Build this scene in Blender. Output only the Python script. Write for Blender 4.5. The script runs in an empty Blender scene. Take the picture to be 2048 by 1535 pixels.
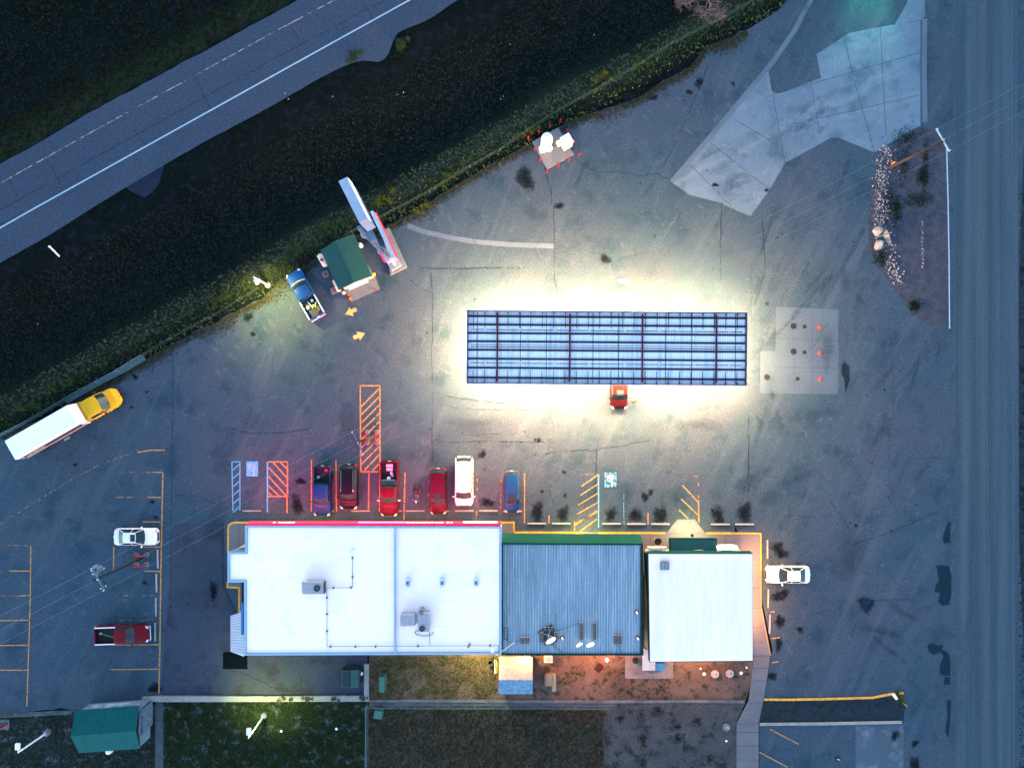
import bpy, math, random
from mathutils import Matrix, Vector
C = bpy.context.scene.collection
R = math.radians
rnd = random.Random(7)
# ------------------------------------------------------------------ camera, world, sun, exposure
CH = 90.0; PS = 18.0
cam = bpy.data.cameras.new("camera"); camo = bpy.data.objects.new("camera", cam); C.objects.link(camo)
camo.location = (0, 0, CH); camo.rotation_euler = (0, 0, 0)
cam.sensor_width = 36; cam.lens = 36 / 2 / ((1024 / PS) / CH); cam.clip_start = 0.5; cam.clip_end = 6000
bpy.context.scene.camera = camo
SUN_EL, SUN_AZ = R(22), R(200)
w = bpy.data.worlds.new("World"); bpy.context.scene.world = w; w.use_nodes = True
nt = w.node_tree; bg = nt.nodes["Background"]
sky = nt.nodes.new("ShaderNodeTexSky"); sky.sky_type = 'NISHITA'; sky.sun_disc = False
sky.sun_elevation = SUN_EL; sky.sun_rotation = SUN_AZ; sky.dust_density = .3; sky.ozone_density = 1.0
nt.links.new(sky.outputs[0], bg.inputs[0]); bg.inputs[1].default_value = 0.15
sun = bpy.data.lights.new("sun", 'SUN'); sun.energy = 0.02; sun.angle = R(30); sun.color = (1, .9, .8)
suno = bpy.data.objects.new("sun", sun); C.objects.link(suno); suno.rotation_euler = (R(60), 0, R(-40))
vs = bpy.context.scene.view_settings
vs.view_transform = 'Standard'; vs.look = 'None'; vs.gamma = 1; vs.exposure = 2.2
bpy.context.scene.cycles.transparent_max_bounces = 48
LK = 1.0           # one factor for all lamps
# ------------------------------------------------------------------ helpers
def P(px, py, z=0.0):
    k = (1 - z / CH) / PS
    return ((px - 1024) * k, (767.5 - py) * k, z)
def P2(px, py, z=0.0): return P(px, py, z)[:2]
def poly(pts, z=0.0): return [P2(x, y, z) for x, y in pts]
class MB:
    def __init__(s): s.v = []; s.f = []; s.col = []
    def add(s, vs, fs, col=None):
        n = len(s.v); s.v += [tuple(v) for v in vs]; s.f += [tuple(i + n for i in f) for f in fs]
        s.col += [col if col is not None else 0.0] * len(vs); return s
    def prism(s, pts, z0, z1, col=None):
        n = len(pts); a = sum(pts[i][0] * pts[(i + 1) % n][1] - pts[(i + 1) % n][0] * pts[i][1] for i in range(n))
        if a < 0: pts = pts[::-1]
        vs = [(x, y, z0) for x, y in pts] + [(x, y, z1) for x, y in pts]
        fs = [tuple(range(n))[::-1], tuple(range(n, 2 * n))] + [(i, (i + 1) % n, (i + 1) % n + n, i + n) for i in range(n)]
        return s.add(vs, fs, col)
    def sheet(s, pts, z, col=None):
        n = len(pts); a = sum(pts[i][0] * pts[(i + 1) % n][1] - pts[(i + 1) % n][0] * pts[i][1] for i in range(n))
        if a < 0: pts = pts[::-1]
        return s.add([(x, y, z) for x, y in pts], [tuple(range(n))], col)
    def box(s, c, size, rz=0, col=None):      # c = centre of the bottom
        hx, hy = size[0] / 2, size[1] / 2; cs, sn = math.cos(rz), math.sin(rz)
        p = [(c[0] + x * cs - y * sn, c[1] + x * sn + y * cs) for x, y in ((-hx, -hy), (hx, -hy), (hx, hy), (-hx, hy))]
        return s.prism(p, c[2], c[2] + size[2], col)
    def bbox(s, c, size, b=0.04, rz=0):       # box with chamfered top edges and corners
        hx, hy, h = size[0] / 2, size[1] / 2, size[2]; cs, sn = math.cos(rz), math.sin(rz)
        def ring(ix, z):
            q = []
            for sx, sy in ((-1, -1), (1, -1), (1, 1), (-1, 1)):
                e = [(sx * (hx - ix - b), sy * (hy - ix)), (sx * (hx - ix), sy * (hy - ix - b))]
                if sx * sy > 0: e = e[::-1] if False else e
                if (sx, sy) in ((1, -1), (-1, 1)): q += e
                else: q += e[::-1]
            return [(c[0] + x * cs - y * sn, c[1] + x * sn + y * cs, c[2] + z) for x, y in q]
        vs = ring(0, 0) + ring(0, h - b) + ring(b, h)
        fs = [tuple(range(8))[::-1], tuple(range(16, 24))]
        for r in (0, 8): fs += [(r + i, r + (i + 1) % 8, r + 8 + (i + 1) % 8, r + 8 + i) for i in range(8)]
        return s.add(vs, fs)
    def cyl(s, p0, p1, r0, r1=None, n=10, caps=True):
        if r1 is None: r1 = r0
        p0 = Vector(p0); p1 = Vector(p1); d = (p1 - p0)
        if d.length < 1e-6: return s
        d.normalize(); u = d.cross(Vector((0, 0, 1)) if abs(d.z) < .9 else Vector((1, 0, 0))).normalized(); v = d.cross(u)
        vs = []
        for p, r in ((p0, r0), (p1, r1)):
            for i in range(n):
                a = 2 * math.pi * i / n; q = p + (u * math.cos(a) + v * math.sin(a)) * r; vs.append(tuple(q))
        fs = [(i, (i + 1) % n, (i + 1) % n + n, i + n) for i in range(n)]
        if caps: fs += [tuple(range(n))[::-1], tuple(range(n, 2 * n))]
        return s.add(vs, fs)
    def tube(s, pts, r, n=6):
        for a, b in zip(pts, pts[1:]): s.cyl(a, b, r, r, n)
        return s
    def lathe(s, c, prof, n=20):              # prof = [(r, z)...] about z through c
        vs = []; m = len(prof)
        for r, z in prof:
            for i in range(n):
                a = 2 * math.pi * i / n; vs.append((c[0] + r * math.cos(a), c[1] + r * math.sin(a), c[2] + z))
        fs = [(k * n + i, k * n + (i + 1) % n, (k + 1) * n + (i + 1) % n, (k + 1) * n + i) for k in range(m - 1) for i in range(n)]
        fs += [tuple(range(n))[::-1], tuple(range((m - 1) * n, m * n))]
        return s.add(vs, fs)
    def loft(s, rings, cap=True, closed=True):
        n = len(rings[0]); vs = [p for r in rings for p in r]; fs = []
        m = n if closed else n - 1
        for k in range(len(rings) - 1): fs += [(k * n + i, k * n + (i + 1) % n, (k + 1) * n + (i + 1) % n, (k + 1) * n + i) for i in range(m)]
        if cap: fs += [tuple(range(n))[::-1], tuple(range((len(rings) - 1) * n, len(rings) * n))]
        return s.add(vs, fs)
    def ribbon(s, pts, wd, z):                # flat line along 2D points
        for i in range(len(pts) - 1):
            (x0, y0), (x1, y1) = pts[i], pts[i + 1]; L = math.hypot(x1 - x0, y1 - y0)
            if L < 1e-6: continue
            nx, ny = -(y1 - y0) / L * wd / 2, (x1 - x0) / L * wd / 2
            s.sheet([(x0 + nx, y0 + ny), (x0 - nx, y0 - ny), (x1 - nx, y1 - ny), (x1 + nx, y1 + ny)], z)
        return s
def make(name, mb, mat, parent=None, world=False, smooth=False, attr=False, keep=False):
    vs = mb.v; loc = (0, 0, 0)
    if parent is None and not keep:
        xs = [v[0] for v in vs]; ys = [v[1] for v in vs]; zs = [v[2] for v in vs]
        loc = ((min(xs) + max(xs)) / 2, (min(ys) + max(ys)) / 2, min(zs))
        vs = [(v[0] - loc[0], v[1] - loc[1], v[2] - loc[2]) for v in vs]
    elif parent is not None and world:
        p = parent; M = Matrix.Identity(4)
        while p is not None:
            M = (Matrix.Translation(p.location) @ p.rotation_euler.to_matrix().to_4x4()) @ M; p = p.parent
        M = M.inverted(); vs = [tuple(M @ Vector(v)) for v in vs]
    me = bpy.data.meshes.new(name); me.from_pydata(vs, [], mb.f); me.update()
    if attr:
        a = me.attributes.new("val", 'FLOAT', 'POINT'); a.data.foreach_set("value", [float(c) for c in mb.col])
    if smooth: me.polygons.foreach_set("use_smooth", [True] * len(me.polygons))
    o = bpy.data.objects.new(name, me); C.objects.link(o); o.location = loc
    if parent is not None: o.parent = parent
    if mat is not None: me.materials.append(mat)
    return o
def tag(o, label=None, cat=None, group=None, kind=None):
    if label: o['label'] = label
    if cat: o['category'] = cat
    if group: o['group'] = group
    if kind: o['kind'] = kind
    return o
def thing(name, label, cat, loc=(0, 0, 0), rz=0.0, group=None):
    o = bpy.data.objects.new(name, None); C.objects.link(o); o.empty_display_size = .3
    o.location = loc; o.rotation_euler = (0, 0, rz); return tag(o, label, cat, group)
def copy_tree(o, loc=None, rz=None, label=None):
    c = o.copy(); C.objects.link(c)
    if loc: c.location = loc
    if rz is not None: c.rotation_euler = (0, 0, rz)
    if label: c['label'] = label
    for ch in list(o.children):
        d = ch.copy(); C.objects.link(d); d.parent = c
        for g in list(ch.children):
            e = g.copy(); C.objects.link(e); e.parent = d
    return c
# ------------------------------------------------------------------ materials
_m = {}
def node_mix(nt, fac, a, b):
    m = nt.nodes.new("ShaderNodeMix"); m.data_type = 'RGBA'
    for sock, v in ((m.inputs[0], fac), (m.inputs[6], a), (m.inputs[7], b)):
        if isinstance(v, (int, float)): sock.default_value = v
        elif isinstance(v, tuple): sock.default_value = (*v[:3], 1)
        else: nt.links.new(v, sock)
    return m.outputs[2]
def noise(nt, vec, scale, detail=4, rough=.6, dist=0):
    n = nt.nodes.new("ShaderNodeTexNoise"); n.inputs['Scale'].default_value = scale; n.inputs['Detail'].default_value = detail
    n.inputs['Roughness'].default_value = rough; n.inputs['Distortion'].default_value = dist; nt.links.new(vec, n.inputs['Vector']); return n.outputs['Fac']
def ramp(nt, fac, a, b):
    r = nt.nodes.new("ShaderNodeMapRange"); r.inputs['From Min'].default_value = a; r.inputs['From Max'].default_value = b
    nt.links.new(fac, r.inputs['Value']); return r.outputs['Result']
def mat(name, c1, c2=None, scale=2.0, rough=.6, metal=0.0, bump=0.0, c3=None, scale3=12.0, fine=0.0, alpha=None, emit=None, es=0.0,
        spec=.5, coat=0.0, lo=.35, hi=.65, stretch=None, bscale=None, attrc=None, streak=None):
    if name in _m: return _m[name]
    m = bpy.data.materials.new(name); m.use_nodes = True; _m[name] = m; nt = m.node_tree; b = nt.nodes["Principled BSDF"]
    tc = nt.nodes.new("ShaderNodeTexCoord"); vec = tc.outputs['Object']
    if stretch:
        mp = nt.nodes.new("ShaderNodeMapping"); mp.inputs['Scale'].default_value = stretch[:3]
        if len(stretch) > 3: mp.inputs['Rotation'].default_value = (0, 0, stretch[3])
        nt.links.new(vec, mp.inputs['Vector']); vec = mp.outputs['Vector']
    col = None
    if c2 is None: c2 = tuple(x * .86 for x in c1)
    col = node_mix(nt, ramp(nt, noise(nt, vec, scale), lo, hi), c1, c2)
    if c3 is not None: col = node_mix(nt, ramp(nt, noise(nt, vec, scale3, 5), .52, .66), col, c3)
    if streak is not None:      # (colour, rotation, scale, low, high): worn tracks along one direction
        mp2 = nt.nodes.new("ShaderNodeMapping"); mp2.inputs['Rotation'].default_value = (0, 0, streak[1]); nt.links.new(tc.outputs['Object'], mp2.inputs['Vector'])
        mp3 = nt.nodes.new("ShaderNodeMapping"); mp3.inputs['Scale'].default_value = (1, .12, 1); nt.links.new(mp2.outputs['Vector'], mp3.inputs['Vector'])
        col = node_mix(nt, ramp(nt, noise(nt, mp3.outputs['Vector'], streak[2], 5, .65, .6), streak[3], streak[4]), col, streak[0])
        col = node_mix(nt, ramp(nt, noise(nt, vec, .9, 6, .75, 1.2), .56, .78), col, tuple(x * 1.28 for x in streak[0]))
    if attrc is not None:
        at = nt.nodes.new("ShaderNodeAttribute"); at.attribute_name = "val"; col = node_mix(nt, at.outputs['Fac'], col, attrc)
    if fine > 0:
        f = ramp(nt, noise(nt, tc.outputs['Object'], 6.5, 3, .85), .3, .7)
        mm = nt.nodes.new("ShaderNodeMath"); mm.operation = 'MULTIPLY_ADD'; nt.links.new(f, mm.inputs[0]); mm.inputs[1].default_value = 2 * fine; mm.inputs[2].default_value = 1 - fine
        v = nt.nodes.new("ShaderNodeVectorMath"); v.operation = 'SCALE'; nt.links.new(col, v.inputs[0]); nt.links.new(mm.outputs[0], v.inputs['Scale']); col = v.outputs[0]
    nt.links.new(col, b.inputs['Base Color'])
    b.inputs['Roughness'].default_value = rough; b.inputs['Metallic'].default_value = metal; b.inputs['Specular IOR Level'].default_value = (spec if spec != .5 else .22) if rough < .78 else .05
    b.inputs['Coat Weight'].default_value = coat; b.inputs['Coat Roughness'].default_value = .08
    if bump > 0:
        bp = nt.nodes.new("ShaderNodeBump"); bp.inputs['Strength'].default_value = bump; bp.inputs['Distance'].default_value = .05
        nt.links.new(noise(nt, vec, bscale or scale * 6, 4), bp.inputs['Height']); nt.links.new(bp.outputs[0], b.inputs['Normal'])
    if emit is not None:
        b.inputs['Emission Color'].default_value = (*emit, 1); b.inputs['Emission Strength'].default_value = es
    if alpha is not None:      # ('wear', amount, scale) or ('soft', lo, hi, scale)
        if alpha[0] == 'wear':
            a = ramp(nt, noise(nt, tc.outputs['Object'], alpha[2], 6, .7), alpha[1] - .06, alpha[1] + .06)
        else:
            at = nt.nodes.new("ShaderNodeAttribute"); at.attribute_name = "val"
            ad = nt.nodes.new("ShaderNodeMath"); ad.operation = 'ADD'; nt.links.new(at.outputs['Fac'], ad.inputs[0])
            ns = noise(nt, tc.outputs['Object'], alpha[3], 6, .7)
            sb = nt.nodes.new("ShaderNodeMath"); sb.operation = 'MULTIPLY_ADD'; nt.links.new(ns, sb.inputs[0]); sb.inputs[1].default_value = 1.6; sb.inputs[2].default_value = -.8
            nt.links.new(sb.outputs[0], ad.inputs[1]); r0 = ramp(nt, ad.outputs[0], alpha[1], alpha[2])
            mu = nt.nodes.new("ShaderNodeMath"); mu.operation = 'MULTIPLY'; nt.links.new(r0, mu.inputs[0]); mu.inputs[1].default_value = alpha[4]; a = mu.outputs[0]
        nt.links.new(a, b.inputs['Alpha'])
    return m
def paint(name, c, rough=.3, metal=.0): return mat(name, c, tuple(x * .9 for x in c), 1.5, .45, metal, coat=.03, spec=.08)
GLASS = mat("tinted_glass", (.012, .03, .035), (.006, .015, .02), .8, .08, spec=.4)
BLACKP = mat("black_plastic", (.015, .016, .018), None, 3, .5)
RUBBER = mat("rubber", (.012, .012, .013), None, 6, .85)
CHROME = mat("chrome", (.6, .62, .65), None, 3, .15, 1)
RIMM = mat("alloy", (.35, .36, .38), None, 5, .3, 1)
HEADL = mat("headlamp_lens", (.6, .62, .65), None, 8, .12, .3)
TAILL = mat("tail_lens", (.3, .01, .012), None, 8, .2)
STEEL = mat("galvanised_steel", (.35, .38, .42), (.25, .28, .32), 4, .45, .6)
WHITEM = mat("white_enamel", (.78, .79, .8), (.68, .69, .7), 3, .4)
CONC = mat("concrete", (0.1190, 0.1400, 0.1575), (0.0840, 0.1024, 0.1215), .6, .9, bump=.3, fine=.18, c3=(.1, .1, .1), scale3=2.3)
CONCL = mat("pale_concrete", (0.1430, 0.1643, 0.1768), (0.1100, 0.1271, 0.1428), .8, .9, bump=.3, fine=.15)
REDP = mat("red_paint", (0.2250, 0.0060, 0.0150), (0.1700, 0.0050, 0.0100), 6, .45)
YELP = mat("yellow_paint", (.62, .33, .03), (.5, .26, .03), 3, .6, c3=(.25, .15, .05), scale3=5)
WOODP = mat("pole_wood", (0.0495, 0.0358, 0.0220), (0.0275, 0.0204, 0.0138), 3, .85, stretch=(6, 6, .4))
TEAL = mat("teal_metal", (.004, .16, .115), (.003, .12, .09), .8, .45, .1)
TEALD = mat("dark_green_trim", (.001, .032, .030), (.001, .026, .025), 1, .85)
# ------------------------------------------------------------------ ground and terrain
def sd(px0, py0, px1, py1):      # signed distance function of a line, positive to its lower-right side
    ax, ay = P2(px0, py0); bx, by = P2(px1, py1); L = math.hypot(bx - ax, by - ay)
    return lambda x, y: ((by - ay) * (x - ax) - (bx - ax) * (y - ay)) / L
dA = sd(0, 535, 910, 5); dB0 = sd(0, 875, 1590, 0); dU = sd(0, 322, 575, 2)
from mathutils import noise as mn
def gz(x, y):
    a = dA(x, y); b = -dB0(x, y); u = -dU(x, y)
    z = -.06
    if a > 0 and b > 0:
        t = a / (a + b); z -= 1.1 * math.sin(math.pi * t) ** 2
        z += .12 * mn.noise(Vector((x * .5, y * .5, 0))) * math.sin(math.pi * t)
    elif u > 0:
        z -= min(1.5, .18 * u) - .15 * mn.noise(Vector((x * .3, y * .3, 3))) * min(1, u / 3)
    return z
coords = [-1500, -600, -260, -130, -90] + [-70 + i for i in range(141)] + [90, 130, 260, 600, 1500]
cy = [-1500, -600, -260, -130, -75] + [-55 + i for i in range(111)] + [75, 130, 260, 600, 1500]
g = MB(); vs_ = []; cl = []
for y in cy:
    for x in coords:
        vs_.append((x, y, gz(x, y) if abs(x) < 300 and abs(y) < 300 else -1.6 if -dU(x, y) > 0 else -.06))
        a, b = dA(x, y), -dB0(x, y); d = 0
        if a > 0 and b > 0:
            d = math.exp(-((b - 2.7 - .8 * mn.noise(Vector((x * .1, y * .1, 5)))) / 1.3) ** 2) * (.9 if -30 < x < 26 else .5)
        u = -dU(x, y)
        if u > 0: d = max(d, .45 * math.exp(-((u - 1.2) / 1.6) ** 2))
        cl.append(d)
nx = len(coords)
g.v = vs_; g.col = cl; g.f = [(j * nx + i, j * nx + i + 1, (j + 1) * nx + i + 1, (j + 1) * nx + i) for j in range(len(cy) - 1) for i in range(nx - 1)]
GRASSG = mat("ditch_ground", (.0015, .004, .003), (.003, .006, .006), .35, 1, bump=.8, c3=(.006, .009, .013), scale3=1.3, fine=.6, attrc=(.034, .046, .024), bscale=4)
tag(make("ground", g, GRASSG, smooth=True, attr=True, keep=True), kind='structure')
def jag(pts, amp=.35, step=.7, seed=1, closed=True):     # world 2D polyline made ragged
    out = []; r = random.Random(seed); n = len(pts)
    for i in range(n if closed else n - 1):
        a = pts[i]; b = pts[(i + 1) % n]; L = math.hypot(b[0] - a[0], b[1] - a[1]); k = max(1, int(L / step))
        if max(abs(a[0]), abs(b[0])) > 62 or max(abs(a[1]), abs(b[1])) > 47: k = 1
        for j in range(k):
            t = j / k; q = (a[0] + (b[0] - a[0]) * t, a[1] + (b[1] - a[1]) * t)
            e = amp * mn.noise(Vector((q[0] * .6, q[1] * .6, seed))) * 1.4 + r.uniform(-.3, .3) * amp
            out.append((q[0], q[1] + e) if (j > 0) else q)
    return out
def chaikin(q, n=2):
    for _ in range(n):
        o = []
        for i in range(len(q)):
            a, b = q[i], q[(i + 1) % len(q)]; o += [(a[0] * .75 + b[0] * .25, a[1] * .75 + b[1] * .25), (a[0] * .25 + b[0] * .75, a[1] * .25 + b[1] * .75)]
        q = o
    return q
def structure(name, pts, z, m, amp=0, seed=1, px=True):
    q = poly(pts) if px else pts
    if name in ("highway", "gravel_island", "road_verge"): q = chaikin(q)
    if amp: q = jag(q, amp, seed=seed)
    return tag(make(name, MB().sheet(q, z), m, keep=True), kind='structure')
ASPH = mat("lot_asphalt", (.024, .056, .080), (.042, .060, .082), .07, .92, bump=.35, c3=(.020, .044, .064), scale3=.3, streak=((.050, .076, .098), .45, .45, .52, .74), fine=.5, bscale=14, lo=.3, hi=.7)
HIGH = mat("highway_asphalt", (.033, .050, .074), (.040, .056, .080), .1, .92, bump=.35, fine=.5, bscale=14, stretch=(1, 1, 1))
ROADM = mat("road_asphalt", (.028, .054, .074), (.048, .076, .096), .5, .92, bump=.3, fine=.45, stretch=(2.2, .04, 1), bscale=8)
lot_px = [(-260, 1000), (-60, 905), (0, 872), (100, 832), (165, 790), (235, 755), (300, 714), (350, 684), (424, 648), (481, 618), (525, 598), (560, 560), (600, 540), (650, 500),
          (700, 480), (740, 462), (790, 446), (860, 405), (930, 360), (1000, 320), (1082, 277), (1153, 237), (1200, 222), (1280, 195), (1330, 160), (1380, 135), (1410, 95), (1450, 80), (1492, 60),
          (1560, 18), (1600, -30), (1700, -260), (2600, -260), (2600, 1900), (1520, 1900), (1518, 1400), (1545, 1300), (1520, 1180), (1470, 1050), (1470, 1270), (900, 1270), (735, 1290), (735, 1396), (300, 1398), (286, 1402), (276, 1412), (0, 1424), (-260, 1436)]
lot = structure("parking_lot", lot_px, 0, ASPH, .25, 3)
hw_up = [(-420, 572), (0, 326), (60, 297), (175, 227), (265, 180), (356, 131), (560, 21), (640, -26), (1100, -270)]
hw_lo = [(1400, -270), (1010, -50), (910, 2), (860, 40), (800, 62), (788, 76), (776, 114), (756, 126), (742, 122), (713, 122), (650, 150), (560, 203), (500, 236), (400, 288), (315, 338), (243, 380), (178, 420), (100, 470), (0, 526), (-420, 760)]
highway = structure("highway", hw_up + hw_lo, .02, HIGH, .1, 9)
structure("shoulder_patch", [(330, 325), (322, 352), (318, 368), (304, 384), (290, 395), (272, 388), (255, 378), (250, 365)], -.02, mat("shoulder_asphalt", (.016, .022, .04), (.010, .016, .03), .5, .92, bump=.35, fine=.5), .12, 9)
structure("side_road", [(1902, -260), (2034, -260), (2036, 600), (2038, 1900), (1914, 1900), (1910, 1000)], .006, ROADM)
structure("road_verge", [(2036, -260), (2300, -260), (2300, 1900), (2040, 1900)], .008, mat("verge_dirt", (.02, .035, .05), (.014, .026, .036), .5, 1, bump=.5, fine=.4, c3=(.008, .018, .018), scale3=.8), .3, 4)
isl = [(1842, 251), (1800, 276), (1762, 303), (1752, 335), (1742, 380), (1736, 440), (1738, 490), (1750, 515), (1775, 560), (1806, 600), (1840, 640), (1862, 652), (1880, 657), (1897, 655), (1896, 420), (1893, 292), (1872, 262)]
GRAV = mat("gravel", (0.0504, 0.0567, 0.0715), (0.0280, 0.0351, 0.0494), 1.2, 1, bump=.9, fine=.5, c3=(.055, .06, .075), scale3=7)
structure("gravel_island", isl, .012, GRAV, .12, 5)
# concrete aprons
structure("service_lane", [(346, 1046), (446, 1046), (455, 1180), (476, 1240), (476, 1280), (735, 1280), (735, 1395), (320, 1397), (328, 1300), (338, 1180)], .004, mat("lane_asphalt", (0.0384, 0.0494, 0.0715), (0.0264, 0.0416, 0.0598), .12, .92, bump=.35, fine=.5, c3=(.026, .028, .042), scale3=.4, streak=((.040, .046, .060), .2, .4, .52, .74)), .1, 6)
SLAB = mat("apron_concrete", (.10, .155, .20), (.075, .122, .165), .12, .9, bump=.25, fine=.22, c3=(.055, .098, .135), scale3=.3, streak=((.13, .18, .22), 1.2, .3, .5, .75), bscale=10)
SLABL = mat("fresh_concrete", (0.0864, 0.1224, 0.1584), (0.0648, 0.1008, 0.1368), .2, .9, bump=.25, fine=.2, bscale=10)
slab1 = structure("concrete_apron", [(1345, 366), (1537, 139), (1543, 180), (1549, 186), (1556, 187), (1600, 172), (1642, 156), (1633, 109), (1699, 66), (1760, 54), (1841, 42), (1841, 251), (1790, 280), (1749, 305), (1677, 276), (1663, 275), (1570, 326), (1540, 378), (1501, 432), (1470, 420), (1440, 405), (1380, 390)], .010, SLAB)
ob_slab = True
slab2 = structure("concrete_pad", [(1813, 8), (1789, 50), (1841, 41), (1850, 34), (1850, -60), (1850, -120), (1835, -60)], .010, SLAB)
pad = structure("pump_pad", [(1552, 613), (1677, 619), (1677, 788), (1520, 786), (1521, 702), (1551, 702)], .010, mat("pad_concrete", (.055, .09, .125), (.045, .075, .105), .3, .9, bump=.2, fine=.3))
CAN = mat("canopy_concrete", (.105, .11, .115), (.085, .09, .097), .1, .9, bump=.25, fine=.25, bscale=10, c3=(.08, .085, .09), scale3=.6)
def strip(name, pts, wd, z, m, parent=None, h=0):
    mb = MB()
    q = poly(pts)
    if h == 0: mb.ribbon(q, wd, z)
    else:
        for a, b in zip(q, q[1:]):
            L = math.hypot(b[0] - a[0], b[1] - a[1]); an = math.atan2(b[1] - a[1], b[0] - a[0])
            mb.box(((a[0] + b[0]) / 2, (a[1] + b[1]) / 2, z), (L, wd, h), an)
    return make(name, mb, m, parent, keep=True)
tag(strip("drain_gutter", [(1632, -20), (1590, 60), (1545, 125), (1500, 179), (1420, 274), (1343, 364)], .55, .016, SLABL), kind='structure')
tag(strip("drain_gutter", [(1849, 38), (1848, 142), (1850, 245)], .6, .0165, SLABL), kind='structure')
tag(strip("drain_gutter", [(815, 451), (850, 464), (900, 475), (950, 483), (1020, 489), (1108, 492)], .55, .014, SLABL), kind='structure')
# seams and cracks in the asphalt
CRACK = mat("crack_filler", (.014, .026, .04), None, 5, .9, alpha=('wear', .47, .9))
CRK2 = mat("slab_seam", (.03, .055, .08), None, 5, .9)
def wob(a, b, amp, n, seed):
    r = random.Random(seed); out = []
    for i in range(n + 1):
        t = i / n; e = 0 if i in (0, n) else r.uniform(-amp, amp); L = math.hypot(b[0] - a[0], b[1] - a[1]) or 1
        out.append((a[0] + (b[0] - a[0]) * t - (b[1] - a[1]) / L * e, a[1] + (b[1] - a[1]) * t + (b[0] - a[0]) / L * e))
    return out
cr = MB()
for k, (pts, am) in enumerate([([(863, 690), (865, 780), (864, 880), (866, 925)], .4), ([(864, 884), (872, 878), (882, 883), (912, 884), (950, 882), (1090, 884)], 1), ([(893, 792), (930, 797), (975, 803), (1020, 806)], 1), ([(893, 810), (915, 816), (960, 818), (1070, 819)], 1),
        ([(1089, 911), (1093, 907), (1110, 903), (1150, 900), (1195, 899), (1300, 880)], 2), ([(1193, 899), (1192, 940), (1190, 985)], 1), ([(345, 700), (346, 800), (343, 1000), (340, 1200)], .5), ([(1108, 410), (1109, 560), (1120, 605)], 1), ([(1090, 335), (1096, 362), (1103, 390), (1103, 408)], 1.5),
        ([(1150, 315), (1170, 330), (1190, 343), (1230, 343), (1280, 352), (1316, 348), (1340, 362)], 2), ([(1416, 132), (1398, 180), (1370, 240), (1345, 300), (1325, 335)], 1.5), ([(1443, 405), (1441, 480), (1441, 560)], 1), ([(350, 990), (400, 993), (430, 1005)], 2), ([(455, 855), (500, 866), (560, 866), (620, 857)], 1.5),
        ([(862, 545), (865, 600), (864, 690)], 1), ([(820, 560), (845, 578), (862, 585)], 1.5), ([(1525, 430), (1530, 540), (1510, 610)], 1.5), ([(1497, 830), (1497, 900), (1496, 1010)], .6), ([(1660, 1000), (1690, 1045), (1700, 1060)], 2), ([(1710, 1200), (1830, 1198)], .6), ([(840, 536), (900, 537), (1040, 536)], 1),
        ([(1100, 960), (1100, 985), (1108, 1010)], 1.5), ([(1880, 1020), (1790, 1060), (1700, 1090)], 2), ([(446, 1045), (446, 1170), (475, 1230)], .5), ([(430, 1330), (500, 1350), (560, 1380)], 2)]):
    q = []
    for i in range(len(pts) - 1): q += wob(pts[i], pts[i + 1], am, 6, k * 17 + i)
    cr.ribbon(poly(q), .055 + .02 * (k % 3), .020)
for k in range(46):      # fine random cracks
    x, y = rnd.uniform(350, 1850), rnd.uniform(450, 1040); a = rnd.choice([0, math.pi / 2, rnd.uniform(0, 3.1)]); L = rnd.uniform(30, 120)
    if y > 900 and x < 1500: continue
    cr.ribbon(poly(wob((x, y), (x + L * math.cos(a), y + L * math.sin(a)), 3, 9, k)), .035, .0195)
make("crack", cr, CRACK, lot)
cr = MB()
for a, b in [((1537, 139), (1570, 326)), ((1420, 285), (1490, 340)), ((1470, 240), (1556, 290)), ((1380, 330), (1470, 420)), ((1688, 78), (1712, 175)), ((1712, 175), (1749, 305)), ((1556, 187), (1841, 105)), ((1620, 160), (1640, 270)), ((1580, 250), (1841, 190)), ((1760, 54), (1772, 270)), ((1510, 180), (1545, 205)), ((1500, 350), (1540, 378))]:
    cr.ribbon(poly(wob(a, b, .8, 5, 3)), .05, .014)
make("crack", cr, CRK2, slab1)
cr = MB()
for a, b in [((1552, 676), (1677, 682)), ((1624, 617), (1624, 788)), ((1552, 734), (1677, 736)), ((1588, 702), (1588, 788))]: cr.ribbon(poly([a, b]), .045, .014)
make("crack", cr, CRK2, pad)
cr = MB()
for a, b in [((390, 154), (422, 221)), ((95, 319), (128, 384)), ((270, 262), (292, 292)), ((17, 355), (36, 396)), ((585, 58), (598, 80)), ((725, 3), (745, 38)), ((0, 420), (560, 112)), ((560, 112), (780, -5)), ((0, 450), (120, 390))]:
    cr.ribbon(poly(wob(a, b, .8, 9, 3)), .07, .026)
make("crack", cr, CRACK, highway)
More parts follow.
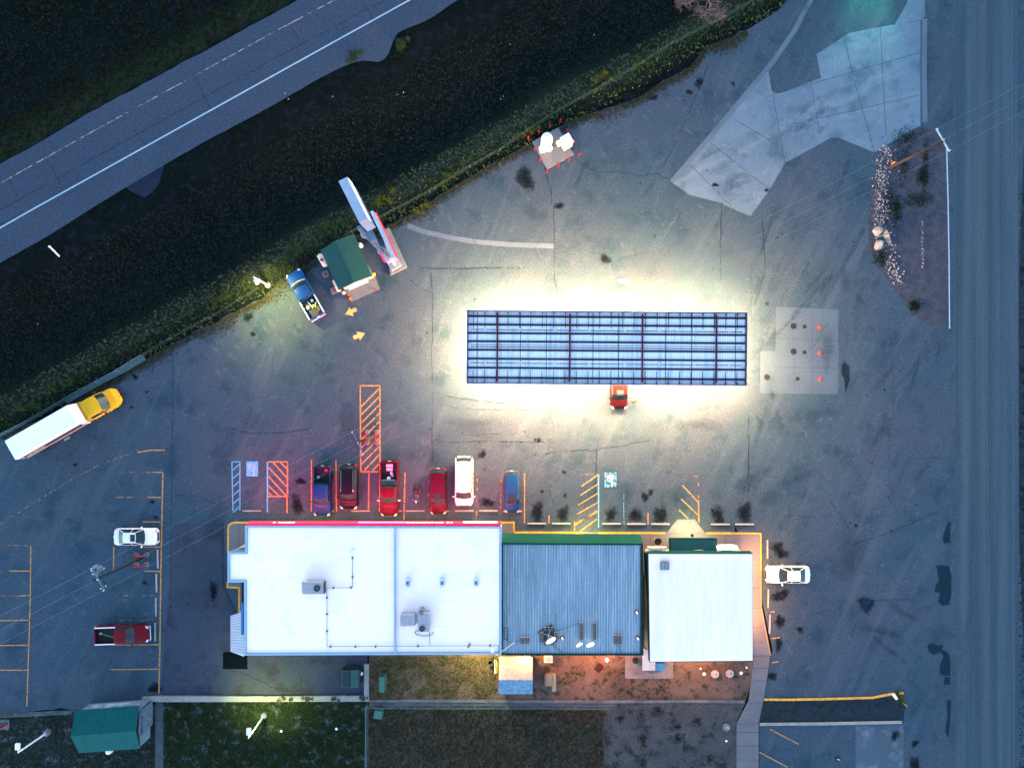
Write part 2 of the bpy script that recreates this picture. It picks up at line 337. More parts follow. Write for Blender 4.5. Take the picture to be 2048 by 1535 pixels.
# stains, and one painted shadow
OIL = mat("oil_stain", (.005, .009, .013), None, 2, .9, alpha=('soft', .22, .85, 2.4, .85))
TRACK = mat("worn_track", (.060, .090, .115), None, 2, .9, alpha=('soft', .5, 1.5, 1.2, .45))
TAR = mat("wet_tar", (.004, .018, .030), (.008, .024, .038), 2, .85, alpha=('soft', .02, .06, .8, .95))
SCUFF = mat("tyre_scuff", (.014, .032, .052), None, 2, .9, alpha=('soft', .35, 1.3, 1.5, .4))
SALT = mat("pale_scuff", (.12, .17, .23), None, 2, .9, alpha=('soft', .55, 1.3, 1.9, .55))
def blob(mb, px, py, rx, ry, z, rot=0, seed=0, n=22):
    cx, cy_ = P2(px, py); rx /= PS; ry /= PS; r = random.Random(seed); ph = [r.uniform(0, 6.28) for _ in range(4)]
    vs = [(cx, cy_, z)]; cols = [1.0]
    for ring, cv in ((.5, .62), (1.0, 0.0)):
        for i in range(n):
            a = 2 * math.pi * i / n; k = ring * (1 + .16 * math.sin(2 * a + ph[0]) + .12 * math.sin(3 * a + ph[1]) + .07 * math.sin(5 * a + ph[2]))
            x, y = rx * k * math.cos(a), ry * k * math.sin(a); vs.append((cx + x * math.cos(rot) - y * math.sin(rot), cy_ + x * math.sin(rot) + y * math.cos(rot), z)); cols.append(cv)
    fs = [(0, 1 + i, 1 + (i + 1) % n) for i in range(n)] + [(1 + i, 1 + n + i, 1 + n + (i + 1) % n, 1 + (i + 1) % n) for i in range(n)]
    m0 = len(mb.v); mb.v += vs; mb.col += cols; mb.f += [tuple(j + m0 for j in f) for f in fs]
ob = MB()
oil = [(1075, 1022, 14, 20), (1126, 1028, 11, 19), (1222, 1028, 12, 15), (1271, 1029, 13, 17), (1321, 1031, 14, 20), (1436, 1030, 14, 18), (1489, 1025, 18, 20), (1290, 993, 7, 12), (1302, 983, 5, 8), (975, 1004, 16, 9), (594, 1009, 12, 20), (602, 962, 11, 7), (1050, 357, 18, 26),
       (1262, 195, 16, 14), (1306, 196, 10, 7), (1398, 166, 9, 11), (1378, 185, 7, 6), (1467, 168, 4, 4), (1119, 412, 9, 8), (1555, 1095, 16, 12), (1565, 1108, 14, 8), (1556, 1192, 14, 12), (1571, 1185, 9, 9), (1560, 1243, 12, 12), (1557, 1236, 5, 8), (1600, 1258, 7, 8), (1557, 1287, 9, 14), (1545, 1352, 12, 8),
       (497, 634, 9, 10), (506, 668, 6, 5), (270, 754, 7, 6), (294, 784, 4, 4), (151, 929, 4, 4), (264, 814, 4, 3), (290, 1165, 5, 5), (305, 1003, 5, 4), (313, 1034, 5, 4), (427, 1180, 10, 18), (1210, 518, 12, 10), (1430, 370, 7, 5), (1690, 745, 7, 26), (1712, 1050, 4, 4), (1732, 1208, 18, 16),
       (965, 908, 9, 9), (1128, 943, 4, 4), (1533, 380, 4, 4), (1084, 982, 4, 4), (1130, 990, 4, 5), (1425, 1020, 4, 4), (1078, 880, 5, 5), (1070, 878, 4, 3), (310, 1375, 14, 12), (1830, 1485, 9, 7), (1830, 1530, 12, 20), (1790, 1470, 10, 10)]
for i, (x, y, a, b) in enumerate(oil): blob(ob, x, y, a * 1.35, b * 1.35, .0225 + .0001 * (i % 7), 0, i)
for i in range(110):
    x, y = rnd.uniform(200, 1880), rnd.uniform(320, 1380)
    if (440 < x < 1530 and 1015 < y) or (x > 1730 and y < 660) or y < 1000 - .6 * x: continue
    s = rnd.uniform(1.2, 3.2); blob(ob, x, y, s, s, .0235, 0, i)
make("oil_stain", ob, OIL, lot, attr=True)
ob = MB()
for i, (x, y, a, b, ro) in enumerate([(1189, 990, 8, 34, 0), (1352, 1000, 8, 22, 0), (1325, 1010, 10, 34, -.1), (1690, 560, 16, 34, .35), (1720, 600, 10, 18, .3), (1520, 845, 8, 22, .5), (1560, 840, 8, 24, .4), (1610, 830, 50, 20, .2), (1545, 790, 8, 14, 0), (1760, 1260, 50, 14, -.3), (1800, 1220, 60, 10, -.5), (700, 850, 30, 70, 0),
        (1500, 960, 60, 20, .4), (1600, 955, 60, 12, .4), (1655, 700, 16, 50, 0), (1780, 1300, 60, 8, -.7), (1700, 1120, 50, 60, 0), (430, 1050, 30, 60, 0), (1000, 760, 14, 10, 0), (950, 850, 60, 24, 0), (1400, 850, 60, 18, 0)]):
    blob(ob, x, y, a * 1.2, b * 1.2, .0215 + .0001 * (i % 5), ro, i + 40)
for i in range(38):
    x, y = rnd.uniform(1150, 1900), rnd.uniform(300, 1200)
    if x < 1520 and y > 420 and y < 830 or (x < 1530 and y > 900) or (x > 1700 and y < 680): continue
    blob(ob, x, y, rnd.uniform(5, 12), rnd.uniform(30, 80), .0205 + .0001 * (i % 9), rnd.uniform(-.25, .25) - .5, i + 90)
make("tyre_scuff", ob, SCUFF, lot, attr=True)
ob = MB()
for i in range(70):
    t = rnd.random(); x = 430 + t * 1050; y = 640 - t * 545 + rnd.uniform(18, 120)
    blob(ob, x, y, rnd.uniform(4, 13), rnd.uniform(12, 34), .0190 + .0001 * (i % 9), rnd.uniform(.3, .9), i)
for (x, y) in [(270, 960), (300, 985), (250, 1200), (290, 1225), (300, 1300), (275, 1310), (505, 690), (540, 700), (450, 740), (1850, 1110), (1640, 1390), (1790, 1330), (1700, 620), (880, 480), (900, 430), (1500, 640)]:
    blob(ob, x, y, 16, 12, .0189, 0, int(x))
make("pale_scuff", ob, SALT, lot, attr=True)
ob = MB()
for i in range(46):
    x, y = rnd.choice([rnd.uniform(1500, 1890), rnd.uniform(1880, 1950)]), rnd.uniform(0, 1500)
    if (x > 1720 and 240 < y < 680) or (x < 1830 and y > 1390) or y < 200 and x < 1600: continue
    blob(ob, x, y, rnd.uniform(8, 22), rnd.uniform(60, 190), .0104 + .00018 * i, rnd.uniform(-.15, .15) if x > 1850 else rnd.uniform(-.9, .3), i + 300)
for i in range(34): blob(ob, rnd.uniform(420, 1450), rnd.uniform(560, 1000), rnd.uniform(14, 50), rnd.uniform(10, 30), .0104 + .00018 * i, rnd.uniform(-.5, .5), i + 400)
make("worn_track", ob, TRACK, lot, attr=True)
ob = MB()
for i, q in enumerate([[(1897, 1041), (1901, 1045), (1899, 1084), (1888, 1086), (1885, 1076), (1890, 1058)], [(1872, 1131), (1897, 1130), (1902, 1150), (1902, 1192), (1897, 1208), (1884, 1210), (1876, 1203), (1880, 1185), (1869, 1182), (1871, 1170), (1878, 1160)],
        [(1855, 1290), (1862, 1285), (1880, 1289), (1886, 1288), (1884, 1298), (1896, 1305), (1901, 1320), (1900, 1350), (1890, 1350), (1879, 1348), (1880, 1330), (1887, 1312), (1880, 1302), (1866, 1308), (1857, 1302)], [(1890, 1352), (1901, 1355), (1900, 1368), (1887, 1368)],
        [(1893, 1400), (1902, 1398), (1900, 1440), (1897, 1475), (1890, 1462), (1895, 1430)], [(1722, 1200), (1727, 1194), (1735, 1198), (1748, 1200), (1739, 1210), (1736, 1219), (1727, 1216)], [(1688, 735), (1697, 728), (1699, 760), (1690, 785)]]):
    n0 = len(ob.v); ob.sheet(jag(poly(q), .12, .4, i), .0245); 
    for j in range(n0, len(ob.v)): ob.col[j] = 1.0
make("tar_patch", ob, TAR, lot, attr=True)
make("painted_shadow", MB().sheet(jag(poly([(446, 1303), (495, 1303), (495, 1337), (446, 1337)]), .05, .5, 2), .018), mat("shadow_black", (.001, .004, .006), None, 2, .9), lot)  # cast shadow by the side canopy, painted as a near-black ground sheet
ob = MB()
for i in range(26):
    x, y = rnd.choice([(1450, 330), (1600, 230), (1720, 180), (1770, 110)]); blob(ob, x + rnd.uniform(-50, 50), y + rnd.uniform(-40, 40), rnd.uniform(8, 26), rnd.uniform(30, 80), .0122 + .0002 * i, rnd.uniform(-1.3, -.8), i + 500)
make("tyre_scuff", ob, mat("apron_scuff", (.06, .095, .12), None, 2, .9, alpha=('soft', .5, 1.7, 1.0, .4)), slab1, attr=True)
# painted lines
OR = mat("worn_orange_line", (.40, .22, .075), (.30, .17, .07), 2, .8, alpha=('wear', .40, 3.2))
ORW = mat("faded_orange_line", (.27, .16, .085), (.2, .13, .08), 2, .8, alpha=('wear', .52, 2.2))
BL = mat("blue_line_paint", (.10, .36, .52), (.08, .28, .42), 2, .8, alpha=('wear', .38, 4))
BLW = mat("faded_blue_paint", (.09, .3, .46), (.08, .22, .36), 2, .8, alpha=('wear', .47, 2.5))
WL = mat("white_line_paint", (.30, .41, .48), (.24, .34, .41), 2, .8, alpha=('wear', .3, 3))
LW = .13
def lines(name, segs, m, parent=lot, wd=LW, z=.028):
    mb = MB()
    for s in segs: mb.ribbon(poly(s), wd, z)
    return make(name, mb, m, parent)
def dens(pts, n=12):
    return pts
lines("painted_line", [[(623, 919), (623, 1022)], [(672, 920), (673, 1022)], [(738, 946), (737, 1018)], [(760, 946), (759, 1022)], [(810, 944), (808, 1040)], [(574, 993), (574.5, 1026)], [(1049, 946), (1049, 1046)], [(1149, 1042), (1149, 1061)], [(1397, 1000), (1397.5, 1044)], [(1098, 1030), (1098, 1046)], [(1296, 1025), (1296, 1048)]], OR)
lines("painted_line", [[(857, 946), (857, 1040)], [(907, 1014), (906, 1040)], [(955, 944), (953, 1040)], [(1003, 944), (1001, 1038)], [(1397, 952), (1397, 1000)], [(1369, 952), (1397, 952)], [(1160, 948), (1197, 948)]], ORW, z=.0285)
lines("painted_line", [[(720, 771), (761, 771)], [(720, 943), (761, 943)], [(720.5, 770), (721.5, 944)], [(760, 770), (760, 944)]] + [[(721, 814 + i * 16.5), (760, 775 + i * 16.5)] for i in range(8)] + [[(726, 943), (760, 907)], [(743, 943), (760, 925)]], OR, wd=.15)
lines("painted_line", [[(537, 923), (575, 923)], [(575, 923), (575, 993)], [(537, 992), (575, 992)]] + [[(537, 934 + i * 18), (574, 973 + i * 18)] for i in range(1)] + [[(546, 924), (574, 955)], [(561, 924), (574, 937)], [(537, 952), (572, 990)], [(537, 970), (558, 991)], [(537, 984), (544, 991)]], OR, wd=.15)
lines("painted_line", [[(464, 923), (466, 1021)], [(480, 923), (480, 1020)], [(464, 923), (480, 923)]] + [[(466, 939 + i * 17), (480, 927 + i * 17)] for i in range(6)], BL, wd=.13)
lines("painted_line", [[(535, 923), (535, 1024)]], BL, wd=.17)
lines("painted_line", [[(1197, 948), (1197, 1054)]], BL, wd=.14)
lines("painted_line", [[(1247, 985), (1248, 1050)]], BLW, wd=.1)
lines("painted_line", [[(1197, 948 + i * 18.5), (1163 - i * 3, 972 + i * 18.5)] for i in range(5)] + [[(1194, 1037), (1160, 1062)], [(1194, 1020), (1150, 1050)]], OR)
lines("painted_line", [[(1365, 970), (1396, 1003)], [(1362, 997), (1397, 1030)], [(1358, 1019), (1376, 1036)]], OR)
lines("painted_line", [[(326, 944), (322, 1140), (320, 1290), (318, 1388)]], OR, wd=.16)
lines("painted_line", [[(285, 1043), (325, 1043)], [(283, 1093), (324, 1093)], [(228, 1093), (227, 1142)], [(290, 1141), (323, 1142)], [(220, 1338), (319, 1337)], [(225, 1289), (320, 1288)], [(295, 994), (325, 994)], [(305, 944), (325, 944)]], OR)
lines("painted_line", [[(228, 944), (305, 944)], [(228, 994), (295, 994)], [(225, 1190), (315, 1190)], [(235, 1240), (308, 1239)]], ORW)
lines("painted_line", [[(62, 1090), (61, 1190), (58, 1290), (54, 1412)], [(20, 1141), (61, 1141)], [(38, 1191), (60, 1190)], [(0, 1240), (59, 1239)], [(-20, 1290), (57, 1289)], [(-20, 1339), (56, 1339)]], OR)
lines("painted_line", [[(-20, 1090), (61, 1090)], [(-20, 1141), (20, 1141)], [(-20, 1191), (38, 1191)]], ORW)
lines("painted_line", [[(275, 904), (300, 900), (330, 899.5)]], OR, wd=.15)
lines("painted_line", [[(275, 904), (235, 915), (190, 933), (150, 955), (100, 985), (60, 1010), (0, 1048)]], ORW, wd=.13)
lines("painted_line", [[(1541, 1222.5), (1549, 1222.5)], [(1541, 1276), (1560, 1274)], [(1544, 1324), (1557, 1322)], [(1540, 1457), (1597, 1487)], [(1519, 1503), (1575, 1533)]], OR)
lines("painted_line", [[(1805, 1405), (1816, 1412)]], OR, wd=.12)
lines("highway_edge_line", [[(-420, 688), (0, 456), (63, 420), (560, 144), (820, 0), (1300, -268)]], WL, highway, .16, .03)
lines("highway_edge_line", [[(-420, 600), (0, 367), (175, 269), (356, 170), (560, 58), (672, -1), (1000, -180)]], mat("faded_edge_line", (.3, .24, .25), None, 2, .8, alpha=('wear', .5, 1.2)), highway, .12, .031)
sr = bpy.data.objects["side_road"]
lines("centre_line", [[(1962, -260), (1966, 500), (1970, 1100), (1975, 1900)], [(1968, -260), (1972, 500), (1976, 1100), (1981, 1900)]], mat("road_centre_line", (.085, .085, .09), (.05, .07, .085), 1, .9), sr, .1, .014)
lines("edge_line", [[(2022, -260), (2026, 700), (2029, 1900)]], mat("worn_white_edge", (.06, .09, .115), None, 1, .9), sr, .12, .014)
lines("edge_line", [[(1893, 290), (1896, 400), (1898, 520), (1899, 657)]], WL, sr, .14, .016)
# arrows and wheelchair symbols
def arrow(px, py, ang, parent=lot):
    s = 1 / PS; sh = [(-14, -4.5), (0, -4.5), (0, -10), (14, 0), (0, 10), (0, 4.5), (-14, 4.5)]
    sh = [(-12, -4), (-1, -4), (-2, -10), (13, 0), (-2, 10), (-1, 4), (-12, 4)]
    cx, cy_ = P2(px, py); ca, sa = math.cos(ang), math.sin(ang)
    make("direction_arrow", MB().sheet([(cx + (x * ca - y * sa) * s, cy_ + (x * sa + y * ca) * s) for x, y in sh], .028), mat("arrow_paint", (.55, .36, .13), (.45, .28, .1), 2, .8, alpha=('wear', .32, 5)), parent)
arrow(702, 623, R(205)); arrow(718, 671, R(22))
def chair_sym(px, py, wd, ht, mb_, ms, zz=.028, rot=0):
    cx, cy_ = P2(px, py)
    make("wheelchair_marking", MB().box((cx, cy_, zz), (wd / PS, ht / PS, .002)), mb_, lot)
    mb = MB(); k = wd / 24.0 / PS
    def T_(x, y): return (cx - x * k, cy_ - y * k)
    arc = [T_(6.5 * math.cos(R(a)) + 0, 6.5 * math.sin(R(a)) - 2) for a in range(-200, 60, 20)]
    mb.ribbon([T_(-3, 10), T_(-3, 3), T_(-3, -3), T_(4, -3), T_(7, -9), T_(10, -8)], 1.9 * k, zz + .004); mb.ribbon(arc, 1.7 * k, zz + .005); mb.ribbon([T_(-3, 4), T_(3, 4)], 1.5 * k, zz + .006)
    mb.sheet([T_(-3 + 2 * math.cos(a / 8 * 6.283), 13 + 2 * math.sin(a / 8 * 6.283)) for a in range(8)], zz + .006)
    make("wheelchair_symbol", mb, ms, lot)
chair_sym(504.5, 937, 23.5, 30, BL, WL)
chair_sym(1221, 959, 24, 30, BLW, mat("faded_white_symbol", (.4, .42, .42), None, 2, .8, alpha=('wear', .45, 4)))
# yards and paths
structure("grass_yard", [(328, 1401), (733, 1401), (733, 1640), (328, 1640)], .006, mat("yard_grass", (0.0065, 0.0156, 0.0065), (0.0130, 0.0234, 0.0130), .7, 1, bump=.6, fine=.5, c3=(.055, .075, .085), scale3=.9))
structure("grass_yard", [(-80, 1428), (276, 1416), (328, 1405), (328, 1640), (-80, 1640)], .005, mat("yard_dry_grass", (0.0238, 0.0374, 0.0408), (0.0102, 0.0187, 0.0153), .45, 1, bump=.6, fine=.5, c3=(.07, .085, .10), scale3=.9), .15, 8)
structure("grass_yard", [(735, 1412), (1213, 1412), (1207, 1640), (735, 1640)], .006, mat("yard_brown_grass", (0.0246, 0.0308, 0.0242), (0.0528, 0.0524, 0.0440), .5, 1, bump=.7, fine=.5, c3=(.035, .026, .012), scale3=.5), .12, 8)
structure("back_yard", [(738, 1230), (1505, 1230), (1508, 1320), (1498, 1380), (1490, 1403), (738, 1403)], .008, mat("yard_dirt", (0.0743, 0.0547, 0.0468), (0.1155, 0.0826, 0.0666), .3, 1, bump=.7, fine=.4, c3=(.02, .028, .012), scale3=1.1), 0)
structure("gravel_yard", [(1211, 1403), (1492, 1403), (1474, 1440), (1474, 1640), (1207, 1640)], .007, mat("yard_gravel", (0.0558, 0.0617, 0.0649), (0.0372, 0.0441, 0.0474), .5, 1, bump=.8, fine=.6, c3=(.016, .02, .022), scale3=.7), .08, 8)
structure("gravel_strip", [(1523, 1399), (1700, 1398), (1800, 1392), (1812, 1405), (1806, 1443), (1518, 1446)], .012, mat("strip_gravel", (.012, .022, .03), (.018, .028, .036), 1, 1, bump=.7, fine=.5, c3=(.008, .016, .012), scale3=1.5), .05, 3)
SLABD = mat("dark_apron", (.055, .085, .11), (.048, .075, .098), .3, .9, bump=.25, fine=.25, c3=(.10, .135, .165), scale3=.5)
structure("concrete_drive", [(1711, 1449), (1807, 1448), (1807, 1640), (1711, 1640)], .011, SLABD)
SW = mat("sidewalk_concrete", (.125, .13, .14), (.10, .108, .12), .35, .9, bump=.25, fine=.16, bscale=9)
walk = tag(make("footpath", MB().prism(poly([(1508, 1308), (1541, 1308), (1527, 1397), (1517, 1444), (1517, 1640), (1473, 1640), (1473, 1446), (1497, 1400)]), -.02, .06), SW, keep=True), kind='structure')
cr = MB()
for a, b in [((1502, 1360), (1533, 1360)), ((1496, 1404), (1525, 1404)), ((1473, 1446), (1517, 1446)), ((1473, 1463), (1517, 1463)), ((1473, 1490), (1517, 1490)), ((1473, 1518), (1517, 1518)), ((1505, 1335), (1537, 1335))]: cr.ribbon(poly([a, b]), .04, .064)
make("joint", cr, CRK2, walk)
# sidewalk round the buildings (raised), yellow kerb
swp = [(456, 1172), (456, 1056), (458, 1048), (464, 1044), (472, 1043), (1029, 1043), (1029, 1063), (1332, 1064), (1355, 1064), (1411, 1064), (1522, 1065), (1522, 1212), (1541, 1309), (1470, 1311), (1470, 1200), (478, 1200), (478, 1232), (478, 1172)]
swp = [(456, 1173), (456, 1056), (458, 1048), (464, 1044), (472, 1043), (1029, 1043), (1029, 1063), (1522, 1065), (1522, 1212), (1541, 1309), (1470, 1309), (1470, 1150), (484, 1150), (484, 1232), (478, 1232), (478, 1173)]
side = tag(make("sidewalk", MB().prism(poly(swp), -.02, .14), SW, keep=True), kind='structure')
def kerb(name, pts, m, wd=.17, h=.15, parent=side):
    q = poly(pts); mb = MB()
    n = len(q); L_, R_ = [], []
    for i in range(n):
        a = q[max(0, i - 1)]; b = q[min(n - 1, i + 1)]; L = math.hypot(b[0] - a[0], b[1] - a[1]); nx, ny = -(b[1] - a[1]) / L, (b[0] - a[0]) / L
        if 0 < i < n - 1:
            u = Vector((q[i][0] - a[0], q[i][1] - a[1])).normalized(); v = Vector((b[0] - q[i][0], b[1] - q[i][1])).normalized(); c = max(.5, math.sqrt(max(.01, (1 + u.dot(v)) / 2)))
            tt = (u + v).normalized(); nx, ny = -tt.y, tt.x; k = 1 / c
        else: k = 1
        L_.append((q[i][0] + nx * wd / 2 * k, q[i][1] + ny * wd / 2 * k)); R_.append((q[i][0] - nx * wd / 2 * k, q[i][1] - ny * wd / 2 * k))
    rings = [[(*L_[i], -.01), (*L_[i], h), (*R_[i], h), (*R_[i], -.01)] for i in range(n)]
    mb.loft(rings); return make(name, mb, m, parent, keep=True)
kerb("yellow_kerb", [(457, 1104), (457, 1056), (459, 1049), (464, 1045), (472, 1044), (1028, 1044), (1028, 1063)], YELP, .2)
kerb("yellow_kerb", [(1029, 1064), (1160, 1064.5), (1166, 1064.5)], YELP, .18)
kerb("yellow_kerb", [(1196, 1065), (1330, 1065.5)], YELP, .18)
kerb("yellow_kerb", [(1413, 1065.5), (1521, 1066), (1521, 1140)], YELP, .16)
kerb("yellow_kerb", [(1521, 1140), (1521.5, 1212), (1540, 1309)], mat("dull_yellow_kerb", (.3, .2, .08), (.2, .16, .12), 2, .8), .13)
kerb("yellow_kerb", [(456, 1162), (456, 1173), (479, 1174), (479, 1222)], YELP, .2)
ramp_ = MB().add([(*P2(1332, 1066), .141), (*P2(1355, 1038), .012), (*P2(1389, 1038), .012), (*P2(1411, 1066), .141), (*P2(1425, 1078), .141), (*P2(1332, 1078), .141), (*P2(1332, 1066), -.01), (*P2(1411, 1066), -.01)], [(0, 1, 2, 3), (0, 3, 4, 5), (0, 6, 1), (3, 2, 7)])
make("kerb_ramp", ramp_, CONCL, side)
cr = MB()
for x in (478, 700, 820, 930, 1029, 1056, 1084, 1140, 1196, 1250, 1300, 1450, 1478): cr.ribbon(poly([(x, 1044.5 if x < 1029 else 1066), (x, 1105)]), .035, .144)
for y in (1130, 1175, 1215, 1253, 1283): cr.ribbon(poly([(1480, y), (1521 if y < 1215 else 1524, y)]), .035, .144)
make("joint", cr, CRK2, side)
CURBW = mat("kerb_concrete", (.24, .25, .24), (.18, .19, .19), 1, .9, bump=.3, fine=.15)
lowwall = tag(make("retaining_wall", MB().prism(poly([(286, 1392), (325, 1389.5), (325, 1390), (729, 1389), (729, 1326), (738.5, 1326), (738.5, 1400), (325, 1401), (286, 1399)]), -.05, .3), CURBW), "pale concrete kerb wall turning a corner behind the dumpster", "kerb wall")
k2 = kerb("kerb", [(1519, 1447), (1640, 1446), (1803, 1443)], CURBW, .3, .12, None); tag(k2, kind='structure')
k3 = kerb("yellow_kerb", [(1528, 1397.5), (1570, 1398), (1640, 1397), (1745, 1394), (1780, 1387), (1806, 1385)], YELP, .2, .13, None); tag(k3, kind='structure')
k4 = kerb("low_kerb", [(738, 1401), (830, 1400), (1000, 1401), (1210, 1402), (1380, 1401), (1488, 1402)], mat("weathered_kerb", (.12, .13, .13), (.07, .08, .085), .7, .95, fine=.3), .32, .1, None); tag(k4, kind='structure')
structure("fence_strip", [(738, 1400), (1230, 1402), (1230, 1411), (738, 1411)], .016, mat("strip_soil", (.04, .055, .065), (.07, .08, .09), .8, 1, bump=.5, fine=.4))
structure("track_strip", [(311, 1402), (326, 1402), (326, 1640), (309, 1640)], .014, mat("strip_path", (.06, .075, .085), (.04, .055, .065), 1, 1, fine=.3))
patio = tag(make("patio", MB().prism(poly([(1250, 1290), (1352, 1290), (1346, 1330), (1346, 1356), (1250, 1356)]), -.02, .07), mat("patio_concrete", (.17, .16, .155), (.12, .115, .12), .5, .9, fine=.2, c3=(.1, .1, .11), scale3=.8), keep=True), kind='structure')
# ------------------------------------------------------------------ lamps helper
def area(parent, loc, size, power, color, rot=(0, 0, 0), name="lamp_light", spread=180, sy=None):
    l = bpy.data.lights.new(name, 'AREA'); l.energy = power * LK; l.color = color; l.size = size; l.spread = R(spread)
    if sy: l.shape = 'RECTANGLE'; l.size_y = sy
    o = bpy.data.objects.new(name, l); C.objects.link(o); o.parent = parent
    M = Matrix.Translation(loc) @ Matrix.Rotation(rot[2], 4, 'Z') @ Matrix.Rotation(rot[1], 4, 'Y') @ Matrix.Rotation(rot[0], 4, 'X')
    p = parent; W = Matrix.Identity(4)
    while p is not None:
        W = (Matrix.Translation(p.location) @ p.rotation_euler.to_matrix().to_4x4()) @ W; p = p.parent
    o.matrix_local = W.inverted() @ M; return o
def point(parent, loc, rad, power, color, name="lamp_light"):
    l = bpy.data.lights.new(name, 'POINT'); l.energy = power * LK; l.color = color; l.shadow_soft_size = rad
    o = bpy.data.objects.new(name, l); C.objects.link(o); o.parent = parent; p = parent; W = Matrix.Identity(4)
    while p is not None:
        W = (Matrix.Translation(p.location) @ p.rotation_euler.to_matrix().to_4x4()) @ W; p = p.parent
    o.matrix_local = W.inverted() @ Matrix.Translation(loc); return o
def spot(parent, loc, target, power, color, angle=120, blend=.6, rad=.12, name="lamp_light"):
    l = bpy.data.lights.new(name, 'SPOT'); l.energy = power * LK; l.color = color; l.spot_size = R(angle); l.spot_blend = blend; l.shadow_soft_size = rad
    o = bpy.data.objects.new(name, l); C.objects.link(o); o.parent = parent
    d = Vector(target) - Vector(loc); q = d.to_track_quat('-Z', 'Y').to_matrix().to_4x4()
    p = parent; W = Matrix.Identity(4)
    while p is not None:
        W = (Matrix.Translation(p.location) @ p.rotation_euler.to_matrix().to_4x4()) @ W; p = p.parent
    o.matrix_local = W.inverted() @ Matrix.Translation(loc) @ q; return o
def inset(pts, t):
    n = len(pts); a = sum(pts[i][0] * pts[(i + 1) % n][1] - pts[(i + 1) % n][0] * pts[i][1] for i in range(n))
    if a < 0: pts = pts[::-1]
    out = []
    for i in range(n):
        p0, p1, p2 = Vector(pts[i - 1]), Vector(pts[i]), Vector(pts[(i + 1) % n]); u = (p1 - p0).normalized(); v = (p2 - p1).normalized()
        n1 = Vector((-u.y, u.x)); n2 = Vector((-v.y, v.x)); m = n1 + n2; m = m / max(.3, m.dot(n1)) if m.length > .1 else n1
        out.append((p1.x + m.x * t, p1.y + m.y * t))
    return pts, out
def ringwall(mb, pts, t, z0, z1):
    o, i_ = inset(pts, t); n = len(o)
    for k in range(n):
        j = (k + 1) % n
        mb.add([(*o[k], z0), (*o[j], z0), (*o[j], z1), (*o[k], z1), (*i_[k], z0), (*i_[j], z0), (*i_[j], z1), (*i_[k], z1)], [(0, 1, 2, 3), (3, 2, 6, 7), (5, 4, 7, 6)])
    return i_
# ------------------------------------------------------------------ building 1: store with white membrane roof
ROOFW = mat("white_membrane", (.93, .76, .70), (.89, .73, .69), .12, .55, c3=(.82, .73, .73), scale3=.5, lo=.3, hi=.75)
ROOFW2 = mat("white_metal_roof", (.92, .75, .69), (.84, .70, .66), .3, .45, stretch=(4, .3, 1), c3=(.78, .71, .71), scale3=1.2)
COPE = mat("pale_blue_coping", (.24, .38, .48), (.2, .33, .42), 1, .5)
WALLB = mat("store_wall", (.42, .4, .38), (.36, .34, .33), .5, .8)
Z1 = 5.2
b1 = thing("store_building", "long store with white flat roof, pale blue parapet and red lit fascia", "building", (*P2(745, 1180, Z1), 0))
o1 = poly([(490, 1051), (1003, 1052.5), (1003, 1308), (488, 1310), (488, 1164), (455, 1164), (455, 1104), (490, 1104)], Z1)
mb = MB(); i1 = ringwall(mb, o1, .19, 3.7, Z1); make("parapet", mb, COPE, b1, True)
_, i1b = inset(o1, .22)
mb = MB(); mb.sheet(i1b, Z1 - .16)
# low seams of the membrane
for y in (1145, 1201, 1254): mb.box((*P2(897, y, Z1), Z1 - .159), (11, .06, .012))
for y in (1110, 1165, 1220, 1270): mb.box((*P2(640, y, Z1), Z1 - .159), (14.5, .04, .008))
make("roof", mb, ROOFW, b1, True)
mb = MB(); mb.prism(poly([(788.3, 1054), (791.5, 1054), (791.5, 1306), (788.3, 1306)], Z1), Z1 - .15, Z1 + .12); make("roof_divider", mb, COPE, b1, True)
mb = MB(); mb.sheet(i1b, 3.75); make("soffit", mb, mat("soffit_white", (.7, .7, .68), None, 2, .6), b1, True)
ys = P2(0, 1052, Z1)[1]; yn_wall = ys - 2.1; ysouth = P2(0, 1306, Z1)[1]; xw = P2(491, 0, Z1)[0]; xe = P2(1002, 0, Z1)[0]
mb = MB(); mb.prism([(xw, ysouth), (xe, ysouth), (xe, yn_wall), (xw, yn_wall)], 0, 3.74)
mb.prism(poly([(457, 1162), (489, 1162), (489, 1107), (457, 1107)], Z1), 0, 3.72); make("wall", mb, WALLB, b1, True)
for k in range(8):
    x = xw + 2 + k * 3.3; f = make("window", MB().box((x, yn_wall + .02, .6), (2.6, .08, 2.3)), mat("lit_window", (.2, .17, .12), None, 2, .2, emit=(1, .7, .35), es=.25), b1, True)
    m_ = MB()
    for dx in (-1.3, 0, 1.3): m_.box((x + dx, yn_wall + .08, .6), (.07, .08, 2.35))
    m_.box((x, yn_wall + .08, .56), (2.67, .1, .06)); m_.box((x, yn_wall + .08, 2.9), (2.67, .1, .06)); make("window_frame", m_, STEEL, f, True)
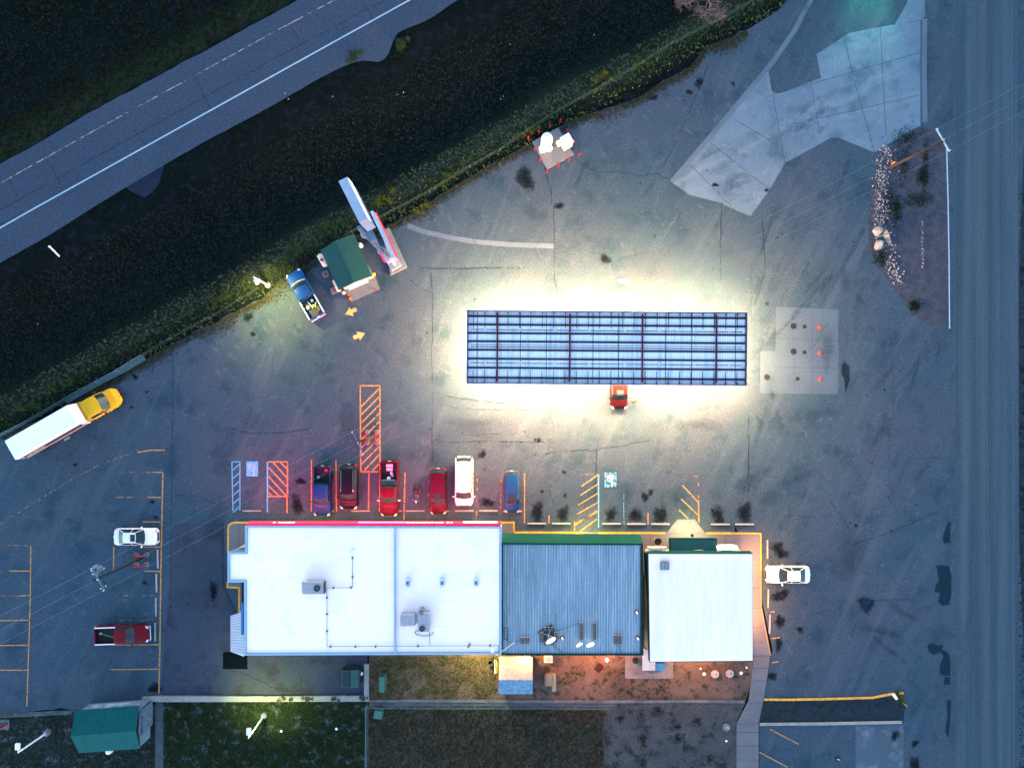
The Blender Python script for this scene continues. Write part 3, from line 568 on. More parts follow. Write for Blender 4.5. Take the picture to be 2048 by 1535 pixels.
# red lit fascia and its lettering-like panels
yf = P2(0, 1051.4, Z1)[1]; fx0, fx1 = P2(492, 0, Z1)[0], P2(1002, 0, Z1)[0]
REDLIT = mat("lit_red_fascia", (.35, .01, .03), None, 2, .3, emit=(1, .02, .08), es=.2)
REDHOT = mat("red_neon_strip", (.5, .02, .05), None, 2, .3, emit=(1, .05, .12), es=.65)
fas = make("fascia", MB().box(((fx0 + fx1) / 2, yf + .14, 3.72), (fx1 - fx0, .2, 1.40)), REDLIT, b1, True)
mb = MB()
mb.box(((fx0 + fx1) / 2, yf + .27, 4.02), (fx1 - fx0 - .1, .05, .16)); mb.box(((fx0 + fx1) / 2, yf + .27, 4.95), (fx1 - fx0 - .1, .05, .06)); make("neon_strip", mb, REDHOT, fas, True)
r_ = random.Random(4); LTR = mat("sign_lettering_white", (.7, .7, .7), None, 2, .4, emit=(1, .7, .75), es=.55)
for x0, x1 in ((545, 583), (800, 905)):
    x = P2(x0, 0, Z1)[0]; xe_ = P2(x1, 0, Z1)[0]
    while x < xe_:
        wd = r_.uniform(.18, .34); make('sign_letter', MB().box((x, yf + .26, 4.4), (wd, .05, r_.choice([.3, .42, .42]))), LTR, fas, True); x += wd + r_.choice([.1, .1, .1, .35])
mb = MB(); mb.box((P2(762, 0, Z1)[0], yf + .27, 4.3), (5.0, .05, .5)); make("sign_panel", mb, mat("sign_panel_blue", (.05, .08, .4), None, 2, .4, emit=(.25, .3, 1), es=.5), fas, True)
mb = MB(); mb.box((P2(960, 0, Z1)[0], yf + .28, 4.2), (3.6, .05, .45)); make("sign_panel", mb, mat("sign_panel_white", (.8, .8, .8), None, 2, .4, emit=(1, .75, .7), es=1.0), fas, True)
for k in range(9):
    x = fx0 + 1.6 + k * 3.1; d_ = make("downlight", MB().lathe((x, yf - 1.0, 3.66), [(.12, 0), (.14, .05), (.12, .08)], 12), mat("downlight_lens", (.9, .8, .6), None, 2, .3, emit=(1, .7, .35), es=6), b1, True)
    area(d_, (x, yf - .35, 3.6), .25, 26, (1, .55, .16))
for k in range(7):
    x = fx0 + 2.2 + k * 4.0; area(fas, (x, yf + .35, 4.35), 3.4, 310, (1, .04, .15), (R(82), 0, 0), "neon_light", sy=.5)
# west side: canopy over the side door, blue sign board
lv = MB(); 
za = 3.0; lv.add([(*P2(461, 1231, za), za), (*P2(490, 1221, za + .5), za + .6), (*P2(490, 1309, za + .5), za + .6), (*P2(461, 1302, za), za), (*P2(461, 1231, za), za - .12), (*P2(490, 1221, za), za + .48), (*P2(490, 1309, za), za + .48), (*P2(461, 1302, za), za - .12)], [(0, 1, 2, 3), (7, 6, 5, 4), (0, 3, 7, 4), (3, 2, 6, 7), (1, 0, 4, 5)])
cn = make("side_canopy", lv, mat("canopy_siding", (.42, .45, .5), (.36, .4, .46), 1, .6), b1, True)
mb = MB()
for k in range(14):
    t = (k + .5) / 14; a = P(461.2, 1231 + 71 * t, za); b = P(489, 1222 + 86 * t, za + .5); mb.cyl((a[0], a[1], za + .012), (b[0], b[1], za + .61), .022, .022, 4)
make("seam", mb, mat("siding_seam", (.2, .22, .26), None, 2, .7), cn, True)
mb = MB(); mb.prism(poly([(465, 1234), (489, 1234), (489, 1300), (465, 1300)], za), 0, 2.9); make("side_porch", mb, WALLB, b1, True)
sgb = make("sign_board", MB().prism(poly([(482.5, 1206), (486.5, 1206), (486.5, 1268), (482.5, 1268)], 4.9), 3.9, 4.95), mat("blue_sign_board", (.02, .15, .36), (.02, .12, .3), 1, .5), b1, True)
make("awning_step", MB().add([(*P2(457, 1104, 4), 3.6), (*P2(490, 1104, 4), 3.6), (*P2(490, 1094, 4), 3.6), (*P2(478, 1094, 3), 3.0)], [(0, 1, 2, 3)]), mat("awning_grey", (.25, .26, .27), None, 2, .7), b1, True)
# ------------------------------------------------------------------ building 2: blue-grey ribbed metal roof
Z2 = 4.0
b2 = thing("shop_building", "middle building with weathered blue-grey ribbed metal roof and green trim", "building", (*P2(1145, 1200, Z2), 0))
BLR = mat("blue_grey_metal", (0.2128, 0.2700, 0.2900), (0.1344, 0.1944, 0.2250), .5, .6, 0, fine=.15, stretch=(2.5, .25, 1), c3=(.25, .31, .35), scale3=1.6)
ro = poly([(1006, 1087), (1284, 1087), (1284, 1308), (1006, 1308)], Z2)
mb = MB(); mb.sheet(ro, Z2); make("roof", mb, BLR, b2, True)
mb = MB(); x0, x1 = ro[0][0], ro[1][0]; ytop, ybot = ro[0][1], ro[2][1]
for k in range(50):
    x = x0 + .25 + k * (x1 - x0 - .4) / 49; mb.add([(x - .05, ybot, Z2 + .002), (x - .02, ybot, Z2 + .05), (x + .02, ybot, Z2 + .05), (x + .05, ybot, Z2 + .002), (x - .05, ytop, Z2 + .002), (x - .02, ytop, Z2 + .05), (x + .02, ytop, Z2 + .05), (x + .05, ytop, Z2 + .002)], [(0, 1, 5, 4), (1, 2, 6, 5), (2, 3, 7, 6), (0, 3, 2, 1), (4, 5, 6, 7)])
make("roof_rib", mb, mat("rib_metal", (.32, .42, .5), (.15, .24, .32), .6, .5, 0, stretch=(3, .3, 1)), b2, True)
mb = MB()
for k in range(11):
    y = ytop - .5 - k * 1.12; mb.box(((x0 + x1) / 2, y, Z2 + .003), (x1 - x0 - .1, .035, .012))
make("roof_lap", mb, mat("lap_screws", (.30, .38, .46), None, 3, .5, .2, alpha=('wear', .45, 3)), b2, True)
mb = MB(); ringwall(mb, poly([(1002.5, 1085), (1286, 1086.5), (1287, 1310), (1002.5, 1310)], Z2 + .15), .17, 2.4, Z2 + .15)
a = [P(1003, 1085.5, Z2 + .15), P(1286, 1087, Z2 + .15)]
nb = [(P(1003, 0, 0)[0] * 0 + a[0][0], a[0][1] + .0, Z2 + .14), (a[1][0], a[1][1], Z2 + .14), (a[1][0], a[1][1] + .75, 2.55), (a[0][0], a[0][1] + .75, 2.55)]
mb.add(nb + [(p[0], p[1] - .1, p[2] - .05) for p in nb], [(0, 1, 2, 3), (7, 6, 5, 4), (2, 6, 7, 3), (0, 3, 7, 4), (1, 5, 6, 2)]); make("fascia", mb, TEALD, b2, True)
mb = MB(); mb.prism([(x0 + .1, ybot + .3), (x1 - .2, ybot + .3), (x1 - .2, ytop - 1.2), (x0 + .1, ytop - 1.2)], 0, Z2 - .03); make("wall", mb, mat("shop_wall", (.3, .2, .14), (.25, .17, .12), .8, .85), b2, True)
mb = MB(); mb.prism(poly([(1280.5, 1092), (1283, 1092), (1283, 1307), (1280.5, 1307)], Z2 + .1), Z2 - .02, Z2 + .12); make("gutter", mb, mat("dark_gutter", (.02, .03, .035), None, 3, .5), b2, True)
for k, px in enumerate((1060, 1130, 1215)):
    x, y = P2(px, 1098, Z2); make("window", MB().box((x, ytop - 1.19, .8), (2.2, .08, 1.6)), _m["lit_window"], b2, True)
x, y = P2(1098, 1300, Z2); ds = make("door", MB().box((x, ybot + .28, 0), (1.0, .08, 2.1)), mat("rear_door", (.3, .14, .07), None, 2, .6), b2, True)
for px, pw in ((1165, 28), (1100, 50)):
    pass
# ------------------------------------------------------------------ building 3: white metal roof with green rim
Z3 = 4.4
b3 = thing("end_building", "east end building with white ribbed metal roof and dark green rim", "building", (*P2(1400, 1215, Z3), 0))
r3 = poly([(1297, 1107), (1505, 1107), (1505, 1320), (1300, 1322)], Z3)
mb = MB(); mb.sheet(r3, Z3 + .05)
for k in range(44):
    x = r3[0][0] + .3 + k * (r3[1][0] - r3[0][0] - .5) / 43; mb.box((x, (r3[0][1] + r3[2][1]) / 2, Z3 + .052), (.035, r3[0][1] - r3[2][1] - .3, .022))
make("roof", mb, ROOFW2, b3, True)
mb = MB(); ringwall(mb, poly([(1295, 1106), (1506, 1106), (1506, 1322), (1299, 1323)], Z3), .12, 3.6, Z3 + .03)
w3 = poly([(1290, 1103.5), (1505, 1103.5), (1505, 1107), (1297, 1107)], Z3 - .2)
mb.add([(*P2(1296, 1106, Z3), Z3 + .02), (*P2(1300, 1323, Z3), Z3 + .02), (*P2(1303, 1326, 3.4), 3.2), (*P2(1288, 1104, 3.4), 3.2)], [(0, 1, 2, 3)])
mb.add([(*P2(1296, 1106, Z3), Z3 + .02), (*P2(1505, 1106, Z3), Z3 + .02), (*P2(1501, 1101, 3.6), 3.5), (*P2(1292, 1101, 3.6), 3.5)], [(0, 1, 2, 3)]); make("fascia", mb, TEALD, b3, True)
make("wall", MB().prism(poly([(1303, 1114), (1500, 1114), (1500, 1315), (1303, 1315)], Z3), 0, Z3 - .1), mat("end_wall", (.34, .26, .2), (.3, .22, .17), .8, .85), b3, True)
mb = MB(); zc = 3.2
mb.prism(poly([(1340, 1077), (1434, 1077), (1434, 1106), (1340, 1106)], zc), zc - .7, zc); pc = make("porch_canopy", mb, TEALD, b3, True)
make("canopy_deck", MB().sheet(poly([(1341.5, 1079), (1432.5, 1079), (1432.5, 1103), (1341.5, 1103)], zc), zc + .006), mat("canopy_top", (.01, .075, .07), (.012, .06, .06), 1, .7, fine=.2), pc, True)
mb = MB(); cx_, cy2 = P2(1398, 1101, zc + .4); 
mb.tube([(cx_ - .45, cy2 - .1, zc), (cx_ - .4, cy2 + .1, zc + .5), (cx_ + .4, cy2 + .1, zc + .5), (cx_ + .45, cy2 - .1, zc)], .03); make("bracket", mb, STEEL, pc, True)
# roof hatch, signs of building 3
x, y = P2(1330, 1131, Z3 + .4); h_ = thing("roof_hatch", "dark glazed twin-pane skylight on the white ribbed roof", "skylight", (x, y, Z3 + .06))
make("frame", MB().bbox((0, 0, 0), (.88, .88, .28), .05), mat("hatch_frame", (.04, .05, .06), None, 2, .5), h_)
for s in (-1, 1): make("pane", MB().box((s * .2, 0, .281), (.34, .74, .02)), mat("hatch_glass", (.18, .24, .3), None, 2, .1), h_)
x, y = P2(1456, 1097, 3.6); sg = thing("oval_sign", "white blank-topped rounded sign over the east end shopfront", "sign", (x, y + .1, 3.0))
n_ = 20; e = [(1.12 * math.copysign(abs(math.cos(t)) ** .4, math.cos(t)), .24 * math.copysign(abs(math.sin(t)) ** .5, math.sin(t))) for t in [i * 6.2832 / n_ for i in range(n_)]]
make("sign_body", MB().prism(e, 0, .5), mat("lit_white_sign", (.8, .8, .8), None, 2, .4, emit=(1, .97, .92), es=.35), sg); make("bracket", MB().box((0, -.3, .1), (1.2, .3, .08)), STEEL, sg)
x, y = P2(1315, 1099, 3.4); sg = thing("flat_sign", "pale flat sign box at the left front corner of the white ribbed roof", "sign", (x, y, 2.9))
make("sign_body", MB().bbox((0, .1, 0), (2.0, .34, .45), .04), mat("cream_sign", (.55, .5, .42), None, 2, .5), sg); make("sign_edge", MB().box((-.1, -.12, .1), (1.2, .08, .3)), BLACKP, sg)
x, y = P2(1089, 1076, 2.9); sg = thing("wall_sign", "white sign box with two dark panels on the green fascia", "sign", (x, y, 2.35))
make("sign_body", MB().bbox((0, 0, 0), (2.35, .34, .42), .03), WHITEM, sg)
for s in (-.42, .62): make("dark_panel", MB().box((s, 0, .421), (.55, .2, .01)), BLACKP, sg)
x, y = P2(1316, 1083, .6); pl = thing("round_planter", "round concrete planter of dry soil under the shop eaves", "planter", (x, y, .14))
make("bowl", MB().lathe((0, 0, 0), [(.38, 0), (.5, .5), (.5, .56), (.42, .56), (.4, .46)], 18), CONCL, pl); make("soil", MB().lathe((0, 0, 0), [(.4, .44), (.4, .465), (.1, .5)], 16), mat("planter_soil", (.03, .022, .015), None, 9, 1, bump=.6), pl)
for k, (px, py) in enumerate(((1139, 1067), (1265, 1068), (1340, 1070), (1414, 1069))):
    make("bollard_cap", MB(), None) if False else None
# ------------------------------------------------------------------ porch and wall lamps
def wall_lamp(px, py, z, label, col, power, target, lens=(1, .6, .25), ang=150, facing=0, size=.3, dd=(0, 0)):
    x, y = P2(px, py, 0); x += dd[0]; y += dd[1]
    t = thing("wall_lamp", label, "lamp", (x, y, z)); make("housing", MB().bbox((0, 0, 0), (size, size, .16), .03), BLACKP, t)
    make("lens", MB().box((0, 0, -.05), (size * .8, size * .8, .05)), mat("lamp_lens_%d" % (int(lens[1] * 100)), (.9, .8, .6), None, 2, .3, emit=lens, es=8), t)
    spot(t, (x, y, z - .12), target, power, col, ang, .7, .08); return t
pcx, pcy = P2(1387, 1077, zc)
wall_lamp(1024 + (pcx) * PS, 767.5 - (pcy + .25) * PS, 2.5, "lamp under the green porch canopy above the concrete ramp", (1, .76, .3), 300, (pcx, pcy + .9, 0), (1, .85, .5), 160)
x, y = P2(1175, 1079, 2.4); wall_lamp(1024 + x * PS, 767.5 - (y + .15) * PS, 2.45, "lamp under the green fascia of the middle building", (1, .72, .25), 330, (x, y + .7, 0), (1, .8, .45), 150)
xe3 = P2(1506, 0, Z3)[0] + .12
for px_y, lab in ((1140, "upper of two orange lamps on the east wall of the end building"), (1240, "lower of two orange lamps on the east wall of the end building")):
    yy = P2(0, px_y, 2.6)[1]; wall_lamp(1024 + xe3 * PS, 767.5 - yy * PS, 3.1, lab, (1, .36, .13), 1100, (xe3 + 4.2, yy, 0), (1, .5, .2), 165)
yb2 = ybot - .12
wall_lamp(1024 + P2(1052, 0, 4)[0] * PS, 767.5 - yb2 * PS, 3.3, "orange lamp on the rear wall beside the shingled shed", (1, .38, .08), 850, (P2(1052, 0, 4)[0] + .2, yb2 - 2.2, .5), (1, .5, .2), 165)
wall_lamp(1024 + P2(1205, 0, 4)[0] * PS, 767.5 - yb2 * PS, 3.1, "orange lamp on the rear wall of the middle building near the patio", (1, .32, .12), 1100, (P2(1205, 0, 4)[0], yb2 - 2.5, 0), (1, .5, .2), 165)
wall_lamp(1024 + P2(960, 0, 5)[0] * PS, 767.5 - (ysouth - .15) * PS, 3.9, "lamp on the rear wall of the white-roofed store above the yard", (1, .74, .2), 1400, (P2(950, 0, 5)[0], ysouth - 2.5, 0), (1, .85, .4), 160)
wall_lamp(1024 + P2(1405, 0, 4)[0] * PS, 767.5 - (P2(0, 1324, Z3)[1] - .15) * PS, 3.3, "orange lamp on the rear wall of the end building above the dirt yard", (1, .38, .14), 700, (P2(1405, 0, 4)[0], P2(0, 1324, Z3)[1] - 2, 0), (1, .5, .2), 160)
# ------------------------------------------------------------------ fuel canopy
ZC = 5.6; rot = R(-.46)
ccx, ccy = P2(1214, 695.5, ZC); can = thing("fuel_canopy", "long flat fuel canopy with open top showing red beams and blue decking", "canopy", (ccx, ccy, 0), rot)
L_, W_ = 29.2, 7.62
DECK = mat("canopy_decking", (.88, .88, .88), (.8, .83, .86), .5, .5, .0, stretch=(3, .2, 1), c3=(.5, .64, .76), scale3=.7)
mb = MB(); mb.box((0, 0, 5.06), (L_ - .1, W_ - .1, .06)); make("deck", mb, DECK, can)
mb = MB()
for k in range(118):
    x = -L_ / 2 + .2 + k * (L_ - .4) / 117; mb.box((x, 0, 5.121), (.04, W_ - .15, .03))
make("deck_rib", mb, mat("deck_ribs", (.62, .7, .76), (.52, .62, .7), .7, .5, .2), can)
STL = mat("canopy_steel", (.006, .010, .018), (.014, .008, .014), .6, .6); RED = mat("red_oxide_steel", (.075, .012, .022), (.05, .012, .022), .6, .6)
ringw = MB(); o_ = [(-L_ / 2, -W_ / 2), (L_ / 2, -W_ / 2), (L_ / 2, W_ / 2), (-L_ / 2, W_ / 2)]; ringwall(ringw, o_, .09, 4.5, ZC); make("fascia", ringw, mat("canopy_fascia", (.03, .05, .09), (.04, .03, .06), .8, .4), can)
ringw = MB(); o2 = [(x * 1.002 + (.06 if x > 0 else -.06), y + (.06 if y > 0 else -.06)) for x, y in o_]; ringwall(ringw, o2, .05, 4.45, 4.6); make("fascia_edge", ringw, WHITEM, can)
for y in (634, 650.5, 667.5, 684, 701, 718.5, 736.5, 756):
    mb = MB(); mb.box((0, -(y - 695.5) / PS * .945+0, 5.14), (L_ - .2, .2, .12)); make("purlin", mb, STL, can)
for x in (995, 1140, 1285, 1433):
    mb = MB(); mb.box(((x - 1214) / PS * .94, 0, 5.27), (.13, W_ - .5, .15)); mb.box(((x - 1214) / PS * .94, 0, 5.43), (.19, W_ - .6, .02)); make("cross_beam", mb, RED, can)
mb = MB()
for x in (956, 1042, 1094, 1187, 1238, 1332, 1384, 1471): mb.box(((x - 1214) / PS * .945, 0, 5.14), (.05, W_ - .3, .04))
for k in range(24):
    x = -L_ / 2 + .65 + k * 1.2; mb.box((x, W_ / 2 - .95, 5.24), (.05, 1.7, .1)); mb.box((x, -W_ / 2 + .75, 5.24), (.05, 1.3, .1)); mb.box((x, W_ / 2 - .2, 5.13), (.06, .16, .4)); mb.box((x, -W_ / 2 + .2, 5.13), (.06, .16, .4))
make("tie_rod", mb, STL, can)
mb = MB()
for y in (1.85, .05, -1.65): mb.cyl((-L_ / 2 + .4, y, 5.15), (L_ / 2 - .4, y - .05, 5.15), .03, .03, 6)
mb.cyl((-L_ / 2 + .4, .25, 5.15), (L_ / 2 - .4, .22, 5.15), .02, .02, 6); make("conduit", mb, STL, can)
mb = MB()
for k in range(8):
    for y in (1.85, -1.65): make("junction_box", MB().bbox((-L_ / 2 + 1.9 + k * 3.65, y, 5.13), (.16, .16, .07), .02), WHITEM, can)
for x in (995, 1140, 1285, 1433):
    mb = MB(); mb.box(((x - 1214) / PS * .94, 0, 0), (.35, .35, 4.7)); make("column", mb, WHITEM, can)
FIX = mat("canopy_lens", (.9, .9, .85), None, 2, .3, emit=(1, .93, .72), es=10)
for k in range(9):
    for y in (-2.95, 0, 2.95):
        x = -L_ / 2 + 1.5 + k * (L_ - 3) / 8; f = make("light_fixture", MB().bbox((x, y, 4.6), (.6, .6, .11), .02), WHITEM, can); make("lens", MB().box((x, y, 4.585), (.5, .5, .014)), FIX, f)
        if y != 0 or k % 2 == 0: point(f, (ccx + x * math.cos(rot) - y * math.sin(rot), ccy + x * math.sin(rot) + y * math.cos(rot), 4.32), .2, 2000, (1, .54, .25))
for k, (px, py) in enumerate(((1140, 0), (1285, 0), (995, 0), (1433, 0))):
    x = (px - 1214) / PS * .94; t = thing("fuel_pump", "white and red fuel pump under the %s column of the canopy" % ("second", "third", "first", "fourth")[k], "fuel pump", (ccx + x, ccy - x * .008, 0), 0, "fuel pumps under the canopy")
    make("island", MB().bbox((0, 0, 0), (1.2, 4.2, .16), .05), CONCL, t); make("cabinet", MB().bbox((0, 1.2, .16), (.6, .95, 1.75), .04), WHITEM, t); make("top_sign", MB().bbox((0, 1.2, 1.91), (.62, 1.0, .3), .03), REDP, t)
x, y = P2(1247, 562, 0); o = make("paper_sheet", MB().bbox((x, y, .018), (1.0, .5, .05), .01), mat("cream_board", (.5, .47, .36), None, 2, .8)); tag(o, "pale flat board lying on the asphalt above the fuel canopy", "board")
# pad fittings
for k, (px, py, r, lab) in enumerate(((1587, 652, 6.3, "large grey manhole cover, upper one on the tank pad"), (1609, 653, 4, "small dark cover, upper one on the tank pad"), (1587, 703, 6.3, "large grey manhole cover, lower one on the tank pad"), (1609, 704, 4, "small dark cover in the middle of the tank pad"),
        (1595, 757, 4.2, "small dark cover, lowest on the tank pad"), (1534, 754, 6, "round cover left of the tank pad"), (1534, 607, 4.5, "small stained cover at the upper right corner of the canopy"))):
    x, y = P2(px, py); t = thing("manhole_cover", lab, "manhole cover", (x, y, .012), 0, "covers of the underground tanks")
    make("rim", MB().lathe((0, 0, 0), [(r / PS, 0), (r / PS, .012), (r / PS * .9, .012)], 20), mat("cover_rim", (.03, .035, .04), None, 3, .9), t); make("lid", MB().lathe((0, 0, 0), [(r / PS * .88, 0), (r / PS * .88, .016), (.02, .018)], 20), mat("cover_iron", (.018, .022, .03), (.012, .015, .02), 5, .9), t)
for (px, py, lab) in ((1639, 654, "uppermost"), (1639, 706, "middle"), (1640, 758, "lowest")):
    x, y = P2(px, py); t = thing("fill_cap", "%s of the three orange-red fill caps on the concrete pad" % lab, "fill cap", (x, y, .012), 0, "orange-red fill caps")
    make("collar", MB().lathe((0, 0, 0), [(.24, 0), (.24, .03), (.19, .03)], 16), mat("cap_collar", (.4, .05, .03), None, 2, .5), t); make("lid", MB().lathe((0, 0, 0), [(.18, 0), (.18, .05), (.1, .07)], 16), mat("cap_orange", (.75, .07, .03), (.6, .05, .02), 5, .4), t)
for (px, py, r, z, lab, cat) in ((1453, 1453, 7.5, .1, "grey round concrete lid on the purple gravel", "manhole cover"), (1675, 1517, 6, .02, "black round drain cover in the lower right bay", "drain cover")):
    x, y = P2(px, py); t = thing("access_cover" if r > 7 else "drain_cover", lab, cat, (x, y, 0))
    make("lid", MB().lathe((0, 0, 0), [(r / PS, 0), (r / PS, z + .02), (r / PS * .85, z + .04)], 20), CONCL if r > 7 else BLACKP, t); make("handle", MB().box((.08, -.02, z + .04), (.3, .1, .03), R(-20)), mat("lid_handle", (.5, .42, .38), None, 3, .6), t)
# ------------------------------------------------------------------ rooftop things
UNIT = mat("hvac_grey", (.30, .31, .34), (.25, .26, .29), 3, .55, .2, fine=.1)
DK = mat("dark_grille", (.02, .03, .035), None, 3, .5)
def fan(t, x, y, z, r):
    f = make("fan", MB().lathe((x, y, z), [(r, 0), (r, .1), (r * .85, .1), (r * .8, .02)], 20), DK, t)
    mb = MB()
    for k in range(5):
        a = k * 1.2566; mb.box((x + math.cos(a) * r * .4, y + math.sin(a) * r * .4, z + .03), (r * .7, r * .28, .02), a)
    mb.lathe((x, y, z + .03), [(r * .22, 0), (r * .22, .04)], 10); make("fan_blade", mb, mat("fan_blade_teal", (.05, .14, .16), None, 3, .4), f)
zr = Z1 - .15
x, y = P2(626, 1175, zr + 1); t = thing("rooftop_unit", "grey air-conditioning unit left of the roof dividing line", "air conditioner", (x, y, zr))
make("cabinet", MB().bbox((0, 0, .1), (2.15, 1.25, 1.0), .03), UNIT, t); make("hood", MB().bbox((-.95, .1, .2), (.5, 1.1, .75), .03), mat("hvac_hood", (.4, .42, .45), None, 3, .5), t)
fan(t, .45, .0, 1.1, .33); make("grille", MB().box((1.12, 0, .15), (.14, 1.15, .85)), DK, t)
mb = MB(); mb.tube([(1.2, .62, .9), (1.35, .62, .9), (1.35, -.62, .9), (1.1, -.62, .9)], .03); make("guard_rail", mb, STEEL, t)
x, y = P2(829, 1242, zr + 1); t = thing("rooftop_unit", "grey two-box air-conditioning unit with bent duct, near the roof's lower edge", "air conditioner", (x, y, zr))
make("cabinet", MB().bbox((-.72, .1, .1), (1.55, 1.15, .85), .03), UNIT, t); make("cabinet", MB().bbox((.95, -.1, .1), (1.2, 1.95, .95), .03), UNIT, t)
fan(t, .8, -.72, 1.05, .29); make("duct", MB().bbox((.72, .98, .1), (.38, .6, 1.05), .06), mat("duct_dark", (.12, .13, .16), None, 3, .5), t); make("duct", MB().box((.18, .1, .3), (.3, .7, .5)), UNIT, t)
make("curb_box", MB().bbox((-1.1, -.55, 0), (.4, .3, .4), .02), UNIT, t)
mb = MB(); pts = [(1.2 - 1.9 * math.sin(a) * .5 - .3, -1.0 - .35 * (1 - math.cos(a)) - .1, .06) for a in [i * .35 for i in range(15)]]; mb.tube([(1.3, -.95, .3)] + pts, .03); make("cable", mb, DK, t)
# gas pipes on blocks
GP = mat("roof_pipe", (.10, .12, .15), None, 3, .5)
def pipe(pts, label, blocks):
    t = thing("gas_pipe", label, "pipe", P(pts[0][0], pts[0][1], zr)); q = [P(a, b, zr + .12)[:2] + (zr + .14,) for a, b in pts]
    make("pipe", MB().tube(q, .028), GP, t, True)
    for (a, b) in blocks: 
        x, y = P2(a, b, zr); make("support_block", MB().bbox((x, y, zr), (.17, .17, .12), .02), BLACKP, t, True)
pipe([(649, 1173), (654, 1176), (654, 1292), (997, 1290), (997, 1306)], "thin pipe running down and along the lower edge of the white roof", [(654, 1194), (654, 1227), (654, 1261), (661, 1292), (711, 1292), (751, 1292), (836, 1291), (980, 1290)])
pipe([(654, 1175), (705, 1174), (705, 1112)], "short thin pipe bending up from the air conditioner towards the round vent", [(667, 1174.5), (702, 1174), (705, 1153), (705, 1115)])
pipe([(858, 1246), (860, 1290)], "thin pipe joining the two-box air conditioner to the roof's lower pipe", [(859, 1247)])
x, y = P2(703, 1102, zr + .5); t = thing("roof_vent", "round grey pipe vent near the top of the white roof", "roof vent", (x, y, zr))
make("pipe", MB().lathe((0, 0, 0), [(.2, 0), (.12, .08), (.12, .55)], 14), mat("vent_pale", (.5, .56, .62), None, 3, .4), t); make("cap", MB().lathe((0, 0, .55), [(.2, 0), (.2, .06), (.05, .12)], 14), mat("vent_cap_pale", (.55, .62, .68), None, 3, .4), t)
for (px, lab) in ((815, "left"), (884, "middle"), (952, "right")):
    x, y = P2(px, 1165, zr + .4); t = thing("hooded_vent", "%s of three hooded exhaust vents on the white roof" % lab, "roof vent", (x, y, zr), 0, "hooded vents in a row")
    make("duct", MB().add([(-.2, -.5, 0), (.2, -.5, 0), (.2, .4, 0), (-.2, .4, 0), (-.17, -.1, .42), (.17, -.1, .42), (.17, .35, .5), (-.17, .35, .5)], [(0, 1, 5, 4), (1, 2, 6, 5), (2, 3, 7, 6), (3, 0, 4, 7), (4, 5, 6, 7)]), mat("vent_blue_grey", (.22, .32, .42), (.3, .4, .5), 3, .5, .2), t)
    make("louvre", MB().box((0, -.02, .43), (.26, .3, .05)), mat("vent_dark_blue", (.07, .13, .22), None, 3, .5), t); make("cap", MB().box((0, .36, .5), (.42, .14, .05)), mat("vent_cap_pale", (1, 1, 1)), t)
x, y = P2(985, 1300, zr + .6); t = thing("roof_vent", "white stack vent at the lower right corner of the white roof", "roof vent", (x, y, zr))
make("pipe", MB().lathe((0, 0, 0), [(.16, 0), (.1, .1), (.1, .6)], 12), WHITEM, t); make("cap", MB().lathe((0, 0, .62), [(.06, 0), (.2, .03), (.2, .12), (.04, .16)], 12), WHITEM, t)
x, y = P2(938, 1290, zr); o = make("roof_bracket", MB().bbox((x, y, zr), (.5, .16, .14), .03, R(60)), GP); tag(o, "small dark bracket astride the pipe on the white roof", "bracket")
# dishes, cinder blocks on the blue roof
CB = mat("cinder_block", (.20, .185, .18), (.15, .14, .14), 5, .95, fine=.2)
def make_block():
    t = thing("cinder_block", "x", "cinder block", (0, 0, 0)); mb = MB()
    for y in (-.155, 0, .155): mb.box((0, y, 0), (.19, .04 if y else .05, .19))
    for x in (-.085, .085): mb.box((x, 0, .001), (.035, .39, .188))
    for i, v in enumerate(mb.v): mb.v[i] = v
    make("block", mb, CB, t); make("hollow", MB().box((0, 0, .004), (.13, .27, .09)), BLACKP, t); return t
blk = None
ORD = ["topmost", "second", "third", "fourth", "fifth", "sixth", "seventh", "lowest"]
def blocks(spots, label, group, z, mode='v'):
    global blk
    n = len(spots)
    for i_, (px, py, a) in enumerate(spots):
        x, y = P2(px, py, z)
        if blk is None: blk = make_block(); o = blk; o.location = (x, y, z); o.rotation_euler = (0, 0, R(a))
        else: o = copy_tree(blk, (x, y, z), R(a))
        if mode == 'v': w_ = ("topmost" if i_ == 0 else "lowest" if i_ == n - 1 else ORD[i_]); lab_ = "%s grey cinder block %s" % (w_, label) if w_ in ("topmost", "lowest") else "grey cinder block, %s from the top, %s" % (w_, label)
        elif mode == 'h': w_ = ("leftmost" if i_ == 0 else "rightmost" if i_ == n - 1 else ORD[i_]); lab_ = "%s grey cinder block %s" % (w_, label) if w_ in ("leftmost", "rightmost") else "grey cinder block, %s from the left, %s" % (w_, label)
        else:
            r_, m_ = i_ // 2, n // 2; w_ = "topmost" if r_ == 0 else "lowest" if r_ == m_ - 1 else ORD[r_] + " from top"; lab_ = "cinder block, %s, %s column of %s" % (w_, ("left", "right")[i_ % 2], label)
        o['label'] = lab_; o['group'] = group
z2 = Z2 + .06
blocks([(1162.5 + dx, 1246 + i * 4.2, 90) for i in range(8) for dx in (0,)], "in the left of the two long upright rows", "left row of ballast blocks", z2)
blocks([(1189, 1246 + i * 4.2, 90) for i in range(8)], "in the right of the two long upright rows", "right row of ballast blocks", z2)
blocks([(1090 + i * 7, 1256, 0) for i in range(3)], "on the upper side of the square dish base", "top side blocks of the dish base", z2, "h")
blocks([(1083, 1264 + i * 4.2, 90) for i in range(5)], "on the left side of the square dish base", "left side blocks of the dish base", z2)
blocks([(1112, 1264 + i * 4.2, 90) for i in range(5)], "on the right side of the square dish base", "right side blocks of the dish base", z2)
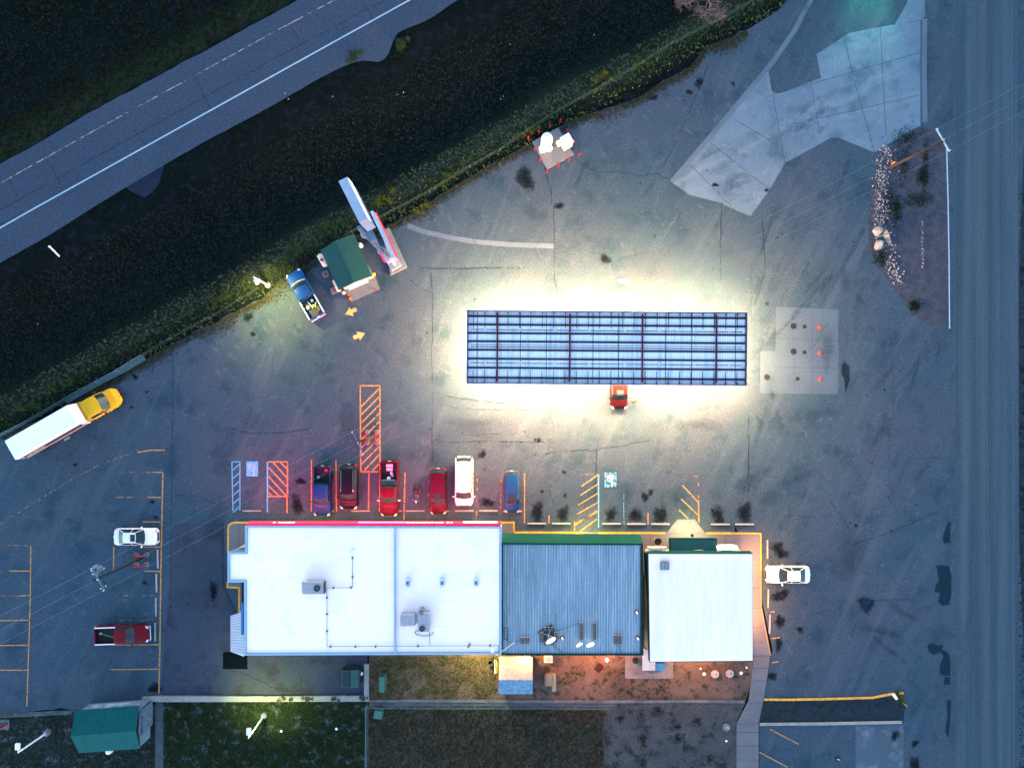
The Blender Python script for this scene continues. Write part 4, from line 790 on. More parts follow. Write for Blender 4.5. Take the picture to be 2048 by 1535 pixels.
blocks([(1089 + i * 4.6, 1284.5, 0) for i in range(5)], "on the lower side of the square dish base", "bottom side blocks of the dish base", z2, "h")
blocks([(1230.5 + (i % 2) * 9, 1271 + (i // 2) * 4.4, 90) for i in range(8)], "the double stack beside the dishes", "blocks of the double stack", z2, "g")
blocks([(1045 + (i % 2) * 10, 1275 + (i // 2) * 4.4, 90) for i in range(6)], "the small pair near the left roof edge", "blocks near the left roof edge", z2, "g")
DISHM = mat("dish_white", (.8, .82, .84), None, 3, .35)
def dish(px, py, r, label, tilt, az, base):
    x, y = P2(px, py, z2); t = thing("satellite_dish", label, "satellite dish", (x, y, z2), R(az))
    mb = MB(); n = 20; rings = []
    M = Matrix.Translation((0, -.25 - r * .1, .45 + r * .5)) @ Matrix.Rotation(R(tilt), 4, 'X')
    for rr in (.02, .35, .7, 1.0): rings.append([tuple(M @ Vector((r * rr * math.cos(6.2832 * i / n), r * rr * math.sin(6.2832 * i / n), .22 * r * rr * rr))) for i in range(n)])
    for rr in (1.0, .5, .02): rings.append([tuple(M @ Vector((r * rr * math.cos(6.2832 * i / n), r * rr * math.sin(6.2832 * i / n), .22 * r * rr * rr - .03))) for i in range(n)])
    make("reflector", mb.loft(rings, cap=False), DISHM, t, smooth=True)
    hub = M @ Vector((0, 0, -.05)); make("mast", MB().tube([(0, .15, 0), (0, .15, .5), tuple(hub)], .035), STEEL, t)
    fe = M @ Vector((0, -.1, r * .9)); make("feed_arm", MB().tube([tuple(M @ Vector((0, -r * .9, .15))), tuple(fe)], .02), STEEL, t)
    if base:
        mb = MB(); mb.box((0, 0, 0), (base, base, .03)); make("base_mat", mb, mat("dish_mat", (.03, .06, .07), None, 2, .8), t)
        mb = MB()
        for a in (45, 135): mb.box((0, 0, .09), (base * .8, .05, .05), R(a))
        make("cross_brace", mb, STEEL, t)
dish(1097, 1269, .58, "large white satellite dish on the square block-weighted base", 97, 28, 1.7)
dish(1154, 1279, .38, "small edge-on satellite dish left of the block rows", 97, 28, 0)
dish(1177, 1278, .46, "edge-on satellite dish between the two block rows", 97, 20, 0)
for (px, py, lab) in ((1125, 1277, "stubby white vent pipe right of the large satellite dish"), (1274, 1225, "curved white vent pipe near the roof's right edge"), (1276, 1277, "stubby white vent pipe at the lower right of the ribbed roof")):
    x, y = P2(px, py, z2 + .4); t = thing("vent_pipe", lab, "vent pipe", (x, y, z2)); make("boot", MB().lathe((0, 0, 0), [(.24, 0), (.22, .05), (.12, .12)], 14), DK, t); make("pipe", MB().lathe((0, 0, .08), [(.1, 0), (.1, .45), (.07, .45)], 12), WHITEM, t)
x, y = P2(1008, 1297, z2); t = thing("antenna_mast", "thin white antenna mast leaning over the corner between the roofs", "antenna", (x, y, z2)); make("mast", MB().tube([(-.9, -.9, -.6), (.0, 0, .4), (1.1, 1.1, 1.2)], .025), WHITEM, t); make("bracket", MB().box((-.1, -.1, 0), (.15, .15, .4)), STEEL, t)
x, y = P2(1012, 1266, z2); o = make("roof_tray", MB().tube([(x - .2, y + .6, z2 + .05), (x + .2, y + .6, z2 + .05), (x + .2, y - .6, z2 + .05), (x - .2, y - .6, z2 + .05), (x - .2, y + .6, z2 + .05)], .03), DK); tag(o, "dark rectangular metal frame lying at the left edge of the ribbed roof", "metal frame")
x, y = P2(1098, 1300, z2)
mb = MB(); mb.tube([(*P2(1012, 1279, z2), z2 + .03), (*P2(1025, 1285, z2), z2 + .03), (*P2(1042, 1278, z2), z2 + .03)], .02); mb.tube([(*P2(1110, 1262, z2), z2 + .03), (*P2(1150, 1248, z2), z2 + .03), (*P2(1165, 1244, z2), z2 + .03)], .02); mb.tube([(*P2(1105, 1290, z2), z2 + .03), (*P2(1125, 1305, z2), z2 + .03)], .02); mb.tube([(*P2(1236, 1288, z2), z2 + .03), (*P2(1243, 1306, z2), z2 + .03)], .02)
tag(make("roof_cable", mb, DK), "dark cables snaking between the dishes on the ribbed roof", "cable")
# ------------------------------------------------------------------ vehicles
def body_loft(L, W, prof, z0, x0, x1, n=26, nose=.10, tail=.10, nr=.30, tr=.22):
    # prof: function of x in [-L/2, L/2] giving top height
    rings = []
    for k in range(n + 1):
        x = x0 + (x1 - x0) * (.5 - .5 * math.cos(math.pi * k / n)) ; s = x / (L / 2)
        hw = W / 2
        if s > 1 - 2 * nose: hw *= 1 - nr * ((s - (1 - 2 * nose)) / (2 * nose)) ** 2.2
        if s < -(1 - 2 * tail): hw *= 1 - tr * ((-s - (1 - 2 * tail)) / (2 * tail)) ** 2.2
        zt = prof(x); zb = z0 + (.12 if abs(s) > .96 else 0); hm = zb + (zt - zb) * .55
        half = [(hw * .90, zb), (hw * .985, zb + .1), (hw, hm), (hw * .985, zt - .14), (hw * .94, zt - .05), (hw * .84, zt), (hw * .45, zt + .022), (0, zt + .03)]
        rings.append([(x, y, z) for y, z in half] + [(x, -y, z) for y, z in half[-2::-1]])
    return rings
def interp(pts):
    def f(x):
        if x <= pts[0][0]: return pts[0][1]
        for (a, b), (c, d) in zip(pts, pts[1:]):
            if x <= c: t = (x - a) / (c - a); t = t * t * (3 - 2 * t); return b + (d - b) * t
        return pts[-1][1]
    return f
def greenhouse(t, BODY, zb, zt, fb, ft, rt, rb, wb, wt, bulge=.14, glass=GLASS, pil=None, bp=(), split=None):
    def curve(x, w, z, bl, n=7): return [(x + bl * (1 - (2 * i / (n - 1) - 1) ** 2), w * (1 - 2 * i / (n - 1)), z) for i in range(n)]
    a, b = curve(fb, wb * .97, zb, bulge), curve(ft, wt * .97, zt - .03, bulge * .7); make("windscreen", MB().loft([a, b], cap=False, closed=False), glass, t, smooth=True)
    a, b = curve(rb, wb * .95, zb, -bulge * .6), curve(rt, wt * .95, zt - .03, -bulge * .5); make("rear_window", MB().loft([a, b], cap=False, closed=False), glass, t, smooth=True)
    for s in (1, -1): make("side_window", MB().add([(fb - .05, s * wb, zb), (rb + .05, s * wb, zb), (rt, s * wt, zt - .04), (ft, s * wt, zt - .04)], [(0, 1, 2, 3)]), glass, t)
    rings = []
    m = 12
    for k in range(m + 1):
        u = k / m; x = rt - .06 + (ft - rt + .12) * u; cr = .045 * math.sin(math.pi * u); pin = 1 - .03 * (abs(2 * u - 1)) ** 4
        yy = [wt * 1.03 * pin * c for c in (1, .97, .8, .4, 0, -.4, -.8, -.97, -1)]; bl = 0
        zz = [zt - .05, zt - .01, zt + .015, zt + .03, zt + .035, zt + .03, zt + .015, zt - .01, zt - .05]
        fx = [bulge * .7 * (1 - (y / wt) ** 2) * max(0, (u - .6) / .4) - bulge * .5 * (1 - (y / wt) ** 2) * max(0, (.4 - u) / .4) for y in yy]
        rings.append([(x + f, y, z + cr) for f, y, z in zip(fx, yy, zz)])
    make("roof", MB().loft(rings, cap=False, closed=False), BODY, t, smooth=True)
    mb = MB()
    for s in (1, -1):
        mb.cyl((fb, s * wb * .985, zb - .02), (ft, s * wt * .99, zt - .02), .03, .028, 6); mb.cyl((rb, s * wb * .985, zb - .02), (rt, s * wt * .99, zt - .02), .035, .03, 6)
        for u in bp:
            mb.cyl((fb + (rb - fb) * u, s * wb * 1.0, zb - .02), (ft + (rt - ft) * u, s * wt * 1.0, zt - .02), .025, .022, 6)
    make("pillar", mb, pil or BODY, t)
def wheels(t, L, W, wx, r=.34, wy=None):
    wy = wy or W / 2 - .12
    for x in wx:
        for s in (1, -1):
            o = make("wheel", MB().lathe((0, 0, 0), [(r * .7, -.11), (r, -.09), (r, .09), (r * .7, .11)], 20), RUBBER, t); o.location = (x, s * wy, r); o.rotation_euler = (R(90), 0, 0)
            make("rim", MB().lathe((0, 0, 0), [(r * .68, -.1), (r * .68, .1), (r * .2, .115)], 14), RIMM, o)
def lights(t, L, W, zf, zr_, inset=.0):
    for s in (1, -1):
        make("headlight", MB().add([(L / 2 - .32, s * W * .46, zf + .03), (L / 2 - .05, s * W * .40, zf), (L / 2 - .0, s * W * .30, zf - .02), (L / 2 - .16, s * W * .31, zf + .05), (L / 2 - .25, s * W * .475, zf - .12), (L / 2 + .0, s * W * .40, zf - .16), (L / 2 + .03, s * W * .29, zf - .16)], [(0, 1, 2, 3), (0, 4, 5, 1), (1, 5, 6, 2)]), HEADL, t)
        make("taillight", MB().add([(-L / 2 + .22, s * W * .47, zr_), (-L / 2 + .02, s * W * .41, zr_), (-L / 2 + .0, s * W * .33, zr_), (-L / 2 + .12, s * W * .475, zr_ - .22), (-L / 2 - .02, s * W * .42, zr_ - .22), (-L / 2 - .03, s * W * .33, zr_ - .22), (-L / 2 + .14, s * W * .36, zr_ + .03)], [(0, 1, 4, 3), (1, 2, 5, 4), (0, 6, 2, 1)]), TAILL, t)
    g_ = make("grille", MB().bbox((L / 2 - .02, 0, .45), (.08, W * .52, .28), .02), BLACKP, t)
    make("number_plate", MB().box((-L / 2 - .03, 0, .6), (.03, .32, .15)), WHITEM, t)
def mirrors(t, x, W, z, m):
    for s in (1, -1): make("mirror", MB().bbox((x, s * (W / 2 + .12), z), (.12, .24, .16), .03), m, t)
def car(name, label, kind, px, py, head, L, W, BODY, opts=()):
    z_ = .8; x, y = P2(px, py, z_); t = thing(name, label, {'sedan': 'car', 'suv': 'car', 'van': 'van', 'pickup': 'pickup truck'}[kind], (x, y, 0), R(head))
    h = L / 2
    if kind == 'sedan':
        pf = interp([(-h, .70), (-h + .12, .94), (-h + .9, 1.0), (0, .98), (h * .42, .93), (h - .35, .80), (h, .60)])
        make("body", MB().loft(body_loft(L, W, pf, .22, -h, h)), BODY, t, smooth=True); greenhouse(t, BODY, .96, 1.44, h * .40, h * .07, -h * .42, -h * .74, W * .465, W * .30, bp=(.42,))
        wheels(t, L, W, (h * .61, -h * .6)); lights(t, L, W, .76, .93); mirrors(t, h * .30, W, .95, BODY); zt = 1.49
        make("panel_seam", MB().box((h * .42, 0, .972), (.015, W * .72, .006)), BLACKP, t)
    elif kind in ('suv', 'van'):
        zt = 1.72 if kind == 'suv' else 2.0; zb = 1.08
        pf = interp([(-h, .8), (-h + .12, 1.08), (0, 1.1), (h * .5, 1.06), (h - .3, .95), (h, .7)])
        make("body", MB().loft(body_loft(L, W, pf, .26, -h, h)), BODY, t, smooth=True)
        fb, ft = (h * .48, h * .24) if kind == 'suv' else (h * .66, h * .36)
        greenhouse(t, BODY, zb, zt, fb, ft, -h * .80, -h * .95, W * .46, W * .385 if kind == 'suv' else W * .41, bp=(.3, .64), pil=BODY)
        wheels(t, L, W, (h * .62, -h * .58), .37); lights(t, L, W, .9, 1.05); mirrors(t, fb - .1, W, 1.05, BODY)
        if 'rails' in opts:
            for s in (1, -1): make("roof_rail", MB().tube([(ft - .2, s * W * .33, zt + .04), (ft - .35, s * W * .33, zt + .09), (-h * .72, s * W * .33, zt + .09), (-h * .78, s * W * .33, zt + .04)], .028), CHROME, t)
        zt += .03
    else:
        cabr = -h * .18 if 'longbed' not in opts else -h * .10
        if 'crew' in opts: cabr = -h * .30
        pf = interp([(cabr, 1.16), (0, 1.16), (h * .38, 1.14), (h - .3, 1.05), (h, .82)])
        make("body", MB().loft(body_loft(L, W, pf, .32, cabr - .02, h, nose=.07, nr=.2)), BODY, t, smooth=True)
        fb = h * .46; ft = h * .24; zt = 1.80
        greenhouse(t, BODY, 1.14, zt, fb, ft, cabr + .16, cabr + .02, W * .455, W * .375, bulge=.16, bp=(.5,))
        bl = -h; mb = MB(); hw = W / 2 - .01
        for s in (1, -1): mb.bbox(((cabr + bl) / 2, s * (hw - .07), .42), (cabr - bl - .06, .14, .78), .03)
        mb.box(((cabr + bl) / 2, 0, .45), (cabr - bl - .1, W - .3, .2)); make("cargo_bed", mb, BODY, t)
        make("bed_liner", MB().box(((cabr + bl) / 2, 0, .651), (cabr - bl - .14, W - .31, .03)), mat("bed_liner_%s" % ('grey' if 'greybed' in opts else 'black'), (.07, .085, .075) if 'greybed' in opts else (.01, .014, .018), None, 3, .7), t)
        railm = WHITEM if 'chromerail' in opts else BLACKP if 'blackrail' in opts else BODY
        for s in (1, -1): make("bed_rail", MB().box(((cabr + bl) / 2, s * (hw - .07), 1.203), (cabr - bl - .1, .11, .02)), railm, t)
        make("tailgate", MB().bbox((bl + .05, 0, .42), (.10, W - .3, .78), .02), BODY, t); make("rear_bumper", MB().bbox((bl - .08, 0, .42), (.18, W * .92, .2), .04), CHROME if 'chromerail' in opts else BLACKP, t)
        make("bulkhead", MB().box((cabr - .06, 0, .6), (.06, W - .3, .58)), BODY, t)
        wheels(t, L, W, (h * .64, -h * .56), .40); lights(t, L, W, 1.0, 1.0); mirrors(t, fb - .12, W + .06, 1.12, WHITEM if 'whitemirror' in opts else BLACKP)
        make("front_bumper", MB().bbox((h + .02, 0, .42), (.14, W * .84, .24), .05), CHROME, t)
        if 'toolbox' in opts: make("bed_cover", MB().bbox((cabr - .36, 0, 1.0), (.62, W - .16, .26), .04), mat("cover_dark_teal", (.01, .03, .04), None, 2, .5), t)
    if 'sunroof' in opts: make("sunroof", MB().box((-.02 if kind == 'sedan' else .32 * h * .5, 0, zt + .022), (.5, .78, .035)), GLASS, t)
    if 'trim' in opts:
        mb = MB(); c = [(h * .50 + .16 * (1 - (i / 3 - 1) ** 2), (1 - i / 3) * W * .44, 1.17) for i in range(7)]; mb.tube(c, .03, 5); make("windscreen_trim", mb, WHITEM, t)
    return t
RB = paint("crimson_car_paint", (0.0504, 0.0014, 0.0084)); DRB = paint("maroon_car_paint", (0.0403, 0.0020, 0.0030)); WB_ = paint("white_car_paint", (.78, .79, .81)); BB = paint("bright_blue_paint", (0.0045, 0.0450, 0.1890)); NB = paint("navy_car_paint", (.0015, .028, .10)); BK = paint("black_car_paint", (.0018, .004, .008)); BG = paint("slate_blue_paint", (.006, .05, .13)); PW = paint("pearl_white_paint", (.66, .68, .73)); PLUM = paint("plum_car_paint", (0.0378, 0.0015, 0.0104))
t1 = car("pickup_truck", "blue pickup with loaded open bed beside the green-roofed kiosk", 'pickup', 610.5, 588.5, 119.5, 5.6, 1.95, BB, ('greybed', 'chromerail', 'trim'))
t2 = car("pickup_truck", "navy pickup with open bed, leftmost vehicle parked before the store", 'pickup', 644.5, 981, -90, 5.45, 1.98, NB, ('blackrail', 'crew'))
car("suv", "black car with silver roof rails parked between the navy and crimson pickups", 'suv', 697.5, 973, -90, 4.9, 1.98, BK, ('rails',))
t3 = car("pickup_truck", "crimson pickup with dark bed cover and clutter, nose to the red fascia", 'pickup', 778.5, 976.5, -90, 5.95, 1.98, RB, ('toolbox', 'whitemirror', 'longbed'))
car("suv", "plum red long car with sunroof parked between motorcycle and white van", 'suv', 876.5, 982, -90, 5.0, 1.9, PLUM, ('sunroof', 'rails2'))
vn = car("passenger_van", "white van with green logo on its flank, nose to the store", 'van', 928, 961.5, -90, 5.4, 2.0, WB_, ())
car("suv", "slate blue small car parked alone at the right end of the front row", 'suv', 1024, 983, -90, 4.55, 1.75, BG, ('sunroof',))
car("suv", "maroon car half hidden under the fuel canopy edge", 'suv', 1238, 778, -90, 4.3, 1.92, paint("dark_maroon_paint", (.016, .001, .002)), ('sunroof',))
car("sedan", "white sedan with sunroof in the left parking bays", 'sedan', 271.5, 1073, 0, 4.85, 1.85, PW, ('sunroof',))
t4 = car("pickup_truck", "dark red pickup with empty black bed in the left parking bays", 'pickup', 245, 1268, 2, 5.85, 1.98, paint("dark_red_paint", (0.1140, 0.0048, 0.0108)), ('chromerail',))
car("sedan", "white sedan parked nose-in at the east sidewalk", 'sedan', 1576.5, 1149, 180, 4.85, 1.85, WB_, ())
# green emblem on the van
mb = MB(); make("side_logo", mb.add([(-1.0, 1.005, .7), (.75, 1.005, .7), (.85, 1.005, .95), (.75, .99, 1.12), (-.9, .99, 1.12), (-1.0, 1.005, .95)], [(0, 1, 2, 3, 4, 5)]).add([(-.95, .955, 1.16), (.8, .955, 1.16), (.7, .90, 1.55), (-.85, .90, 1.55)], [(0, 1, 2, 3)]), mat("logo_green", (.12, .5, .08), None, 2, .5), vn)
mb = MB()
for xx in (-.6, -.1, .4): mb.lathe((xx, .935, 1.3), [(.0, 0), (.12, 0), (.12, .04), (.07, .04)], 12)
make("logo_ring", mb, WHITEM, vn)
def load(parent_t, items):
    for (nm, lab, cat, fn, lx, ly, m_) in items:
        p = parent_t.matrix_basis @ Vector((lx, ly, 0)); mb = MB(); fn(mb, p.x, p.y, parent_t.rotation_euler[2]); tag(make(nm, mb, m_), lab, cat)
M_Y = mat("yellow_plastic", (.55, .5, .06), None, 4, .6); M_G = mat("sage_timber", (.22, .3, .18), None, 4, .8); M_P = mat("pale_card", (.5, .45, .44), None, 4, .8)
zb_ = .69
load(t1, [("spare_tyre", "spare wheel lying in the blue pickup's bed", "wheel", lambda m, x, y, a: m.lathe((x, y, zb_), [(.14, .02), (.16, .16), (.3, .2), (.37, .16), (.37, .04), (.3, 0)], 18), -.95, -.32, RUBBER),
    ("wheel_disc", "pale steel rim inside the spare wheel", "rim", lambda m, x, y, a: m.lathe((x, y, zb_ + .1), [(.2, 0), (.2, .06), (.06, .1)], 16), -.95, -.32, WHITEM),
    ("white_pole", "white pole lying in the blue pickup's bed", "pole", lambda m, x, y, a: m.cyl((x - .3, y + .35, zb_ + .3), (x + .25, y - .3, zb_ + .1), .05), -1.35, .05, WHITEM),
    ("yellow_tool", "yellow tool in the middle of the blue pickup's bed", "tool", lambda m, x, y, a: m.bbox((x, y, zb_), (.5, .22, .2), .04, a + .6).bbox((x + .15, y + .2, zb_ + .1), (.16, .5, .12), .03, a + 1), -1.6, -.25, M_Y),
    ("timber_plank", "greenish plank along the right side of the blue pickup's bed", "plank", lambda m, x, y, a: m.box((x, y, zb_), (.95, .12, .05), a + .15).box((x + .03, y - .02, zb_ + .06), (.8, .12, .05), a + .05), -1.85, -.5, M_G),
    ("white_sack", "pale sack at the left of the blue pickup's bed", "sack", lambda m, x, y, a: m.lathe((x, y, zb_), [(.2, 0), (.24, .12), (.12, .24)], 9), -1.45, .45, M_P),
    ("red_can", "small red can near the blue pickup's tailgate", "can", lambda m, x, y, a: m.lathe((x, y, zb_), [(.14, 0), (.14, .2), (.05, .24)], 12), -2.4, -.35, mat("rust_red_can", (.3, .03, .01), None, 4, .6))])
load(t2, [("coiled_hose", "pale coil lying in the navy pickup's bed", "coil", lambda m, x, y, a: m.lathe((x, y, zb_), [(.1, 0), (.2, .08), (.14, .14)], 10), -1.5, -.45, mat("pale_teal_coil", (.15, .3, .35), None, 4, .5)),
    ("red_bag", "small red bag in the rear of the navy pickup's bed", "bag", lambda m, x, y, a: m.lathe((x, y, zb_), [(.16, 0), (.2, .1), (.06, .2)], 8), -2.3, .45, mat("pink_red_bag", (.5, .02, .1), None, 4, .6))])
load(t3, [("cardboard_box", "large pale box at the tail of the crimson pickup's bed", "box", lambda m, x, y, a: m.bbox((x, y, zb_), (.32, .75, .3), .02, a).bbox((x, y - .42, zb_), (.3, .7, .25), .02, a), -2.55, .05, mat("pink_white_box", (.6, .45, .5), None, 2, .7)),
    ("white_bucket", "white bucket near the bed cover of the crimson pickup", "bucket", lambda m, x, y, a: m.lathe((x, y, zb_), [(.15, 0), (.19, .35), (.15, .35), (.12, .1)], 14), -1.15, -.02, WHITEM),
    ("crumpled_sheet", "crumpled pale sheeting in the crimson pickup's bed", "sheeting", lambda m, x, y, a: m.bbox((x, y, zb_), (.45, .3, .22), .08, a + .3).bbox((x + .1, y - .3, zb_), (.3, .25, .16), .06, a - .3), -1.7, .25, mat("lilac_sheet", (.5, .38, .52), None, 6, .6)),
    ("chrome_bar", "bright bar across the crimson pickup's bed beside its cover", "bar", lambda m, x, y, a: m.box((x, y, 1.0), (.12, 1.3, .1), a), -.97, 0, CHROME)])
load(t4, [("long_broom", "long-handled broom lying in the dark red pickup's bed", "broom", lambda m, x, y, a: m.cyl((x - .6, y + .15, zb_ + .15), (x + .8, y - .2, zb_ + .3), .02).bbox((x - .65, y + .18, zb_), (.3, .22, .2), .04, .6), -1.75, 0, mat("broom_straw", (.4, .4, .2), None, 4, .8))])
# ------------------------------------------------------------------ wheel stops
def make_stop():
    t = thing("wheel_stop", "x", "wheel stop", (0, 0, .0))
    make("block", MB().loft([[(x, -.08, .0), (x, -.06, .11), (x, .06, .11), (x, .08, .0)] for x in (-1.03, -.98, .98, 1.03)]), mat("stop_concrete", (.30, .29, .29), (.24, .235, .24), 3, .85, fine=.15), t)
    mb = MB()
    for x in (-.75, .75): mb.lathe((x, 0, .108), [(.025, 0), (.025, .012)], 8)
    make("pin", mb, STEEL, t); return t
st0 = None
stops = [(504, 1021, 90, "wheel stop in the bay with the bright wheelchair square"), (648.5, 1021, 90, "wheel stop under the nose of the navy pickup"), (721.5, 1021, 90, "wheel stop right of the black car's nose"), (785, 1021, 90, "wheel stop under the nose of the crimson pickup"),
    (830.5, 1021, 90, "wheel stop before the motorcycle"), (880, 1021, 90, "wheel stop under the nose of the plum red car"), (928.5, 1021, 90, "wheel stop before the white van"), (977, 1021, 90, "wheel stop in the empty bay between the white van and the small blue car"), (1025, 1022, 90, "wheel stop under the nose of the slate blue car"),
    (1073.5, 1046.5, 90, "wheel stop of the first empty bay right of the slate blue car"), (1122.5, 1046.5, 90, "wheel stop left of the faded orange hatching, behind an oil stain"), (1223, 1047, 90, "wheel stop in the bay with the faded wheelchair square"), (1272.5, 1047.5, 90, "wheel stop in the stained bay right of the faded wheelchair square's bay"), (1321, 1047.5, 90, "wheel stop just left of the concrete kerb ramp"),
    (1440.5, 1048, 90, "wheel stop first right of the concrete kerb ramp"), (1489, 1048, 90, "wheel stop at the right end of the front row"), (1535, 1097.5, 0, "topmost wheel stop on the east side of the end building"), (1535, 1146.5, 0, "wheel stop under the nose of the east white sedan"), (1536.5, 1196, 1, "wheel stop just below the east white sedan"), (1539.5, 1247, 2, "lowest wheel stop on the east side of the end building"),
    (315.5, 1117, -1, "wheel stop beside the red hoops of the left utility pole"), (313, 1165, -1, "wheel stop second from top in the left bays"), (312, 1213, -1, "wheel stop third from top in the left bays"), (310.5, 1263, -1, "wheel stop in front of the dark red pickup")]
for px, py, a, lab in stops:
    x, y = P2(px, py); rz = R(90 - a) if a != 90 else 0
    if st0 is None: st0 = make_stop(); o = st0; o.location = (x, y, .0); o.rotation_euler = (0, 0, rz)
    else: o = copy_tree(st0, (x, y, .0), rz)
    o['label'] = lab; o['group'] = "concrete wheel stops"
# ------------------------------------------------------------------ motorcycle
x, y = P2(833, 990, .6); t = thing("motorcycle", "black motorcycle parked between the crimson pickup and plum red car", "motorcycle", (x, y, 0), R(-92))
for xx in (.78, -.72):
    o = make("wheel", MB().lathe((0, 0, 0), [(.22, -.06), (.32, -.05), (.32, .05), (.22, .06)], 20), RUBBER, t); o.location = (xx, 0, .32); o.rotation_euler = (R(90), 0, 0); make("rim", MB().lathe((0, 0, 0), [(.21, -.04), (.21, .04), (.05, .06)], 14), CHROME, o)
def ell(mb, c, rx, ry, rz, n=14, m=8):
    rings = []
    for k in range(m + 1):
        a = -math.pi / 2 + math.pi * (k + .001) / (m + .002); rings.append([(c[0] + rx * math.cos(a) * math.cos(6.2832 * i / n), c[1] + ry * math.cos(a) * math.sin(6.2832 * i / n), c[2] + rz * math.sin(a)) for i in range(n)])
    return mb.loft(rings)
make("fuel_tank", ell(MB(), (.22, 0, .84), .33, .17, .15), paint("deep_blue_tank", (.02, .06, .14)), t, smooth=True)
make("seat", ell(ell(MB(), (-.22, 0, .78), .32, .17, .08), (-.62, 0, .84), .22, .15, .09), BLACKP, t, smooth=True)
make("engine", MB().bbox((.08, 0, .3), (.5, .34, .36), .06), STEEL, t); make("top_box", MB().bbox((-.98, 0, .72), (.34, .5, .3), .06), BLACKP, t)
mb = MB(); mb.tube([(.30, .38, 1.02), (.46, .30, 1.08), (.52, 0, 1.04), (.46, -.30, 1.08), (.30, -.38, 1.02)], .022); make("handlebar", mb, CHROME, t)
for s in (1, -1): make("mirror", MB().bbox((.5, s * .36, 1.16), (.05, .14, .09), .02), CHROME, t); make("fork", MB().cyl((.54, s * .09, 1.0), (.78, s * .09, .32), .03), CHROME, t); make("saddlebag", MB().bbox((-.62, s * .29, .42), (.46, .18, .34), .05), BLACKP, t)
make("headlight", MB().lathe((.68, 0, .9), [(.06, -.08), (.11, -.02), (.11, .04), (.03, .08)], 14), HEADL, t); make("fender", MB().bbox((.80, 0, .60), (.46, .15, .06), .03), paint("deep_blue_tank", (1, 1, 1)), t); make("exhaust", MB().cyl((.1, -.2, .28), (-.8, -.24, .34), .05), CHROME, t)
# ------------------------------------------------------------------ person
def skin(name, verts, edges, rad, m, parent, sub=1, root=0):
    me = bpy.data.meshes.new(name); me.from_pydata(verts, edges, []); o = bpy.data.objects.new(name, me); C.objects.link(o); o.parent = parent; me.materials.append(m)
    md = o.modifiers.new("skin", 'SKIN'); md.use_smooth_shade = True
    if not me.skin_vertices: 
        bpy.context.view_layer.objects.active = o
    if me.skin_vertices:
        for i, r in enumerate(rad): me.skin_vertices[0].data[i].radius = (r, r) if isinstance(r, float) else r; me.skin_vertices[0].data[i].use_root = (i == root)
    ms = o.modifiers.new("sub", 'SUBSURF'); ms.levels = sub; ms.render_levels = sub; return o
x, y = P2(1267, 799, 0); pe = thing("person", "person in rust orange top and pale trousers walking beside the maroon car", "person", (x, y, 0), R(-100))
SKN = mat("skin", (.36, .2, .13), None, 3, .55)
bv = [(0, 0, .98), (0, 0, 1.16), (.01, 0, 1.36), (.02, 0, 1.5), (.03, 0, 1.60), (.035, 0, 1.70), (.01, .18, 1.42), (.05, .30, 1.18), (.20, .36, 1.02), (.27, .36, .96), (.01, -.18, 1.42), (-.02, -.33, 1.18), (.04, -.44, .96), (.07, -.46, .88),
      (.0, .10, .94), (.14, .11, .52), (.06, .11, .08), (.2, .12, .03), (0, -.10, .94), (-.06, -.11, .50), (-.24, -.11, .12), (-.12, -.12, .05)]
be = [(0, 1), (1, 2), (2, 3), (3, 4), (4, 5), (2, 6), (6, 7), (7, 8), (8, 9), (2, 10), (10, 11), (11, 12), (12, 13), (0, 14), (14, 15), (15, 16), (16, 17), (0, 18), (18, 19), (19, 20), (20, 21)]
br = [(.15, .11), (.13, .10), (.16, .11), .06, .085, .10, .07, .05, .037, .035, .07, .05, .037, .035, .09, .065, .045, .04, .09, .065, .045, .04]
skin("body", bv, be, br, SKN, pe, 2)
skin("shirt", [bv[0], bv[1], bv[2], bv[6], bv[7], bv[10], bv[11], (.05, .31, 1.16), (0, 0, 1.46)], [(0, 1), (1, 2), (2, 3), (3, 4), (2, 5), (5, 6), (2, 8)], [(.17, .13), (.155, .12), (.185, .135), .09, .068, .09, .068, .065, .075], mat("rust_shirt", (.5, .18, .04), (.4, .13, .03), 8, .9), pe, 2)
skin("trousers", [(0, 0, 1.02), bv[14], bv[15], bv[16], bv[18], bv[19], bv[20]], [(0, 1), (1, 2), (2, 3), (0, 4), (4, 5), (5, 6)], [(.165, .13), .11, .08, .065, .11, .08, .065], mat("pale_trousers", (.5, .5, .5), None, 8, .9), pe, 2)
make("hair", ell(MB(), (.015, 0, 1.73), .115, .10, .085), mat("dark_hair", (.02, .014, .01), None, 9, .8), pe, smooth=True)
for (sx, sy) in ((.13, .11), (-.19, -.11)): make("shoe", MB().bbox((sx, sy, 0 if sx > 0 else .03), (.28, .10, .09), .03), BLACKP, pe)
make("nose", ell(MB(), (.14, 0, 1.66), .03, .02, .025, 8, 4), SKN, pe)
